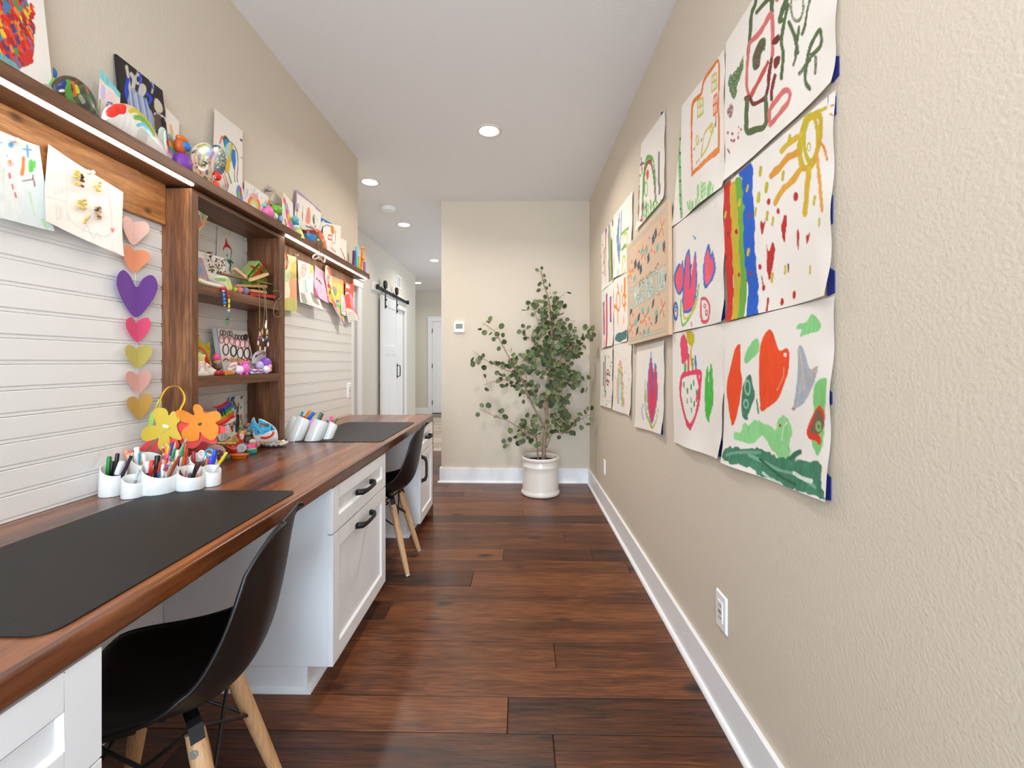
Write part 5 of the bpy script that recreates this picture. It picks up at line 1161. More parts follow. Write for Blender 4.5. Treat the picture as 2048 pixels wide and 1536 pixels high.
clay(0, 365, 327, -1.195, 19, .8, 1.1, (128, 62, 168), 'body', t); clay(0, 361, 292, -1.20, 13, .8, 1.2, (206, 96, 30), 'head', t); clay(0, 364, 279, -1.20, 10, .8, .7, (222, 118, 32), 'hair', t, sy=1.4); clay(0, 371, 293, -1.188, 10.5, .8, .85, (40, 126, 204), 'nose', t); clay(0, 379, 333, -1.19, 4, .6, 1, (214, 170, 40), 'foot', t); clay(0, 370, 324, -1.181, 2, .6, 1, (226, 60, 100), 'button', t)
def plate1(c):
    c.fill([(392, 292), (404, 288), (411, 287), (405, 296), (396, 300)], (184, 172, 46)); c.fill([(403, 292), (414, 290), (419, 296), (412, 306), (406, 314), (400, 312)], (136, 196, 60)); c.dot(409, 302, 3, 3, (70, 110, 50)); c.line([(420, 297), (414, 308)], 4, (100, 130, 190), dry=.4); c.line([(424, 306), (418, 318)], 3.4, (150, 110, 190), dry=.3); c.speck(384, 316, 420, 345, 60, 2.4, [(206, 90, 80), (224, 150, 130), (90, 110, 80), (190, 160, 90), (60, 70, 60), (214, 196, 150)], 5); c.line([(386, 306), (392, 302), (397, 306), (396, 316)], 3, (56, 50, 48)); c.line([(388, 310), (390, 326)], 3, (230, 170, 140))
form('painted_plate', 'round white plate painted with green, yellow and red patches', 'plate', [(381, 320), (383, 300), (394, 289), (410, 285), (424, 293), (431, 310), (428, 332), (424, 362), (402, 350), (386, 345)], (236, 226, 212), plate1, X=-1.205, thick=.008, gloss=True)
def plate2(c): c.speck(424, 292, 452, 346, 150, 2.0, [(30, 70, 110), (40, 96, 130), (196, 186, 60), (34, 80, 90), (30, 74, 120), (228, 226, 210)], 6)
form('painted_plate', 'round plate speckled dark blue and yellow before the tall drawing', 'plate', [(423, 294), (434, 290), (446, 298), (452, 318), (450, 338), (444, 352), (432, 366), (420, 350), (419, 318)], (60, 100, 120), plate2, X=-1.222, thick=.006, gloss=True)
def shard(c): c.speck(380, 308, 424, 372, 60, 2.5, [(190, 110, 90), (214, 180, 150), (80, 96, 74), (214, 90, 90), (60, 66, 60), (180, 140, 80)], 12)
form('clay_shard', 'broken looking clay piece with brown, red and green dabs at the shelf edge', 'clay piece', [(383, 312), (389, 306), (396, 312), (400, 330), (408, 322), (420, 330), (425, 352), (424, 374), (408, 366), (392, 352), (384, 338)], (206, 178, 150), shard, X=-1.178, thick=.014, gloss=True)
t = thing('clay_figure', 'small red clay figure with a pale ring face', 'clay figure', tuple(onX(432, 376, -1.18)))
clay(0, 434, 352, -1.18, 9, .8, 1, (222, 48, 34), 'head', t); clay(0, 431, 372, -1.18, 9, .8, 1.2, (236, 74, 52), 'body', t)
P = onX(429, 354, -1.172); MB().tube([P + Vector((0, math.cos(R(a)) * .006, math.sin(R(a)) * .005)) for a in range(0, 361, 30)], .0016, 6).build('face_ring', mat('ringpale', (224, 206, 190), .5), t)
def a5(c):
    K = (90, 80, 74)
    c.fill([(446, 276), (452, 271), (458, 280), (456, 292), (450, 296), (447, 285)], (92, 84, 78)); c.fill([(448, 284), (452, 278), (457, 284), (453, 292), (450, 298)], (40, 140, 200)); c.fill([(451, 294), (458, 284), (461, 292), (458, 308), (454, 316), (450, 305)], (176, 214, 206)); c.fill([(462, 286), (466, 290), (465, 312), (460, 328), (456, 318), (460, 300)], (206, 186, 50)); c.fill([(464, 300), (470, 300), (472, 322), (469, 340), (464, 326), (462, 310)], (50, 120, 196)); c.fill([(452, 318), (456, 322), (456, 340), (451, 346), (449, 330)], (226, 110, 90), dry=.3)
    c.line([(440, 286), (443, 276), (445, 274)], 2.4, (232, 120, 50)); c.line([(457, 282), (466, 288), (474, 304), (476, 330), (474, 355), (477, 375)], .9, K); c.line([(470, 330), (469, 350), (471, 372)], .8, K); c.line([(456, 344), (460, 358), (464, 370)], 1.6, (90, 160, 100)); c.line([(449, 346), (454, 364), (458, 380)], 1.4, (224, 130, 120)); c.line([(446, 350), (452, 372)], 1.2, (226, 150, 130)); c.fill([(453, 322), (461, 330), (458, 342), (452, 345)], (214, 190, 60)); c.fill([(479, 279), (484, 279), (484, 284)], (70, 62, 58)); c.dot(483.5, 316, 1.3, 1.3, (80, 70, 64))
stand('drawing', 'tall white drawing of a colourful long-tailed bird, standing highest mid shelf', 'drawing', (429, 217), (485, 262), 424, 485, WH, a5, Xt=-1.236, Xb=-1.215, step=1.0)
def a6(c): c.fill([(474, 373), (480, 372), (484, 385), (486, 400), (478, 402), (473, 388)], (90, 140, 214)); c.fill([(478, 376), (482, 378), (483, 392), (480, 396)], (206, 60, 50)); c.line([(478, 384), (478, 398)], 1.6, (110, 190, 70))
form('paper_cutout', 'rounded white paper cutout with a blue and red oval', 'paper cutout', [(458, 372), (466, 366), (478, 366), (486, 378), (488, 395), (486, 420), (462, 408), (456, 388)], WH, a6, X=-1.195, thick=.001, round_=False)
def a7(c):
    for i, col in enumerate([(236, 96, 80), (238, 140, 60), (236, 190, 70), (220, 206, 110), (200, 214, 180)]): c.line([(496 + i * 1.5, 408 + i * 2), (500 + i * 1.5, 396 + i * 3), (508, 392 + i * 3.4), (516 - i, 400 + i * 3), (520 - i * 1.4, 414 + i * 2)], 2.2, col)
    c.fill([(502, 390), (509, 386), (515, 392), (515, 400), (506, 396)], (236, 160, 156)); c.speck(490, 376, 528, 400, 32, 1.2, [(120, 150, 200), (110, 160, 190), (100, 130, 170)], 7)
stand('drawing', 'white drawing of a small rainbow with blue dots around it', 'drawing', (489, 360), (537, 393), 486, 537, WH, a7, Xt=-1.238, Xb=-1.21, step=1.0)
def a8(c): 
    for i in range(6): c.line([(528 + i * 2, 384 - i * .6), (531 + i * 2, 378 + i), (534 + i * 2, 384 - i * .4)], .6, (96, 84, 76))
    c.line([(526, 388), (538, 376)], .6, (110, 98, 90))
o = form('sticky_note', 'small greyish square note stuck diagonally on the upper wall', 'note', [(519.5, 382), (536, 369), (552, 382), (536, 399)], (190, 176, 162), a8, X=-1.2488, face=90, floor_z=1.86, thick=.0006, round_=False, smooth=False)
t = thing('clay_turtle', 'clay turtle with bright green head and pink shell on the shelf', 'clay figure', tuple(onX(545, 448, -1.19)))
clay(0, 536, 424, -1.19, 13, .8, .95, (240, 120, 176), 'shell', t); clay(0, 527, 411, -1.19, 4, .8, 1, (110, 200, 200), 'spot', t); clay(0, 548, 432, -1.188, 9, .8, .8, (232, 224, 214), 'body', t); clay(0, 553.5, 419, -1.184, 10.5, .9, .92, (110, 180, 46), 'head', t, .35); clay(0, 561, 437, -1.184, 5, .8, 1.3, (128, 190, 224), 'fin', t); clay(0, 543, 421, -1.182, 3.5, .8, 1, (120, 204, 196), 'spot', t)
form('paper_butterfly', 'small dark and orange paper butterfly behind the turtle', 'paper cutout', [(538, 398), (541, 402), (544, 401), (551, 407), (558, 409), (560, 418), (548, 416), (540, 410), (537, 404)], (40, 34, 50), lambda c: (c.line([(540, 400), (541, 406)], 2.4, (240, 140, 40)), c.line([(546, 407), (547, 412)], 2.4, (226, 120, 60)), c.line([(543, 402), (546, 410)], 1.6, (100, 180, 150))), X=-1.215, thick=.003)
def a9(c):
    c.line([(565, 385), (568, 400), (572, 420)], 2, (226, 190, 70)); c.line([(569, 400), (573, 418), (577, 440), (582, 456)], 4, (236, 90, 130)); c.line([(573, 408), (578, 430)], 2.4, (190, 120, 200)); c.line([(571, 410), (574, 416)], 2.4, (120, 196, 170)); c.line([(577, 430), (580, 442)], 4, (214, 196, 40)); c.line([(570, 440), (572, 450)], 2.4, (214, 140, 60)); c.dot(573.5, 449, 1.1, 1.1, (40, 30, 30)); c.line([(577, 444), (584, 456)], 4, (240, 110, 160))
stand('card', 'tall narrow white card with pink and yellow strokes standing skew', 'card', (564, 381), (586, 407), 564, 588, WH, a9, Xt=-1.225, Xb=-1.195)
def a10(c):
    c.line([(593, 380), (592, 420)], 3, (176, 150, 186)); c.line([(593, 380), (606, 390), (620, 400), (642, 422)], 4, (176, 150, 186), smooth=False); c.ring(596, 412, 1.8, 4, 1.2, (140, 130, 190)); c.dot(595, 420, 1.6, 3, (130, 90, 80)); c.line([(594, 424), (593, 432)], .8, (110, 90, 80)); c.line([(606, 412), (605, 430)], 1.6, (206, 200, 150)); c.line([(605, 425), (605, 440)], 1.4, (150, 116, 90)); c.fill([(616, 416), (619, 415), (621, 425), (620, 447), (613, 446), (611, 440), (613, 424)], (228, 150, 130)); c.fill([(626, 430), (630, 430), (630, 438), (627, 446), (625, 438)], (120, 190, 164)); c.line([(627, 438), (628, 445)], 3, (110, 100, 90)); c.line([(633, 436), (635, 444)], .8, (170, 190, 190))
stand('drawing', 'white drawing with a purple top border and painted windows', 'drawing', (593, 378), (642, 422), 586, 641, WH, a10, Xt=-1.238, Xb=-1.215, step=1.0)
t = thing('snowman_ornament', 'little ornament with turquoise head on a lime green cone body', 'ornament', tuple(onX(594, 472, -1.19)))
clay(0, 591, 438, -1.19, 7.5, .8, .9, (120, 190, 196), 'head', t); clay(0, 592, 447, -1.19, 6.5, .8, .8, (30, 140, 160), 'scarf', t); clay(0, 593, 454, -1.19, 7, .8, .8, (200, 226, 222), 'chest', t)
P = onX(596, 474, -1.19); MB().lathe([(.034, -.01), (.030, .01), (.02, .035), (.008, .05)], P, 20).build('body', mat('lime', (214, 218, 120), .5), t, smooth=True)
t = thing('painted_bowl', 'small bowl painted blue with a dark red rim, holding folded paper', 'bowl', tuple(onX(618, 486, -1.19)))
P = onX(618, 487, -1.19)
MB().lathe([(.018, .0), (.03, .012), (.038, .04), (.041, .066), (.038, .066), (.033, .04), (.012, .008)], P, 28).build('body', mat('bowlblue', (56, 140, 196), .35, var=.5, bscale=30), t, smooth=True)
MB().lathe([(.0392, .048), (.0418, .068), (.0395, .0685), (.037, .05)], P, 28).build('rim', mat('bowlred', (150, 40, 16), .4, var=.3), t, smooth=True)
form('paper', None, None, [(602, 452), (612, 448), (622, 449), (634, 456), (643, 444), (649, 442), (644, 456), (640, 466), (620, 462), (604, 458)], (226, 218, 210), lambda c: (c.line([(612, 452), (626, 458)], 1, (80, 70, 70)), c.line([(620, 452), (632, 460)], 1, (150, 90, 120))), X=-1.185, thick=.001, round_=False, parent=t)
def fish(c): c.line([(626, 462), (632, 466)], 3, (120, 80, 60)); c.dot(631, 464, 1.4, 1.6, (240, 236, 230)); c.dot(641, 474, 2, 2, (236, 90, 130)); c.line([(630, 470), (636, 484), (640, 492)], 4, (96, 100, 60), dry=.3); c.dot(634, 480, 1.8, 1.8, (236, 236, 226)); c.line([(641, 462), (646, 474), (650, 486)], 2.4, (232, 60, 40)); c.dot(644, 480, 2, 2, (226, 200, 190))
form('clay_fish', 'orange clay fish with dots and a red back fin on the shelf', 'clay figure', [(624, 462), (632, 458), (640, 460), (647, 472), (652, 488), (655, 508), (645, 502), (634, 496), (628, 482)], (236, 110, 50), fish, X=-1.18, thick=.018, gloss=True)
stand('card', 'bright blue card with only its top corner showing', 'card', (640, 434), (664, 447), 641, 666, (20, 120, 204), Xt=-1.244, Xb=-1.235)
def a11(c): c.line([(646, 454), (654, 450), (662, 454)], .9, (90, 84, 80)); c.fill([(662, 452), (667, 452), (669, 462), (666, 470), (661, 462)], (206, 150, 60)); c.line([(657, 470), (664, 471), (664, 480), (656, 478), (657, 470)], 1.2, (186, 90, 70), smooth=False); c.line([(671, 461), (670, 484), (668, 486)], .8, (90, 88, 96)); c.line([(664, 480), (665, 492)], .9, (186, 120, 90)); c.line([(662, 495), (671, 504)], 1.1, (226, 60, 80))
stand('drawing', 'white drawing with an orange sun and a small red square', 'drawing', (646, 444), (682, 452), 645, 680, WH, a11, Xt=-1.236, Xb=-1.20, step=1.0)
stand('drawing', 'narrow white paper with a dark pink line near the shelf end', 'drawing', (679, 475), (693, 482), 678, 693, WH, lambda c: c.line([(680, 494), (685, 506), (690, 518)], 1.4, (176, 60, 80)), Xt=-1.238, Xb=-1.205)
for lb, pts, w_, col in (('purple craft stick standing at the shelf end', [(707, 524), (708, 502)], 3, (96, 50, 110)), ('turquoise craft stick at the shelf end', [(714, 536), (713, 494)], 3, (110, 196, 206)), ('short yellow craft stick at the shelf end', [(718.5, 534), (718, 512)], 2.2, (214, 196, 50)), ('tall orange pipe cleaner creature at the shelf end', [(722, 538), (724, 518), (725, 500), (727, 496), (724, 498)], 2.6, (236, 130, 30)), ('lilac craft stick nearest the shelf end', [(729, 546), (729, 524)], 2.8, (160, 120, 180))):
    s_ = (1039.5 - pts[0][0]) / 1.185; P = [onX(a, b, -1.185) for a, b in pts]; P[0].z = SZ1 + .001
    m = MB().tube(smooth_curve(P, 3), w_ / s_, 8)
    if 'orange' in lb: m.tube([onX(722, 515, -1.18), onX(726, 519, -1.175), onX(729, 518, -1.18)], 2 / s_, 6)
    solo(m, 'craft_stick' if 'stick' in lb else 'pipe_cleaner_creature', mat('cs%d' % pts[0][0], col, .8), lb, 'craft', smooth=True)
t = thing('twine_bow', 'cream knotted rope bow hanging by twine over the shelf edge', 'bow', tuple(onX(637, 522, -1.155)))
M_tw = mat('twine', (186, 160, 122), .9, bump=1, bscale=400); M_rope = mat('cream_rope', (236, 226, 206), .9, bump=1, bscale=300)
def px_tube(pts, w_, m_, par, nm, X, n=4, closed=False):
    s_ = (1039.5 - pts[0][0]) / abs(X); return MB().tube(smooth_curve([onX(a, b, X + (q[0] if q else 0)) for a, b, *q in pts], n, closed), w_ / s_, 7).build(nm, m_, par, smooth='all')
px_tube([(635, 486, -.03), (636, 489, 0), (639, 502), (641, 508)], .6, M_tw, t, 'twine', -1.157); px_tube([(644, 491, -.03), (644, 494, 0), (642, 503), (641, 508)], .6, M_tw, t, 'twine', -1.157)
px_tube([(640, 512), (632, 509), (626, 514), (629, 518), (636, 516), (640, 513)], 1.7, M_rope, t, 'loop', -1.155); px_tube([(641, 513), (648, 513), (650, 520), (648, 525), (643, 519), (641, 514)], 1.7, M_rope, t, 'loop', -1.155)
clay(0, 640.5, 512, -1.152, 3, 1, 1, (236, 150, 60), 'knot', t); px_tube([(640, 514), (639, 520)], 1.6, M_rope, t, 'tail', -1.155)
# ================================================================== hanging on the boarding, left of the cubby
def pin(px, py, X, col=(232, 230, 226), par=None):
    P = onX(px, py, X); m = MB().lathe([(.0065, 0), (.0045, .003), (.0032, .008), (.0055, .012), (.0055, .014)], P, 14, ax=frame((1, 0, 0)))
    return m.build('push_pin', mat('pin%d' % col[0], col, .3), par, smooth=True)
def curl(amp, seed=0, up=0):
    def f(U, W): return .003 + amp * np.clip(W - .45, 0, 1) ** 1.6 * (1 + .35 * np.sin(U * 3 + seed)) + .003 * np.sin(U * 5 + seed) + up * (1 - U) * W
    return f
def s1(c):
    Bc = (96, 160, 214)
    c.fill([(-10, 320), (20, 330), (42, 350), (46, 400), (20, 440), (-10, 430)], (222, 228, 226), dry=.2); c.ring(13, 318, 12, 16, 5, (230, 232, 230))
    for a in range(0, 180, 45): c.line([(21 - 5 * math.cos(R(a)), 290 - 5 * math.sin(R(a))), (21 + 5 * math.cos(R(a)), 290 + 5 * math.sin(R(a)))], 1.1, Bc)
    c.line([(46, 298), (62, 300)], 1.4, Bc); c.line([(54, 290), (56, 314)], 1.6, Bc); c.line([(47, 316), (46, 335), (44, 348)], 3, (226, 132, 60)); c.hatch(58, 318, 66, 346, 5, 2, (96, 196, 84)); c.hatch(67, 320, 70, 336, 2, 1.4, (96, 196, 84))
    c.line([(18, 322), (20, 328)], 2, (230, 150, 70)); c.dot(12, 311, 1.4, 3, (186, 160, 206)); c.ring(20, 325, 6, 8, 1, (190, 170, 206), a0=0, a1=200)
    for x, y in ((17, 351), (22, 373), (27, 390)): c.line([(x, y - 4), (x + 1, y + 4)], 1.8, (214, 90, 110))
    c.line([(45, 362), (58, 360), (68, 358)], 1, (150, 96, 90)); c.line([(66, 350), (65, 360)], 1, (150, 96, 90)); c.line([(68, 362), (69, 372)], 1.2, (150, 96, 90)); c.line([(58, 385), (62, 410), (64, 430)], 2, (196, 220, 186), dry=.5); c.line([(80, 440), (88, 458)], 3, (190, 222, 180), dry=.5); c.line([(-10, 290), (2, 284)], 1, Bc)
o = sheet('drawing', 'pale blue drawing of a snowman pinned under the shelf', 'drawing', [(-60, 240), (77, 292), (102, 463), (-60, 425)], -1.277, -1.275, (214, 224, 224), s1, 1.2, curl(.028, 1), nrm=1)
pin(26, 280, -1.274, (226, 214, 206), o)
def s2(c):
    g = (206, 200, 194)
    c.line([(133, 350), (135, 380), (138, 442), (215, 470), (212, 370), (208, 388)], .6, g); c.line([(84, 392), (133, 404)], .6, g); c.line([(133, 352), (145, 342), (162, 348)], .6, g); c.ring(128, 381, 4, 5, .5, g); c.ring(132, 434, 4, 6, .5, g); c.ring(201, 394, 4, 7, .5, g); c.hatch(104, 370, 126, 392, 5, .4, g); c.hatch(105, 400, 124, 446, 6, .4, g)
    c.line([(102, 344), (120, 350), (124, 366)], .4, g); c.line([(160, 465), (170, 452), (182, 476), (190, 466), (198, 482)], .6, g); c.line([(218, 485), (216, 500), (226, 506)], .5, g)
    c.fill([(217, 455), (220, 458), (223, 455), (224, 459), (220, 466), (217, 460)], (240, 120, 110), edge=.3)
o2 = sheet('drawing', 'white pencil drawing with glued seeds pinned under the shelf by the hearts', 'drawing', [(94, 288), (243, 385), (238, 513), (81, 442)], -1.276, -1.270, (240, 234, 226), s2, 1.2, curl(.030, 3), nrm=1)
pin(178, 344, -1.272, (244, 240, 236), o2)
def seeds(par, X, boxes, seed=1, off=0):
    r = random.Random(seed)
    for (x0, y0, x1, y1, n, cols) in boxes:
        groups = {}
        for i in range(n):
            P = onX(r.uniform(x0, x1), r.uniform(y0, y1), X); groups.setdefault(r.choice(cols), []).append(P)
        for col, PS in groups.items():
            m = MB()
            for P in PS: m.ell(P, .0028, .0042, .0032, 7, 5, ax=Matrix.Rotation(r.uniform(0, 3), 3, 'X'))
            tag(m.build('seed_cluster', mat('seed%d_%d_%d' % col, col, .5), par, smooth='all'), kind='stuff')
CORN, BEAN, KID = (212, 184, 96), (34, 30, 30), (120, 48, 40)
seeds(o2, -1.262, [(146, 342, 162, 352, 12, [CORN]), (150, 352, 160, 370, 14, [CORN]), (161, 350, 166, 362, 6, [BEAN]), (161, 358, 168, 373, 7, [KID]), (188, 364, 201, 382, 16, [CORN, (226, 200, 130)]), (156, 399, 173, 422, 26, [CORN]), (189, 410, 202, 437, 22, [BEAN, (196, 150, 110)]), (168, 430, 180, 446, 7, [CORN])], 3)
# garland of folded paper hearts
def heart(cx, top, bot, lx, rx, notch, tl, tr):
    """outline of a cut heart on the frame"""
    h = bot[1] - (tl[1] + tr[1]) / 2
    return [bot, (lx + (bot[0] - lx) * .45, bot[1] - h * .28), (lx, tl[1] + h * .38), (lx + 1, tl[1] + h * .12), tl, ((tl[0] + notch[0]) / 2 + 1, tl[1] + (notch[1] - tl[1]) * .35), notch, ((tr[0] + notch[0]) / 2 - 1, tr[1] + (notch[1] - tr[1]) * .3), tr, (rx - 1, tr[1] + h * .12), (rx, tr[1] + h * .35), (rx + (bot[0] - rx) * .4, bot[1] - h * .25)]
HE = [('pale pink paper heart, topmost of the garland', (234, 192, 182), (267, 490), 241, 294, (267, 443), (248, 432), (286, 443)),
      ('salmon orange paper heart, second in the garland', (240, 156, 116), (268, 545), 241, 295, (268, 501), (251, 490), (284, 500)),
      ('big purple paper heart in the garland', (118, 70, 160), (272, 635), 230, 310, (273, 574), (245, 540), (300, 550)),
      ('bright pink paper heart under the purple one', (232, 86, 126), (275, 685), 248, 297, (272, 646), (261, 634), (292, 635)),
      ('olive yellow paper heart in the garland', (206, 192, 104), (275, 737), 247, 300, (273, 698), (256, 689), (292, 690)),
      ('dusty pink paper heart, second from the bottom of the garland', (228, 174, 162), (277, 787), 248, 298, (274, 750), (258, 742), (290, 740)),
      ('ochre paper heart, lowest of the garland', (208, 166, 88), (277, 839), 250, 300, (276, 799), (264, 793), (290, 787))]
for i, (lb, col, bot, lx, rx, nt, tl, tr) in enumerate(HE):
    dk = tuple(v * .94 for v in col)
    o = form('paper_heart', lb, 'paper heart', heart(0, 0, bot, lx, rx, nt, tl, tr), col, lambda c: c.line([(bot[0], bot[1] - 3), nt], .7, dk, wob=0, dry=0), X=-1.284, thick=0, bow=-.008, group='paper hearts in a garland', step=1.2)
gl = MB().tube([onX(268, 440, -1.289), onX(272, 600, -1.289), onX(276, 800, -1.289)], .0005, 4); solo(gl, 'garland_thread', mat('thread', (230, 226, 220), .8), 'thin thread joining the paper hearts', 'thread')
# ---- papers pinned right of the cubby, nearest first
def r1(c): c.fill([(560, 510), (592, 514), (594, 560), (560, 560)], (206, 222, 178), dry=.2); c.fill([(578, 560), (592, 555), (594, 600), (580, 598)], (236, 170, 130), dry=.3); c.fill([(560, 570), (576, 566), (578, 590), (562, 600)], (240, 236, 214), dry=.2); c.fill([(564, 598), (594, 600), (594, 622), (562, 620)], (206, 200, 120), dry=.3); c.fill([(578, 545), (592, 520), (594, 560)], (214, 200, 120), dry=.4)
o = sheet('drawing', 'yellow and green watercolour pinned next to the cubby', 'drawing', [(562, 505), (592, 514), (593, 623), (562, 620)], -1.275, -1.270, (228, 216, 150), r1, 1.0, curl(.008, 1))
lan = MB()
for k in range(6):
    a = k * math.pi / 5; pc_ = onX(568, 522, -1.262); s_ = (1039.5 - 568) / 1.262
    lan.tube([pc_ + Vector((.012 * math.cos(a * 1.3), math.sin(a) * 16 / s_ * math.cos(R(t)), 16 / s_ * math.sin(R(t)))) for t in range(-90, 91, 20)], .0018, 5)
lt = solo(lan, 'paper_lantern', mat('lantern_red', (224, 70, 44), .6), 'small red strip lantern hanging at the edge of the cubby', 'lantern', smooth='all')
def r2(c):
    k = (196, 150, 130); c.ring(606, 541, 4, 12, 1, k); c.hatch(603, 530, 610, 552, 4, .6, (150, 110, 90)); c.ring(599, 548, 2.6, 8, 1, (206, 170, 150)); c.ring(617, 550, 2.4, 6, 1, (206, 170, 150)); c.fill([(618, 531), (625, 533), (624, 546), (620, 545)], (222, 226, 90)); c.line([(609, 560), (610, 578), (612, 584)], 1.8, (130, 200, 200)); c.line([(606, 560), (608, 590), (611, 605)], .8, (226, 170, 150)); c.fill([(600, 586), (606, 588), (610, 600), (608, 612), (602, 604)], (170, 166, 160), dry=.5); c.fill([(618, 585), (624, 588), (632, 602), (634, 610), (622, 604)], (166, 160, 154), dry=.5); c.speck(606, 598, 634, 616, 16, 1.3, [(226, 180, 160), (170, 168, 164)], 6)
o = sheet('drawing', 'white curled pencil drawing of figures with a lime corner circle', 'drawing', [(595, 519), (626, 532), (641, 620), (598, 604)], -1.275, -1.262, (242, 236, 228), r2, 1.0, curl(.030, 5))
pin(591, 510, -1.276, (228, 222, 214), o)
def r3(c): c.fill([(624, 570), (632, 590), (636, 602), (628, 596)], (226, 60, 130), dry=.3); c.line([(651, 560), (655, 605)], 3, (232, 60, 130), dry=.4); c.dot(633, 557, 2, 3, (110, 96, 70)); c.dot(639, 562, 2, 3, (110, 96, 70)); c.line([(633, 562), (633, 583)], .7, (160, 90, 80)); c.line([(640, 566), (642, 586)], .7, (206, 110, 150)); c.line([(636, 560), (644, 568)], 1, (96, 84, 60)); c.dot(641, 547, .8, 1, (206, 80, 150)); c.dot(632, 536, .8, 1, (206, 110, 160))
sheet('drawing', 'pink paper with two small brown figures glued on', 'drawing', [(628, 530), (653, 547), (655, 607), (625, 590)], -1.274, -1.262, (238, 190, 214), r3, 1.0, curl(.026, 2))
def r4(c): c.fill([(660, 552), (684, 562), (684, 590), (664, 585)], (240, 190, 110), dry=.3); c.fill([(660, 585), (680, 588), (676, 604), (664, 600)], (232, 214, 80), dry=.2); c.fill([(664, 572), (672, 576), (672, 590), (666, 588)], (150, 160, 130), dry=.2); c.line([(660, 552), (684, 562)], 2, (240, 160, 150)); c.line([(668, 604), (676, 602)], 2, (60, 140, 210)); c.line([(672, 610), (680, 616), (684, 634)], 4, (110, 206, 130)); c.line([(668, 612), (676, 634), (684, 652)], 2.4, (190, 160, 226)); c.line([(680, 640), (686, 652)], 2.4, (140, 90, 200)); c.line([(676, 645), (684, 655)], 2, (160, 206, 240))
sheet('drawing', 'orange and yellow watercolour with a blue and green lower corner', 'drawing', [(656, 548), (686, 562), (686, 655), (664, 610)], -1.274, -1.262, (240, 206, 120), r4, 1.0, curl(.02, 4))
def gn(c): c.line([(656, 536), (659, 542), (660, 550)], 2.4, (226, 110, 96)); c.fill([(652, 552), (658, 548), (661, 556), (660, 566), (653, 562)], (190, 190, 180), dry=.1); c.line([(654, 554), (654, 562)], .6, (110, 110, 110)); c.line([(657, 553), (658, 563)], .6, (110, 110, 110)); c.dot(656, 565, 2, 2, (214, 40, 40)); c.line([(657, 570), (660, 578)], 3, (214, 60, 40)); c.fill([(656, 576), (662, 580), (668, 596), (668, 606), (660, 600), (656, 588)], (214, 196, 60)); c.dot(659, 585, 2, 4, (90, 90, 70)); c.line([(664, 600), (672, 612)], 2, (236, 130, 60))
form('paper_doll', 'long narrow paper doll with a grey beard and red cap hanging by a pin', 'paper doll', [(651, 533), (656, 532), (661, 542), (663, 556), (664, 575), (670, 596), (674, 614), (666, 608), (657, 600), (654, 580), (652, 565), (650, 552)], (236, 220, 200), gn, X=-1.258, thick=.0008, round_=False)
def r6(c): 
    c.speck(682, 604, 690, 624, 60, .9, [(190, 156, 90), (160, 124, 70), (206, 176, 110)], 3); c.line([(682, 592), (690, 595)], 1, (200, 180, 220))
sheet('drawing', 'small white slip with a gold glitter oval', 'drawing', [(680.5, 587), (691, 591), (690, 632), (680, 628)], -1.268, -1.255, (232, 226, 232), r6, .8, curl(.012, 1))
def r7(c): c.dot(693.5, 572, 1.6, 4.5, (250, 248, 244)); c.dot(697.5, 574, 1.4, 4, (250, 248, 244)); c.line([(692, 588), (694, 585), (697, 587)], 1, (250, 226, 220)); c.line([(701, 590), (704, 600)], 2, (226, 160, 214), dry=.2); c.line([(703, 605), (707, 620)], 2.6, (240, 150, 176)); c.fill([(692, 618), (705, 620), (718, 640), (696, 645)], (242, 236, 228), dry=0)
form('paper_bag_puppet', 'coral red paper creature with white eyes and a written white flap', 'paper puppet', [(691, 558), (693, 565), (704, 568), (706, 558), (708, 575), (706, 600), (709, 618), (718, 636), (715, 642), (709, 640), (698, 645), (694, 632), (691, 618), (690, 590)], (232, 96, 72), lambda c: (r7(c), [c.line([(696, y), (710, y + 2)], .4, (180, 170, 170)) for y in range(624, 642, 4)]), X=-1.262, thick=.001, round_=False)
# ---- cubby, upper compartment
ZA2, ZB2 = ZA, ZB
def q1(c): c.hatch(390, 425, 412, 450, 8, 1.2, (150, 90, 110), 2, 1); c.line([(400, 420), (412, 440)], 2, (110, 160, 120), dry=.4); c.fill([(388, 458), (396, 455), (398, 475), (390, 490)], (214, 40, 36)); c.line([(394, 456), (404, 448), (414, 438)], 2, (214, 84, 50)); c.dot(392, 452, 3, 3, (150, 206, 214)); c.hatch(404, 436, 412, 448, 5, .8, (190, 150, 80))
form('folded_paper', 'scribbled green and red folded paper tucked under the cubby top', 'paper', [(384, 412), (391, 416), (403, 425), (416, 432.5), (412, 445), (400, 462), (394, 470), (390, 486), (384, 495)], (176, 180, 128), q1, X=-1.215, thick=.001, round_=False, smooth=False, floor_z=1.3)
def q2(c):
    Rr, K = (206, 36, 48), (50, 48, 50); c.fill([(453, 477), (455, 486), (461, 494), (464, 502), (463, 503), (458, 496), (450, 495), (447, 502), (446, 496), (450, 488), (451, 478)], Rr, edge=.4); c.line([(463, 503), (462, 512), (461, 520)], 1, K); c.dot(454.5, 511, 1.4, 3, (110, 110, 112)); c.fill([(454, 518), (461, 521), (462, 528), (457, 527)], (40, 140, 70), edge=.3); c.line([(461, 521), (466, 526)], 1.2, K); c.line([(461, 528), (460, 536), (459, 540)], 1.6, K); c.line([(460, 541), (462, 545)], 1.2, (220, 70, 50)); c.hatch(444, 463, 463, 473, 6, .7, (206, 210, 140))
stand('drawing', 'white drawing of a figure in a red pointed hat at the back of the cubby', 'drawing', (435, 453), (485, 470), 430, 492, (226, 226, 222), q2, Xt=-1.352, Xb=-1.345, z=ZA + .001, step=1.0, thick=0)
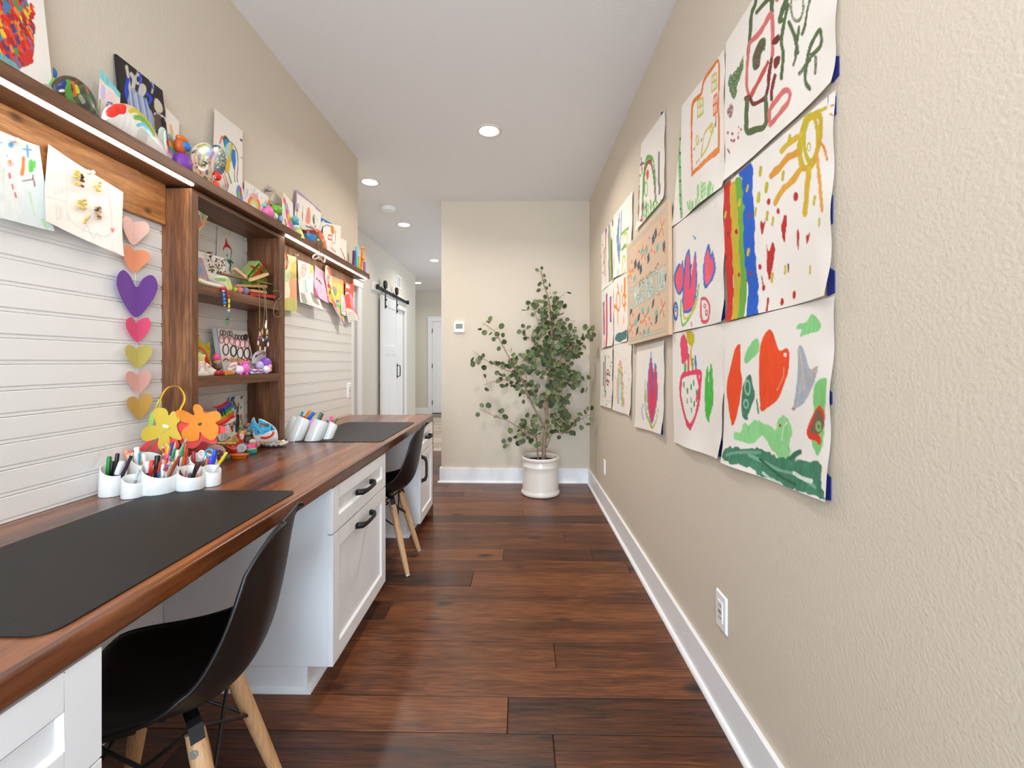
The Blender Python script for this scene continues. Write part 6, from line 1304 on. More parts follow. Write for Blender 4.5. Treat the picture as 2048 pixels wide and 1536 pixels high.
o = stand('drawing', 'white card with brown seed figures in the upper cubby', 'drawing', (389, 500), (449, 516), 388, 455, (240, 236, 230), None, Xt=-1.335, Xb=-1.305, z=ZA + .001, step=3)
BR = [(110, 70, 40), (60, 44, 36), (196, 150, 80), (150, 96, 60)]
seeds(o, -1.318, [(415, 504, 424, 522, 16, BR), (430, 517, 439, 532, 12, BR), (443, 520, 449, 532, 8, BR), (418, 528, 428, 545, 12, BR), (433, 532, 443, 548, 12, BR), (446, 542, 450, 548, 4, BR)], 8)
stand('painting', 'small canvas smeared blue and pink at the near side of the cubby', 'painting', (386, 513), (405, 516), 386, 424, (176, 150, 160), lambda c: (c.fill([(388, 525), (400, 528), (404, 545), (392, 550)], (120, 160, 196), dry=.2), c.line([(392, 560), (408, 566)], 3, (190, 110, 130), dry=.3), c.line([(400, 556), (412, 560)], 1.4, (206, 200, 90)), c.speck(388, 514, 402, 524, 8, 2, [(190, 130, 150), (150, 130, 170), (220, 150, 120)], 2)), Xt=-1.262, Xb=-1.235, z=ZA + .001, step=.8)
def gz(P, z, lift=0): P = Vector(P); P.z = z + lift; return P
t = thing('clay_snake', 'long cream clay snake with a green head lying on the upper cubby shelf', 'clay figure', tuple(gz(onX(425, 575, -1.20), ZA)))
MB().tube(smooth_curve([gz(onX(x, y, -1.205), ZA + .009, l) for x, y, l in ((392, 558, .004), (398, 563, .003), (410, 567, 0), (430, 570, 0), (455, 571, 0))], 5), [.006] * 4 + [.0095] * 14 + [.006] * 3, 12).build('body', mat('clay_cream', (236, 230, 212), .5), t, smooth='all')
MB().tube([onX(390, 556, -1.21), onX(389, 544, -1.215), onX(391, 534, -1.215)], [.005, .0045, .004], 8).build('head', mat('clay_green', (146, 196, 60), .5), t, smooth='all')
form('felt_leaf', 'white and lime felt leaf piece hanging over the upper cubby shelf', 'craft', [(429, 557), (436, 552), (452, 553), (460, 560), (465, 578), (456, 580), (450, 570), (436, 563)], (222, 228, 200), lambda c: (c.line([(432, 558), (448, 560)], 3, (150, 190, 110), dry=.3), c.fill([(454, 556), (464, 566), (466, 582), (456, 580)], (206, 214, 110))), X=-1.195, thick=.006, floor_z=1.3)
def beam(label, p, q, h, d, col, X, name='wood_stick', rgh=.7, dz=0):
    """small wooden bar between two frame points on plane X"""
    A, B_ = onX(*p, X), onX(*q, X); ax = (B_ - A); L = ax.length; M = frame(ax.normalized(), (1, 0, 0)); m = MB().obox((A + B_) / 2, M, h, d, L / 2)
    return solo(m, name, mat('wd%d_%d_%d' % col, col, rgh, var=.15, bscale=60), label, 'wooden piece' if name == 'wood_stick' else 'block', bevel=.0006)
beam('long thin brown plank leaning in the upper cubby', (440, 547), (553, 571), .004, .008, (150, 104, 70), -1.235)
beam('short pale stick crossing at the middle of the upper cubby', (468, 537), (491, 556), .006, .009, (226, 190, 144), -1.25)
beam('pale stick rising towards the little birdhouse', (500, 560), (534, 548), .006, .009, (230, 192, 146), -1.222)
beam('tan stick lying flat at the far side of the upper cubby', (470, 571), (531, 573), .0055, .008, (190, 136, 88), -1.212)
beam('short tan block stub in front of the birdhouse', (500, 581), (530, 585), .006, .009, (206, 150, 96), -1.208)
beam('dark red block at the front of the upper cubby shelf', (497, 588), (547, 594), .0075, .012, (172, 24, 26), -1.200, 'wood_block', .4)
t = thing('birdhouse', 'little green painted birdhouse with a red ribbon bow', 'birdhouse', tuple(gz(onX(520, 575, -1.25), ZA)))
XB = -1.255
P_ = [onX(x, y, XB) for x, y in ((501, 572), (501, 550), (519, 531), (537, 548), (537, 580))]
for p in P_: p.z = max(p.z, ZA + .0008)
MB().prism(P_, [p + Vector((-.04, 0, 0)) for p in P_]).build('house', mat('bh_green', (120, 170, 50), .6, var=.4, bscale=40), t)
for p, q in (((493, 552), (518.5, 523)), ((518.5, 523), (548, 561))):
    A, B_ = onX(*p, XB + .004), onX(*q, XB + .004); dn = Vector((0, 0, .003)); MB().prism([A + dn, B_ + dn, B_ - dn, A - dn], [v + Vector((-.05, 0, 0)) for v in (A + dn, B_ + dn, B_ - dn, A - dn)]).build('roof_board', mat('bh_edge', (170, 190, 110), .6), t)
for pts in ([(520, 540), (512, 537), (502, 532)], [(520, 540), (526, 534), (532, 529)], [(519, 541), (514, 547), (507, 553)], [(521, 541), (527, 548), (535, 555)]):
    s_ = (1039.5 - 520) / 1.24; MB().tube([onX(a, b, -1.243) for a, b in pts], [2 / s_, 3.4 / s_, 4.2 / s_], 6, flat=.25).build('ribbon', mat('ribbon_red', (208, 24, 32), .35), t)
for lb, px, py, rp, col, sy in (('yellow speckled clay egg on the upper cubby shelf', 469, 576, 5.5, (190, 176, 60), 1), ('pink and orange marbled clay egg on the upper cubby shelf', 479, 580, 6.5, (206, 120, 110), 1.2), ('purple grey clay egg nearest the red block', 490, 580, 7.5, (130, 110, 150), 1)):
    s_ = (1039.5 - px) / 1.205; P = onX(px, py, -1.205); P.z = ZA + rp / s_ + .0006; m = MB().ell(P, rp / s_, rp / s_ * sy, rp / s_, 18, 12); solo(m, 'clay_egg', mat('egg%d' % px, col, .45, var=.6, bscale=60), lb, 'clay piece', smooth='all')
def strand(name, label, X, pts, beads, wline=.5, par_cat='necklace'):
    t = thing(name, label, par_cat, tuple(onX(pts[0][0], pts[0][1], X)))
    s_ = (1039.5 - pts[0][0]) / abs(X); MB().tube(smooth_curve([onX(a, b, X) for a, b in pts], 3), wline / s_, 6).build('string', M_tw, t, smooth='all')
    for x, y, w_, h_, col in beads:
        P = onX(x, y, X); MB().ell(P, w_ / s_, w_ / s_, h_ / s_, 14, 10).build('bead', mat('bd%d_%d_%d' % col, col, .3), t, smooth='all')
    return t
BL2, YE2, RD2, GN2, PU2 = (30, 120, 210), (206, 204, 50), (220, 44, 36), (40, 130, 80), (150, 90, 180)
strand('bead_strand', 'short strand of red, lilac and blue beads hanging from the upper cubby shelf', -1.180, [(444, 574), (447, 588), (448, 600), (450, 612)], [(444.5, 576, 3.4, 3.2, RD2), (447, 582, 3, 2.8, (190, 150, 210)), (448, 590, 2.6, 4.2, BL2), (449, 598.5, 2.6, 3.6, BL2), (449.5, 606, 3, 3, BL2), (449.5, 611.5, 2.2, 1.8, (206, 160, 90))])
strand('bead_strand', 'long strand of mixed beads ending in green, hanging from the upper cubby shelf', -1.180, [(450, 574), (456, 590), (458, 612), (455, 645)], [(450, 577, 3.4, 3.4, RD2), (454, 579, 2, 2, (236, 180, 200)), (456.5, 585, 3, 2.8, RD2), (457, 592.5, 3, 3, RD2), (458, 602, 2.4, 5.4, YE2), (458, 612, 2.2, 4.8, YE2), (457.5, 621, 2.4, 2.4, (226, 190, 214)), (457, 625, 2.4, 2.2, PU2), (455.5, 631, 2.4, 5, GN2), (455, 638.5, 2.8, 2, (90, 40, 60)), (454.5, 643.5, 3, 3, (40, 150, 110)), (454, 648.5, 2.8, 2, (150, 110, 60))])
STR = (226, 190, 176)
strand('straw_necklace', 'long twine necklace with pale straw pieces and coloured beads over the cubby front', -1.178, [(518, 566), (519, 600), (519.5, 655), (516, 680), (518, 692), (523, 704), (529, 704), (536, 688), (537, 672), (533, 640), (531, 600), (527, 570)], [(519, 659, 1.4, 3, (30, 30, 40)), (519.5, 668, 1.7, 5, STR), (518, 676, 3, 2, (226, 40, 120)), (517.5, 679, 3, 2, (70, 50, 140)), (516.5, 686, 1.9, 5, STR), (520, 697, 1.7, 5, (214, 200, 180)), (530, 699, 1.7, 6, (214, 200, 180)), (536, 689, 1.9, 5, (232, 216, 206)), (537, 679, 2.4, 2, (60, 60, 160)), (535, 664, 1.7, 6, STR)])
strand('straw_necklace', 'second twine necklace with orange and white straws inside the longer one', -1.174, [(530, 570), (533, 620), (534, 640), (533, 660), (532, 676), (526, 682), (522, 676), (525, 660), (528, 640), (529, 600), (525, 570)], [(532.5, 645, 1.9, 5, (236, 196, 190)), (531.5, 652, 2.2, 6, (240, 236, 230)), (533.5, 664, 1.9, 6, (196, 180, 130)), (524.5, 664, 1.8, 6, (216, 136, 70)), (523, 676, 1.9, 2, (60, 150, 100)), (526, 680, 1.5, 3.4, (236, 236, 230)), (532, 678, 3, 2.6, (30, 130, 90)), (533.5, 674, 1.8, 2, (240, 190, 200))])
t = thing('twine_loop', 'loose loop of twine tied at the far corner of the upper cubby shelf', 'twine', tuple(onX(555, 600, -1.176)))
px_tube([(546, 583), (553, 581), (560, 584), (563, 592), (558, 598), (551, 606), (547, 620), (548, 630), (554, 634), (562, 630), (563, 616), (560, 602), (555, 596)], .55, M_tw, t, 'string', -1.176); px_tube([(550, 600), (556, 603), (563, 606)], .5, M_tw, t, 'string', -1.174); px_tube([(560, 596), (552, 604)], .5, M_tw, t, 'string', -1.173)
# ---- cubby, middle compartment
t = thing('ring_canvas', 'white canvas painted with rows of black and pink rings, leaning in the cubby', 'painting', tuple(gz(onX(478, 735, -1.27), ZB)))
def rc(c):
    K, P1 = (40, 38, 42), (190, 70, 96)
    for x, y in ((443, 665), (448.5, 666), (457, 667.5), (461.5, 667)): c.ring(x, y, 2.8, 4.6, .8, K, dry=0, wob=0)
    for x, y, w_ in ((468, 673, .5), (473, 674, 1), (479, 675, .9), (485, 675, 1.1), (491.5, 674.5, 2)): c.ring(x, y, 2.5, 4.2, w_, K, dry=0, wob=0)
    for x, y in ((443, 678.5), (453, 681), (464, 681), (475, 686), (485.5, 688), (494, 689)): c.ring(x, y, 4.6, 8, .9, P1, dry=.1, wob=0)
    for x, y, w_ in ((451.5, 699.5, 1.1), (467, 702, 1.5), (480.5, 706, 1.1), (494, 706.5, 1.3)): c.ring(x, y, 5.8, 10.5, w_, K, dry=.05, wob=0)
    for x, y in ((452, 722), (484, 722), (498, 722)): c.ring(x, y, 5, 4, 1.4, (196, 40, 46), a0=180, a1=360)
QB = [(434, 656), (494, 663), (511, 738), (447, 748)]
zb = ZB + .001
tr_ = [onX(*QB[0], -1.315), onX(*QB[1], -1.315), onX(*QB[2], -1.275), onX(*QB[3], -1.275)]
sheet('painted_face', None, None, QB, -1.315, -1.275, (232, 224, 218), rc, .6, parent=t, k=1.0)
MB().prism([p + Vector((-.004, 0, 0)) for p in tr_], [p + Vector((-.020, -.004, 0)) for p in tr_]).build('stretcher', mat('canvas_side', (222, 228, 232), .7), t)
def fz(name, label, cat, outline, base, paint=None, X=-1.22, **k): return form(name, label, cat, outline, base, paint, X=X, floor_z=k.pop('z', ZB + .0006), step=k.pop('step', .8), **k)
fz('paper_cutout', 'dark red pointed paper petals at the near side of the cubby', 'paper cutout', [(384, 668), (392, 643), (395, 641), (394, 655), (391, 668), (398, 670), (394, 684), (388, 692), (384, 690)], (170, 30, 50), None, X=-1.21, thick=.002, round_=False)
fz('paper_bird', 'mustard yellow paper bird shape in the middle cubby', 'paper cutout', [(398, 676), (405, 685), (412, 689), (418, 684), (421, 700), (420, 718), (424, 730), (410, 735), (396, 700)], (186, 168, 30), lambda c: (c.ring(414, 700, 2, 4, .8, (206, 130, 40)), c.line([(411, 690), (420, 700)], .8, (150, 130, 30))), X=-1.29, thick=.003)
fz('clay_arch', 'red and green painted clay arch behind the pale star figure', 'clay piece', [(386, 706), (391, 692), (400, 693), (410, 703), (417, 720), (419, 735), (408, 740), (390, 730)], (214, 56, 36), lambda c: (c.line([(389, 702), (396, 702), (404, 712)], 2.4, (110, 180, 70)), c.line([(390, 697), (402, 698), (412, 712)], 1.4, (180, 30, 40))), X=-1.26, thick=.02, gloss=True)
fz('clay_star', 'pale yellow soft star figure with little ears', 'clay figure', [(388, 712), (394, 707), (399, 704), (403, 708), (411, 710), (408, 718), (410, 732), (400, 742), (388, 735)], (226, 222, 150), None, X=-1.235, thick=.022)
fz('clay_rainbow', 'small pink striped clay rainbow on a white block', 'clay piece', [(389, 755), (390, 734), (396, 725), (404, 723), (411, 733), (415, 742), (415, 752)], (240, 232, 222), lambda c: [c.line([(391 + i, 742), (393 + i, 732 + i), (399.5, 726 + i * 2.2), (407 - i, 732 + i), (409.5 - i, 742)], .9, col) for i, col in enumerate([(232, 150, 140), (236, 190, 150), (226, 200, 226), (190, 160, 206), (206, 220, 140)])], X=-1.198, thick=.02)
fz('clay_figure', 'white clay triangle figure with a pink mark', 'clay figure', [(410, 730), (414, 726), (424, 735), (434, 742), (432, 750), (415, 751)], (238, 232, 220), lambda c: c.dot(416, 734, 3, 2.4, (220, 110, 130)), X=-1.21, thick=.016)
t = thing('clay_cone_tree', 'pink topped gold clay cone with a blue dab', 'clay figure', tuple(gz(onX(433, 740, -1.235), ZB)))
clay(0, 433, 715, -1.235, 8, .8, 1, (236, 80, 150), 'top', t); clay(0, 434, 724, -1.235, 8, .8, .7, (190, 150, 60), 'middle', t); clay(0, 436, 728, -1.224, 4, .4, .6, (60, 150, 220), 'dab', t); clay(0, 435, 734, -1.235, 8, .8, .9, (120, 80, 50), 'foot', t)
fz('pebble', 'dark red glossy painted pebble at the front of the middle cubby', 'pebble', [(429, 746), (434, 741), (442, 741), (448, 746), (446, 752), (434, 752)], (170, 30, 40), None, X=-1.200, thick=.018, gloss=True)
fz('pebble', 'yellow pebble with red speckles at the front of the middle cubby', 'pebble', [(449, 744), (453, 740), (462, 741), (468, 746), (467, 751), (452, 752)], (206, 170, 50), lambda c: c.speck(449, 740, 468, 752, 26, 1.4, [(206, 60, 40), (214, 110, 60)], 5), X=-1.196, thick=.018, gloss=True)
fz('driftwood', 'tan knobbly bone-like wood piece behind the pink pig', 'wooden piece', [(460, 716), (466, 714), (478, 716), (488, 724), (482, 730), (468, 728), (461, 722)], (190, 150, 106), lambda c: (c.ring(473, 719, 1.4, 1, .5, (90, 60, 40)), c.line([(462, 718), (476, 722)], .8, (150, 110, 76))), X=-1.232, thick=.012, z=1.1)
fz('clay_figure', 'white and pinkish clay animal beside the pink pig', 'clay figure', [(455, 738), (460, 728), (468, 724), (474, 726), (472, 738), (466, 748), (456, 746)], (226, 212, 204), lambda c: (c.line([(458, 734), (466, 730)], 1.2, (200, 120, 120)), c.line([(461, 740), (470, 736)], 1.2, (180, 130, 120))), X=-1.215, thick=.018)
t = thing('piggy_bank', 'small glossy pink and white pig figurine', 'pig figurine', tuple(gz(onX(488, 748, -1.203), ZB)))
clay(0, 478, 740, -1.208, 10, .9, .95, (232, 220, 226), 'rear', t, .25); clay(0, 489, 737, -1.203, 11.5, .8, 1, (238, 110, 196), 'head', t, .25)
for x, y, r_, nm in ((482, 726, 3.4, 'ear'), (495, 726, 3.4, 'ear'), (488, 740, 4, 'snout'), (482, 747, 3.4, 'foot'), (494, 747, 3.4, 'foot')): clay(0, x, y, -1.192, r_, .8, 1.1, (230, 90, 180), nm, t, .25)
fz('small_plate', 'tiny white plate with a purple wavy rim and orange inside', 'plate', [(499, 742), (508, 738), (520, 738), (526, 742), (522, 748), (504, 749)], (236, 232, 232), lambda c: (c.line([(500, 741), (506, 743), (512, 741), (518, 743), (525, 741)], 1.6, (130, 80, 190)), c.line([(510, 737.5), (519, 738)], 1.4, (232, 120, 50))), X=-1.192, thick=.022, gloss=True)
form('paper', 'white curled paper with pink strokes behind the purple animal', 'paper', [(505, 727), (506, 712), (512, 704), (525, 700), (540, 697), (554, 691), (545, 700), (538, 712), (530, 722)], (226, 222, 224), lambda c: (c.line([(512, 713), (520, 708), (530, 704)], 1.2, (214, 90, 140)), c.line([(511, 714), (513, 711)], 1.6, (50, 40, 50)), c.line([(528, 702), (528, 710)], .8, (60, 50, 60)), c.line([(533, 700), (530, 706)], 1, (214, 90, 140))), X=-1.262, thick=.0008, round_=False, floor_z=1.12)
t = thing('clay_elephant', 'purple clay elephant with speckled white front and pink paws', 'clay figure', tuple(gz(onX(530, 746, -1.20), ZB)))
clay(0, 531, 727, -1.218, 13, .8, .95, (140, 84, 196), 'body', t); clay(0, 519, 731, -1.212, 9, .8, 1, (206, 190, 226), 'ear', t); clay(0, 532, 739, -1.198, 9, .8, .9, (238, 232, 234), 'face', t); clay(0, 540, 733, -1.192, 4.5, .8, 1, (240, 160, 176), 'paw', t); clay(0, 540, 740, -1.190, 4, .8, 1, (240, 166, 180), 'paw', t); clay(0, 536, 733, -1.190, 1.6, .8, 1, (120, 70, 180), 'eye', t)
# ================================================================== on the desk
M_cer = mat('ceramic_white', (236, 238, 236), .22, coat=.3)
def cup(par, c, r, hlo, hhi, cut, shear=(0, 0), n=28):
    """one tube of the holder: open top cut at a slant, cut = direction in which the rim rises"""
    m = MB(); c = Vector(c); k = Vector((*cut, 0)).normalized(); sh = Vector((*shear, 0)); t = .0035; vs = []
    def P(a, rr, z): return c + Vector((rr * math.cos(a), rr * math.sin(a), z)) + sh * z
    def top(a): return hlo + (hhi - hlo) * (.5 + .5 * (math.cos(a) * k.x + math.sin(a) * k.y))
    rings = [lambda a: P(a, r * .97, 0), lambda a: P(a, r, .004), lambda a: P(a, r, top(a) - .003), lambda a: P(a, r - t * .3, top(a)), lambda a: P(a, r - t * .9, top(a)), lambda a: P(a, r - t, top(a) - .004), lambda a: P(a, r - t, .006), lambda a: P(a, .002, .005)]
    for f in rings:
        for j in range(n): vs.append(f(2 * math.pi * j / n))
    fs = [(i * n + j, i * n + (j + 1) % n, (i + 1) * n + (j + 1) % n, (i + 1) * n + j) for i in range(len(rings) - 1) for j in range(n)] + [tuple(range(n))[::-1]]
    m.add(vs, fs); return m.build('cup', M_cer, par, smooth=True)
g = lambda x, y: onZ(x, y, DT + .0035 if False else DT)
hold = thing('pen_holder', 'white ceramic pen holder of eight joined cups behind the near desk mat', 'pen holder', tuple(onZ(320, 965, DT)))
CUPS = {}
for nm, px, Yc_, r, lo, hi in (('a', 224, 1.322, .032, .060, .094), ('b', 266, 1.305, .029, .043, .063), ('c', 318, 1.352, .0485, .050, .094), ('d', 292, 1.412, .043, .070, .106), ('e', 347, 1.450, .044, .060, .098), ('f', 381, 1.388, .0385, .040, .069), ('g', 405, 1.472, .040, .055, .094), ('h', 423, 1.432, .0265, .042, .063)):
    c = onY(px, 900, Yc_); c.z = DT; CUPS[nm] = (c, r); cup(hold, (c.x, c.y, DT + .001), r, lo, hi, (-.9, .45), (.0, .06))
hold2 = thing('pen_holder', 'white ceramic pen holder of slanted cups right of the cubby', 'pen holder', tuple(onZ(620, 882, DT)))
for nm, px, py, r, lo, hi in (('p', 577, 877, .036, .085, .118), ('q', 590, 881, .040, .090, .125), ('r', 626, 881, .043, .080, .112), ('s', 655, 878, .027, .060, .090)):
    c = onZ(px, py, DT); CUPS[nm] = (c, r); cup(hold2, (c.x, c.y, DT + .001), r, lo, hi, (-.6, -.7), (.30, .30))
def pen(cupn, tip, low, wpx, col, label, kind='marker', tipcol=None, group=None, body=None, dy=0.0):
    c, r = CUPS[cupn]; Yc = c.y + dy; T, Lw = onY(*tip, Yc), onY(*low, Yc); d = (T - Lw).normalized()
    s_ = FPX / (cY * Yc); rad = wpx / s_ / 2
    bz = DT + .010 + rad; L = T - d * ((T.z - bz) / max(d.z, .2)) if d.z > .15 else Lw
    # keep the foot inside the cup
    q = Vector((L.x - c.x, L.y - c.y)); lim = max(.004, r - .008 - rad)
    if q.length > lim: q = q.normalized() * lim; L = Vector((c.x + q.x, c.y + q.y, bz)); d = (T - L).normalized()
    t = thing({'marker': 'marker_pen', 'pencil': 'pencil', 'brush': 'paintbrush', 'crayon': 'crayon'}[kind], label, {'marker': 'marker', 'pencil': 'pencil', 'brush': 'brush', 'crayon': 'crayon'}[kind], tuple(L), group)
    Ln = (T - L).length; nm = 'pen%02x%02x%02x' % tuple(int(v) for v in col)
    if kind == 'marker':
        cp = T - d * min(.045, Ln * .45)
        MB().tube([L, cp], [rad * .9, rad * .92], 12).build('barrel', mat('pen%02x%02x%02x' % tuple(body or (232, 232, 230)), body or (232, 232, 230), .35), t, smooth=True)
        MB().tube([cp, cp + d * .001, T - d * .002, T], [rad * .97, rad, rad * .96, rad * .8], 12).build('cap', mat(nm, col, .3), t, smooth=True)
    elif kind == 'brush':
        MB().tube([L, T - d * .022], [rad * .6, rad * .8], 10).build('barrel', mat(nm, col, .4), t, smooth=True)
        MB().tube([T - d * .022, T - d * .012], [rad * .8, rad * .8], 10).build('ferrule', mat('ferrule', (190, 190, 186), .3, .8), t, smooth=True)
        MB().tube([T - d * .012, T - d * .006, T], [rad * .8, rad * .9, rad * .15], 10).build('bristles', mat('bristle', tipcol or (206, 184, 150), .9), t, smooth=True)
    else:
        MB().tube([L, T - d * .016], [rad, rad], 6 if kind == 'pencil' else 10).build('barrel', mat(nm, col, .4), t, smooth=True)
        MB().tube([T - d * .016, T - d * .005], [rad, rad * .4], 10).build('tip', mat('penwood', (222, 186, 140), .6) if kind == 'pencil' else mat(nm, col, .4), t, smooth=True)
        MB().tube([T - d * .005, T], [rad * .4, rad * .12], 8).build('lead', mat('lead' + nm, tipcol or col, .5), t, smooth=True)
    return t
def K(x, y): return (195 + x / 7.877, 880 + y / 7.877)
Wt = (238, 238, 236)
PENS = [
 ('a', (188, 262), (168, 500), 8.5, (32, 130, 50), 'green felt marker in the leftmost white cup', 'marker', None, (32, 130, 50)),
 ('a', (318, 212), (290, 400), 7.5, (20, 20, 22), 'tall black marker in the leftmost white cup', 'marker', None, (24, 24, 26)),
 ('a', (240, 335), (215, 540), 7, (18, 18, 20), 'short black marker in the leftmost white cup', 'marker', None, (20, 20, 22)),
 ('a', (385, 340), (310, 545), 11, (236, 238, 238), 'grey highlighter with a white cap in the leftmost cup', 'marker', None, (92, 92, 96)),
 ('a', (575, 165), (400, 540), 6, (50, 28, 60), 'dark purple pencil leaning right in the leftmost cup', 'pencil', (30, 24, 34)),
 ('d', (440, 160), (400, 350), 7.5, (240, 150, 120), 'peach highlighter behind the leftmost cup', 'marker', None, (240, 160, 132)),
 ('d', (475, 232), (450, 370), 6.5, Wt, 'white capped marker beside the peach highlighter', 'marker', None, (60, 90, 180)),
 ('d', (488, 172), (470, 330), 4.5, (36, 96, 180), 'thin blue pen beside the peach highlighter', 'pencil', (30, 60, 140)),
 ('d', (516, 126), (500, 250), 4.5, (240, 110, 90), 'coral tipped pen at the back of the pen holder', 'crayon'),
 ('d', (616, 112), (600, 260), 10, Wt, 'big round topped white marker at the back of the pen holder', 'marker'),
 ('d', (660, 205), (600, 385), 4.8, (50, 160, 214), 'light blue marker with a round blue tip', 'marker', None, (80, 180, 226)),
 ('d', (726, 212), (742, 360), 7, Wt, 'white marker with an orange band at the back left', 'marker', None, (236, 150, 110)),
 ('d', (800, 270), (800, 350), 4.5, (150, 156, 140), 'grey green pencil end at the back left', 'pencil'),
 ('d', (700, 260), (690, 380), 4, (196, 160, 90), 'tan pencil in the back left cup', 'pencil'),
 ('d', (560, 300), (570, 400), 4, (96, 84, 70), 'dark brown pencil in the back left cup', 'pencil'),
 ('b', (650, 462), (600, 650), 5.6, (206, 208, 212), 'silver grey marker alone in the smallest front cup', 'marker', None, (150, 154, 160)),
 ('c', (775, 335), (782, 490), 9, Wt, 'brown marker with a white cap in the big front cup', 'marker', None, (70, 44, 40)),
 ('c', (868, 325), (850, 470), 8.5, (226, 36, 30), 'wide red cap marker in the big front cup', 'marker', None, (190, 60, 40)),
 ('c', (948, 245), (935, 420), 10, (18, 18, 18), 'thick black open cap marker in the big front cup', 'marker', None, (30, 30, 30)),
 ('c', (1008, 285), (980, 400), 5, (214, 60, 36), 'red crayon leaning right in the big front cup', 'crayon'),
 ('c', (892, 340), (848, 545), 5, (120, 200, 180), 'mint green pencil in the big front cup', 'pencil', (90, 160, 140)),
 ('c', (940, 345), (895, 540), 4.6, (176, 150, 190), 'lilac pencil in the big front cup', 'pencil', (120, 90, 140)),
 ('c', (972, 345), (935, 540), 5.2, (40, 80, 176), 'royal blue pencil in the big front cup', 'pencil'),
 ('c', (1088, 280), (1085, 420), 5.6, (200, 44, 40), 'red marker standing straight in the big front cup', 'marker', None, (206, 190, 186)),
 ('c', (1032, 385), (1030, 470), 6.5, Wt, 'short white capped marker in the big front cup', 'marker'),
 ('c', (1172, 320), (970, 540), 5.6, (60, 120, 196), 'steel blue pencil lying slantwise in the big front cup', 'pencil', (40, 80, 150)),
 ('c', (1295, 250), (1190, 460), 6, (150, 66, 34), 'reddish brown marker leaning out of the big front cup', 'marker', None, (140, 70, 44)),
 ('c', (1210, 300), (1170, 430), 4.2, (176, 130, 90), 'tan wooden pencil in the big front cup', 'pencil'),
 ('c', (1115, 450), (1085, 520), 4, (40, 140, 150), 'teal pencil low in the big front cup', 'pencil'),
 ('e', (1030, 55), (905, 240), 4.6, (190, 44, 36), 'long red and plum pencil at the back of the holder', 'pencil', (214, 60, 40)),
 ('e', (1100, 15), (1080, 200), 5.6, (232, 140, 50), 'tall orange pencil at the back of the holder', 'pencil', (214, 120, 40)),
 ('e', (1122, 80), (1112, 200), 4.4, (206, 206, 70), 'yellow green tipped marker at the back of the holder', 'marker'),
 ('e', (1180, 34), (1150, 240), 4.8, (40, 60, 160), 'white marker with a dark blue cap at the back', 'marker', None, (150, 190, 230)),
 ('e', (1232, 30), (1196, 200), 5, (170, 176, 160), 'pale grey pencil at the back of the holder', 'pencil', (206, 196, 160)),
 ('e', (1158, 105), (1128, 235), 5.6, (226, 84, 50), 'orange red capped marker behind the big front cup', 'marker'),
 ('e', (1222, 135), (1190, 240), 5, (40, 150, 70), 'green marker behind the big front cup', 'marker', None, (50, 150, 80)),
 ('e', (1268, 158), (1262, 240), 7.5, Wt, 'fat white cap marker in the middle back cup', 'marker'),
 ('e', (1410, -20), (1305, 140), 6, (206, 186, 150), 'tall pale paintbrush rising highest from the holder', 'brush', (196, 170, 130)),
 ('e', (1352, 52), (1330, 220), 5, (50, 160, 110), 'white marker with a sea green cap at the back', 'marker'),
 ('e', (1395, 55), (1375, 250), 6, (176, 84, 40), 'brown orange marker at the back of the holder', 'marker', None, (190, 110, 70)),
 ('e', (1345, 222), (1285, 365), 4.4, (60, 50, 130), 'navy pencil in the middle back cup', 'pencil'),
 ('e', (1382, 185), (1335, 365), 4.4, (206, 160, 50), 'ochre pencil in the middle back cup', 'pencil'),
 ('e', (1112, 228), (1100, 290), 9, (240, 60, 180), 'hot pink cap showing behind the big front cup', 'marker', None, (240, 90, 190)),
 ('e', (1040, 165), (1035, 280), 5.6, (150, 90, 90), 'mauve pencil behind the black marker', 'pencil'),
 ('e', (1425, 118), (1450, 235), 4, (214, 40, 40), 'thin red pen leaning right at the back', 'crayon'),
 ('f', (1412, 408), (1385, 575), 3.2, (200, 110, 140), 'thin pinkish pencil in the round front cup', 'pencil', (220, 80, 150)),
 ('f', (1635, 338), (1500, 580), 5.6, (90, 40, 32), 'dark brown marker with white barrel in the round front cup', 'marker'),
 ('f', (1585, 350), (1555, 440), 8, (20, 20, 20), 'black open cap in the round front cup', 'marker', None, (30, 30, 30)),
 ('f', (1300, 465), (1320, 560), 5, (120, 40, 40), 'maroon crayon stub in the round front cup', 'crayon'),
 ('f', (1455, 520), (1450, 580), 7, (80, 84, 92), 'slate grey pen end in the round front cup', 'marker', None, (110, 120, 130)),
 ('f', (1345, 530), (1350, 585), 5, (110, 160, 140), 'grey green crayon stub in the round front cup', 'crayon'),
 ('f', (1590, 520), (1560, 580), 5, (206, 140, 80), 'tan crayon stub in the round front cup', 'crayon'),
 ('f', (1640, 470), (1610, 560), 5, (190, 130, 120), 'dusty rose crayon stub in the round front cup', 'crayon'),
 ('g', (1508, 180), (1500, 360), 6.5, (176, 40, 60), 'dark pink marker with a brown barrel in the right back cup', 'marker', None, (120, 50, 50)),
 ('g', (1862, 150), (1835, 290), 7.5, (26, 76, 214), 'bright blue marker in the right back cup', 'marker', None, (30, 90, 220)),
 ('g', (1800, 258), (1790, 350), 10.5, (110, 60, 190), 'fat purple marker in the right back cup', 'marker', None, (110, 60, 190)),
 ('g', (1722, 230), (1722, 300), 4, (236, 130, 50), 'small orange and green crayon in the right back cup', 'crayon'),
 ('g', (1450, 250), (1455, 350), 4, (50, 160, 60), 'small green crayon in the right back cup', 'crayon'),
 ('g', (1665, 290), (1660, 350), 5, (96, 60, 80), 'plum crayon in the right back cup', 'crayon'),
 ('h', (2035, 200), (1820, 500), 6, (222, 200, 40), 'bright yellow marker leaning out of the rightmost cup', 'marker'),
]
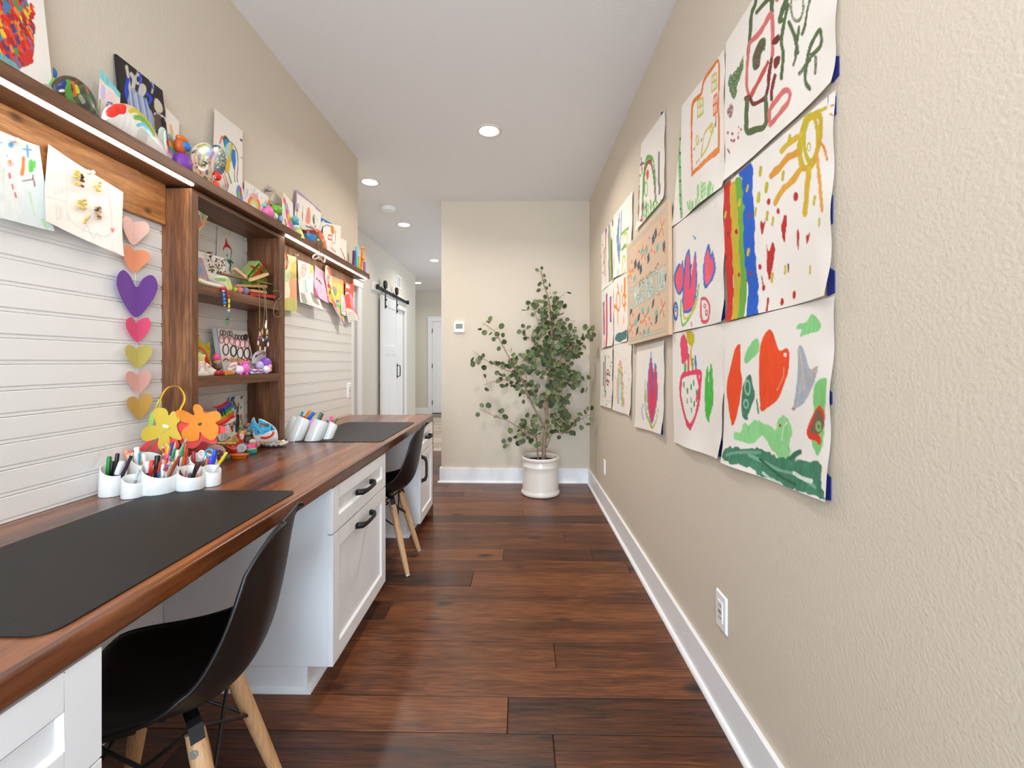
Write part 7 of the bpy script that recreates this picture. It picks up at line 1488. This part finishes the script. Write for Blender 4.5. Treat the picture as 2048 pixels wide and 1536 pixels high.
for p in PENS:
    cn, a, b_, w_, col, lb, kd = p[:7]; tc_ = p[7] if len(p) > 7 else None; bd_ = p[8] if len(p) > 8 else None
    pen(cn, K(*a), K(*b_), w_, col, lb, kd, tc_, 'pens and pencils in the near white holder', bd_)
# scissors in the right back cup
t = thing('scissors', 'turquoise handled scissors upside down in the right back cup', 'scissors', tuple(onZ(410, 944, DT + .04)))
Yc = CUPS['g'][0].y
for (x, y, a, b2, col) in ((1765, 205, 62, 58, (70, 160, 196)), (1640, 225, 45, 55, (226, 226, 218))):
    cc = K(x, y); pts = [onY(cc[0] + a / 7.877 * math.cos(R(q)), cc[1] + b2 / 7.877 * math.sin(R(q)), Yc) for q in range(0, 361, 24)]
    MB().tube(pts, .0032, 8).build('handle_ring', mat('sc%d' % col[0], col, .4), t, smooth='all')
MB().tube([onY(*K(1740, 262), Yc), onY(*K(1690, 340), Yc), CUPS['g'][0] + Vector((0, 0, .012))], [.003, .003, .001], 6).build('blade', mat('steel', (190, 192, 196), .25, .9), t, smooth=True)
def K2(x, y): return (560 + x / 14.63, 800 + y / 14.63)
PENS2 = [
 ('q', (668, 340), (555, 520), 4.4, (20, 150, 140), 'teal capped marker at the left of the slanted holder', 'marker', None, (20, 150, 140)),
 ('q', (690, 468), (640, 540), 4.4, (226, 40, 120), 'magenta marker low in the slanted holder', 'marker', None, (226, 40, 120)),
 ('q', (868, 318), (660, 545), 3.8, (236, 96, 30), 'orange marker in the slanted holder', 'marker', None, (236, 96, 30)),
 ('q', (968, 232), (900, 330), 2.6, (206, 166, 60), 'mustard pencil rising highest in the slanted holder', 'pencil'),
 ('q', (1000, 360), (850, 550), 6.4, (20, 100, 210), 'wide blue marker in the slanted holder', 'marker', None, (20, 100, 210)),
 ('q', (820, 450), (780, 540), 3, (20, 110, 60), 'dark green crayon in the slanted holder', 'crayon'),
 ('r', (1245, 275), (950, 550), 3.2, (70, 150, 40), 'long green pencil with a bright green tip', 'pencil', (30, 160, 60)),
 ('r', (1240, 330), (1040, 560), 3, (60, 150, 236), 'light blue pencil in the slanted holder', 'crayon'),
 ('r', (1255, 400), (1150, 590), 4.6, (110, 44, 30), 'brown marker with a patterned band in the slanted holder', 'marker', None, (120, 50, 36)),
 ('r', (935, 555), (880, 640), 5, (236, 140, 190), 'pale pink marker low in the slanted holder', 'marker', None, (236, 140, 190)),
 ('r', (1035, 560), (950, 680), 5, (24, 22, 26), 'short black marker in the slanted holder', 'marker', None, (24, 22, 26)),
 ('s', (1512, 475), (1340, 650), 6.2, (240, 96, 150), 'wide pink marker in the slanted holder', 'marker', None, (140, 140, 130)),
 ('s', (1735, 460), (1620, 600), 3, (80, 120, 30), 'green brown patterned pencil at the right of the slanted holder', 'pencil'),
 ('s', (1625, 600), (1480, 730), 2.4, (200, 220, 220), 'thin white pen in the slanted holder', 'pencil', (90, 130, 130)),
 ('s', (1650, 725), (1570, 810), 3, (222, 206, 30), 'yellow crayon low in the smallest slanted cup', 'crayon'),
 ('s', (1690, 790), (1640, 830), 2.6, (196, 196, 80), 'olive crayon low in the smallest slanted cup', 'crayon'),
 ('s', (1600, 715), (1560, 780), 2.4, (220, 80, 30), 'red orange crayon in the smallest slanted cup', 'crayon'),
 ('s', (1400, 495), (1330, 590), 2.4, (90, 120, 200), 'thin blue and black pen in the slanted holder', 'pencil', (20, 20, 30)),
]
for p in PENS2:
    cn, a, b_, w_, col, lb, kd = p[:7]; tc_ = p[7] if len(p) > 7 else None; bd_ = p[8] if len(p) > 8 else None
    pen(cn, K2(*a), K2(*b_), w_ * 1.1, col, lb, kd, tc_, 'pens and pencils in the slanted white holder', bd_, .035)
# ---- paper flowers and the basket behind the near holder
def crease(c, pts, col): c.line(pts, 1, col, dry=0, wob=0)
D8 = 230 / 1860.0
def F4(x, y): return (230 + x / 8.083, 740 + y / 8.083)
fl1 = [F4(*p) for p in ((700, 612), (620, 650), (622, 740), (655, 840), (660, 900), (580, 890), (470, 940), (425, 1030), (440, 1110), (520, 1145), (640, 1120), (708, 1090), (690, 1200), (730, 1290), (800, 1300), (870, 1230), (890, 1130), (868, 1060), (940, 1110), (1050, 1125), (1075, 1090), (1010, 960), (1000, 870), (1045, 820), (1030, 740), (985, 680), (930, 668), (870, 740), (852, 750), (860, 690), (820, 630), (760, 612))]
fl2 = [F4(*p) for p in ((1325, 550), (1270, 580), (1262, 640), (1285, 735), (1180, 680), (1080, 640), (1000, 650), (985, 720), (1040, 810), (1140, 850), (1200, 870), (1100, 960), (1075, 1040), (1110, 1120), (1220, 1155), (1340, 1130), (1365, 1060), (1370, 985), (1440, 1080), (1560, 1135), (1620, 1100), (1670, 1000), (1665, 900), (1620, 850), (1700, 790), (1710, 730), (1660, 665), (1560, 670), (1450, 700), (1420, 630), (1380, 575))]
fl3 = [F4(*p) for p in ((1130, 830), (1030, 835), (970, 880), (1000, 980), (1080, 1060), (1040, 1130), (1110, 1230), (1250, 1270), (1340, 1230), (1410, 1150), (1540, 1190), (1640, 1180), (1640, 1100), (1600, 1040), (1720, 1030), (1805, 960), (1760, 910), (1620, 870), (1500, 700), (1440, 670), (1300, 760))]
o = form('paper_flower', 'big olive yellow paper flower with a white centre behind the near pen holder', 'paper flower', fl1, (212, 184, 66), lambda c: (c.line([F4(790, 905), F4(840, 912)], 2.6, (236, 238, 230), dry=0), c.line([F4(740, 1040), F4(860, 960), F4(900, 940)], 1, (190, 164, 60), dry=0)), Y=1.478, thick=0, bow=-.012, step=1.3, smooth=True)
o = form('paper_flower', 'large orange paper flower with a dark green centre', 'paper flower', fl2, (238, 144, 50), lambda c: c.line([F4(1360, 880), F4(1385, 870)], 2.2, (24, 70, 40), dry=0), Y=1.542, thick=0, bow=-.012, step=1.3)
o = form('paper_flower', 'coral pink paper flower peeking out behind the orange one', 'paper flower', fl3, (240, 84, 84), None, Y=1.552, thick=0, bow=-.008, step=1.3)
o = form('paper_petals', 'purple paper petals at the left of the paper flowers', 'paper flower', [F4(*p) for p in ((290, 870), (220, 910), (190, 990), (210, 1090), (280, 1180), (380, 1245), (430, 1180), (470, 1140), (430, 1000), (540, 830), (520, 820), (440, 880), (400, 975), (350, 900))], (104, 58, 116), lambda c: (c.dot(*F4(272, 990), 1.6, 2, (170, 90, 40)), c.dot(*F4(315, 1160), 1.6, 3, (200, 30, 60))), Y=1.552, thick=0, bow=-.008)
tb = thing('paper_basket', 'red paper strip basket with a tall yellow and orange looped handle', 'basket', tuple(onZ(330, 925, DT)))
YB2 = 1.50
hp = [F4(*p) for p in ((690, 640), (715, 560), (745, 430), (830, 300), (930, 262), (1020, 272), (1090, 350), (1120, 440), (1110, 520), (1070, 600), (1040, 660))]
A = smooth_curve([onY(*p, YB2 + .02 * math.sin(i * .5)) for i, p in enumerate(hp)], 4)
m = MB(); vs = []
wv_ = Vector((.62, -.45, 0)) * .018
for p in A: vs += [p - wv_ * .8, p + wv_ * .8]
m.add(vs, [(2 * i, 2 * i + 1, 2 * i + 3, 2 * i + 2) for i in range(len(A) - 1)]); m.build('handle', mat('handle_paper', (234, 178, 48), .8), tb, smooth='all', solid=.0006)
form('strip', None, None, [F4(*p) for p in ((700, 480), (715, 500), (650, 640), (640, 700), (620, 850), (560, 930), (535, 900), (570, 720), (640, 640))], (170, 214, 96), None, Y=1.484, thick=0, parent=tb, bow=-.004)
for q_ in (((380, 1290), (520, 1150), (640, 1120), (540, 1260), (500, 1310)), ((560, 1310), (640, 1180), (720, 1100), (740, 1200), (660, 1330)), ((880, 1090), (1010, 1130), (1040, 1220), (1000, 1300), (900, 1280))):
    form('strip', None, None, [F4(*p) for p in q_], (236, 76, 80), None, Y=1.488, thick=0, parent=tb, smooth=False, bow=-.004)
o = form('paper', 'dark red folded paper below the pink flower', 'paper', [F4(*p) for p in ((1330, 1240), (1410, 1150), (1520, 1190), (1480, 1280), (1300, 1330))], (150, 34, 40), None, Y=1.548, thick=0, smooth=False)
# ---- lower compartment of the cubby and the desk before it
def F5(x, y): return (410 + x / 9.6, 770 + y / 9.6)
def dz_(name, label, cat, o_, base, p=None, Y=None, X=None, **k): return form(name, label, cat, [F5(*q) for q in o_], base, p, X=X, Y=Y, floor_z=DT + .0006, **k)
def w1(c): 
    for x0, y0, n_, cols in ((0, 0, 34, [(196, 40, 60), (230, 100, 40), (60, 110, 190), (70, 80, 84), (40, 150, 90), (206, 196, 50), (90, 90, 96)]),):
        r = random.Random(4)
        for i in range(n_): 
            x, y = r.uniform(461, 486), r.uniform(792, 866); c.line([(x, y), (x - r.uniform(0, 2), y + r.uniform(3, 8))], r.uniform(1, 1.8), r.choice(cols), smooth=False)
    c.line([(476, 832), (474, 862)], 3, (60, 70, 66)); c.line([(468, 845), (478, 858)], 1.5, (30, 100, 70)); c.line([(484, 838), (485, 852)], 1.6, (206, 200, 50)); c.line([(463, 853), (465, 862)], 1.5, (196, 30, 40))
stand('painting', 'white panel dabbed with many small coloured marks at the cubby back', 'painting', (459, 793.5), (487.5, 788), 460, 487.5, (228, 230, 230), w1, Xt=-1.345, Xb=-1.30, z=DT + .001, step=.7, k=1.0)
def rp_(c):
    for i, col in enumerate([(236, 110, 40), (206, 40, 50), (110, 80, 210), (40, 90, 210), (50, 170, 80), (206, 206, 60), (240, 110, 40), (222, 40, 50)]):
        y0 = 805 + i * 5.3; c.line([(428 + i * .6, y0 + 5 + i), (442 + i, y0 + 3), (454 + i * 1.2, y0 - 6), (458 + i * 1.7, y0 - 9)], 3.1, col, dry=.1)
    c.line([(437, 820), (442, 834)], 1.2, (24, 24, 30)); c.line([(442, 819), (445, 832)], 1.2, (24, 24, 30)); c.line([(447, 818), (451, 830)], 1.2, (24, 24, 30))
dz_('painted_card', 'curved card with broad rainbow strokes and black scribbles', 'card', ((110, 425), (230, 410), (455, 300), (520, 400), (540, 520), (635, 545), (630, 620), (590, 690), (340, 775), (220, 740), (250, 600), (230, 450)), (232, 226, 224), rp_, X=-1.275, thick=0, bow=.012, step=.7)
dz_('crumpled_paper', 'crumpled white printed paper under the rainbow card', 'paper', ((240, 860), (380, 790), (460, 760), (480, 960), (400, 1060), (290, 1080), (230, 960)), (214, 216, 220), lambda c: c.hatch(440, 862, 456, 880, 6, .5, (130, 130, 134)), X=-1.255, thick=.004)
dz_('kraft_tag', 'tan paper cone shape lying behind the red duck', 'paper', ((370, 1090), (460, 1030), (560, 960), (800, 850), (760, 960), (680, 1080), (560, 1110)), (206, 172, 116), lambda c: c.line([F5(480, 1040), F5(540, 1060), F5(640, 1050)], 1, (220, 196, 90)), X=-1.235, thick=.002)
for lb, q_, col, X_ in (('reddish brown stone at the back corner of the cubby', ((755, 790), (790, 740), (860, 730), (900, 790), (850, 840), (770, 830)), (168, 110, 90), -1.29), ('large grey stone behind the shark', ((700, 880), (760, 840), (900, 835), (930, 930), (860, 960), (740, 960)), (120, 114, 106), -1.27), ('pale beige stone among the grey stones', ((780, 940), (800, 905), (850, 915), (850, 960), (790, 965)), (206, 194, 166), -1.25), ('dark grey pebble left of the shark', ((765, 985), (800, 960), (850, 975), (850, 1010), (780, 1020)), (80, 80, 82), -1.245), ('grey pebble under the shark chin', ((765, 1060), (800, 1000), (900, 1000), (920, 1050), (860, 1080), (780, 1110)), (112, 110, 104), -1.235), ('cream egg shaped stone beside the shark', ((845, 1090), (880, 1045), (960, 1035), (1040, 1060), (1060, 1130), (1010, 1200), (940, 1180), (870, 1140)), (226, 206, 182), -1.21)):
    dz_('stone', lb, 'stone', q_, col, None, X=X_, thick=.022, step=.8)
def shark(c):
    Bs = (60, 176, 228); c.fill([F5(*p) for p in ((805, 850), (880, 740), (940, 625), (970, 720), (1035, 745), (1040, 650), (1180, 715), (1290, 770), (1350, 850), (1330, 870), (1200, 890), (1120, 930), (1000, 960), (950, 955), (935, 870), (940, 820), (860, 860))], Bs, dry=.1, edge=1)
    c.fill([F5(*p) for p in ((1035, 745), (1120, 735), (1210, 735), (1220, 790), (1130, 800), (1060, 815), (1030, 780))], (70, 76, 74)); c.speck(*F5(1040, 745), *F5(1210, 800), 16, .7, [(170, 160, 110), (110, 130, 130)], 4)
    for x, y in ((1020, 895), (1285, 825)): c.dot(*F5(x, y), 2.4, 3, (26, 36, 44)); c.dot(*F5(x + 12, y - 12), .6, .8, (220, 236, 240))
    c.dot(*F5(1140, 882), .8, 1.2, (20, 60, 90)); c.dot(*F5(1175, 880), .8, 1.2, (20, 60, 90)); c.line([F5(*p) for p in ((1075, 1005), (1150, 1010), (1230, 985), (1290, 940), (1300, 905))], 2.3, (222, 60, 50), dry=.2)
dz_('toy_shark', 'white and blue baby shark figure with a red smile beside the cubby', 'shark figure', ((800, 855), (870, 760), (905, 650), (945, 622), (975, 700), (1000, 740), (1030, 735), (1030, 650), (1110, 665), (1200, 710), (1300, 770), (1370, 850), (1400, 950), (1395, 1060), (1300, 1100), (1150, 1110), (1050, 1090), (950, 1030), (915, 950), (925, 860), (880, 850), (840, 870)), (234, 228, 226), shark, X=-1.190, face=40, thick=.035, step=.7, gloss=True, power=.7)
t = thing('painted_dish', 'shallow white dish with brown patches, holding beads and a yellow dotted piece', 'dish', tuple(onZ(549, 896, DT)))
c0 = onZ(549, 893, DT); s_ = FPX / (cY * c0.y); rr_ = 27 / s_
MB().lathe([(rr_ * .5, .001), (rr_ * .85, .008), (rr_, .020), (rr_ * .98, .0215), (rr_ * .82, .011), (rr_ * .3, .004)], c0, 40, sy=.75).build('body', mat('dish_white', (236, 232, 236), .25, coat=.3), t, smooth='all')
pb = MB(); r = random.Random(3)
for a in (250, 268, 290, 225, 310): 
    x = rr_ * .93 * math.cos(R(a)); y = rr_ * .93 * .75 * math.sin(R(a)); pb.ell(c0 + Vector((x, y, .0125)), .008, .003, .006, 10, 6, ax=Matrix.Rotation(R(a - 270), 3, 'Z'))
tag(pb.build('brown_patch', mat('patch_brown', (110, 70, 60), .3), t, smooth='all'), kind='stuff')
for i, (x, y, rp2, col) in enumerate(((1230, 1125, 5.5, (222, 190, 60)), (1160, 1120, 5, (226, 190, 50)), (1285, 1120, 3.4, (170, 206, 214)), (1365, 1125, 2.6, (24, 22, 24)), (1408, 1118, 2.4, (240, 60, 30)), (1345, 1105, 3, (226, 236, 226)), (1440, 1090, 3.4, (224, 206, 60)), (1490, 1040, 2.6, (26, 24, 26)), (1360, 1070, 2.4, (236, 190, 206)), (1500, 1075, 4, (240, 232, 226)), (1530, 1125, 4, (236, 226, 222)), (1470, 1120, 3.5, (236, 230, 222)))):
    P = onY(*F5(x, y), c0.y + .0); P.z = max(P.z, DT + .012); m = MB().ell(P, rp2 / s_ * .9, rp2 / s_ * .9, rp2 / s_ * .75, 12, 8)
    names = ['amber', 'honey', 'pale blue', 'black', 'red', 'ivory', 'yellow', 'black', 'blush pink', 'cream', 'off white', 'milky white']
    solo(m, 'bead', mat('db%d_%d_%d' % col, col, .3), '%s bead %s in the brown patched dish' % (names[i], ('at the left rim', 'left of the amber bead', 'near the middle', 'beside the red bead', 'next to the black bead', 'between amber and yellow', 'at the right side', 'on top of the pile', 'behind the red bead', 'under the topmost black bead', 'at the far right rim', 'in the right half')[i]), 'bead', 'beads in the painted dish', smooth='all')
dz_('dotted_piece', 'yellow piece with orange dots standing behind the dish', 'craft', ((1200, 1080), (1190, 1010), (1230, 990), (1320, 1000), (1340, 1060), (1280, 1090)), (226, 190, 40), lambda c: [c.dot(*F5(x, y), 2, 2, (236, 80, 30)) for x, y in ((1235, 1015), (1300, 1018), (1265, 1062))], X=-1.165, face=20, thick=.006, step=.7)
dz_('woven_coil', 'thin yellow speckled twisted band lying behind the duck', 'craft', ((215, 1130), (230, 1100), (400, 1095), (560, 1100), (600, 1130), (480, 1150), (300, 1145)), (206, 180, 90), lambda c: c.speck(*F5(215, 1095), *F5(600, 1150), 40, .8, [(150, 110, 50), (230, 210, 130), (190, 90, 60)], 5), X=-1.215, thick=.01, step=.7)
# red duck on an orange foot
t = thing('duck_figure', 'glossy red duck-like figure with a round sticker on an orange foot', 'duck figure', tuple(onZ(477, 915, DT)))
Yd = onZ(477, 913, DT).y
def ds(x, y): return F5(x, y)
form('body', None, None, [ds(*p) for p in ((380, 1150), (470, 1150), (600, 1110), (660, 1060), (620, 1000), (600, 960), (640, 900), (700, 870), (750, 900), (760, 980), (745, 1080), (720, 1120), (780, 1180), (770, 1280), (620, 1320), (500, 1310), (420, 1240))], (230, 60, 36), lambda c: (c.fill([ds(*p) for p in ((650, 880), (740, 870), (755, 930), (720, 950), (670, 920))], (222, 170, 40)), c.line([ds(690, 940), ds(700, 1010), ds(720, 960)], 2.6, (240, 214, 206)), c.line([ds(640, 1290), ds(720, 1280)], 3, (240, 226, 220)), c.speck(*ds(420, 1160), *ds(600, 1260), 10, .8, [(250, 180, 160)], 3)), Y=Yd + .012, thick=.03, step=.7, gloss=True, parent=t, floor_z=None)
cs_ = onY(*ds(705, 1205), Yd - .008); s_ = FPX / (cY * Yd); MB().cyl(cs_, cs_ + Vector((.001, -.002, 0)), 8.5 / s_, n=28).build('sticker', mat('sticker_blue', (176, 216, 236), .3), t, smooth=True)
cs2 = cs_ + Vector((.0012, -.0024, 0)); MB().ell(cs2, 5 / s_, .001, 5.5 / s_, 14, 8).build('sticker_figure', mat('sticker_face', (236, 200, 180), .4, var=.6, bscale=220), t, smooth='all')
fo = onZ(478, 916, DT); s2 = FPX / (cY * fo.y)
MB().lathe([(15 / s2, .0005), (16 / s2, .010), (20 / s2, .013), (20.5 / s2, .016), (10 / s2, .017)], fo, 10, sy=.6).build('foot', mat('duck_orange', (240, 120, 30), .3, coat=.3), t, smooth=True)
dz_('painted_stone', 'stone painted in pink, green and blue stripes next to the duck', 'stone', ((770, 1150), (880, 1120), (960, 1130), (985, 1075), (1000, 1130), (990, 1180), (1000, 1280), (960, 1330), (850, 1350), (790, 1300)), (226, 90, 140), lambda c: (c.line([ds(790, 1170), ds(900, 1180), ds(990, 1170)], 3, (236, 70, 130)), c.line([ds(790, 1235), ds(900, 1225), ds(990, 1225)], 2.4, (190, 200, 210)), c.line([ds(800, 1285), ds(900, 1270), ds(990, 1265)], 4, (50, 170, 80)), c.line([ds(840, 1335), ds(920, 1325), ds(970, 1305)], 3, (50, 130, 226)), c.dot(*ds(985, 1095), 2, 3, (236, 40, 160))), Y=onZ(500, 908, DT).y, thick=.03, step=.7, gloss=True)
dz_('painted_plate', 'pale pink round plate with a brown print leaning behind the scissors', 'plate', ((0, 1240), (60, 1180), (170, 1140), (290, 1160), (380, 1220), (400, 1310), (390, 1400), (300, 1500), (100, 1450), (20, 1350)), (238, 200, 196), lambda c: c.speck(*ds(230, 1250), *ds(340, 1440), 34, 1.8, [(90, 56, 40), (110, 70, 50)], 6), Y=onZ(440, 930, DT).y + .02, thick=.006, step=.8)
dz_('stone', 'blue grey stone at the foot of the duck', 'stone', ((370, 1390), (440, 1340), (490, 1360), (485, 1420), (400, 1440)), (104, 120, 122), None, Y=onZ(452, 918, DT).y, thick=.02, step=.8)
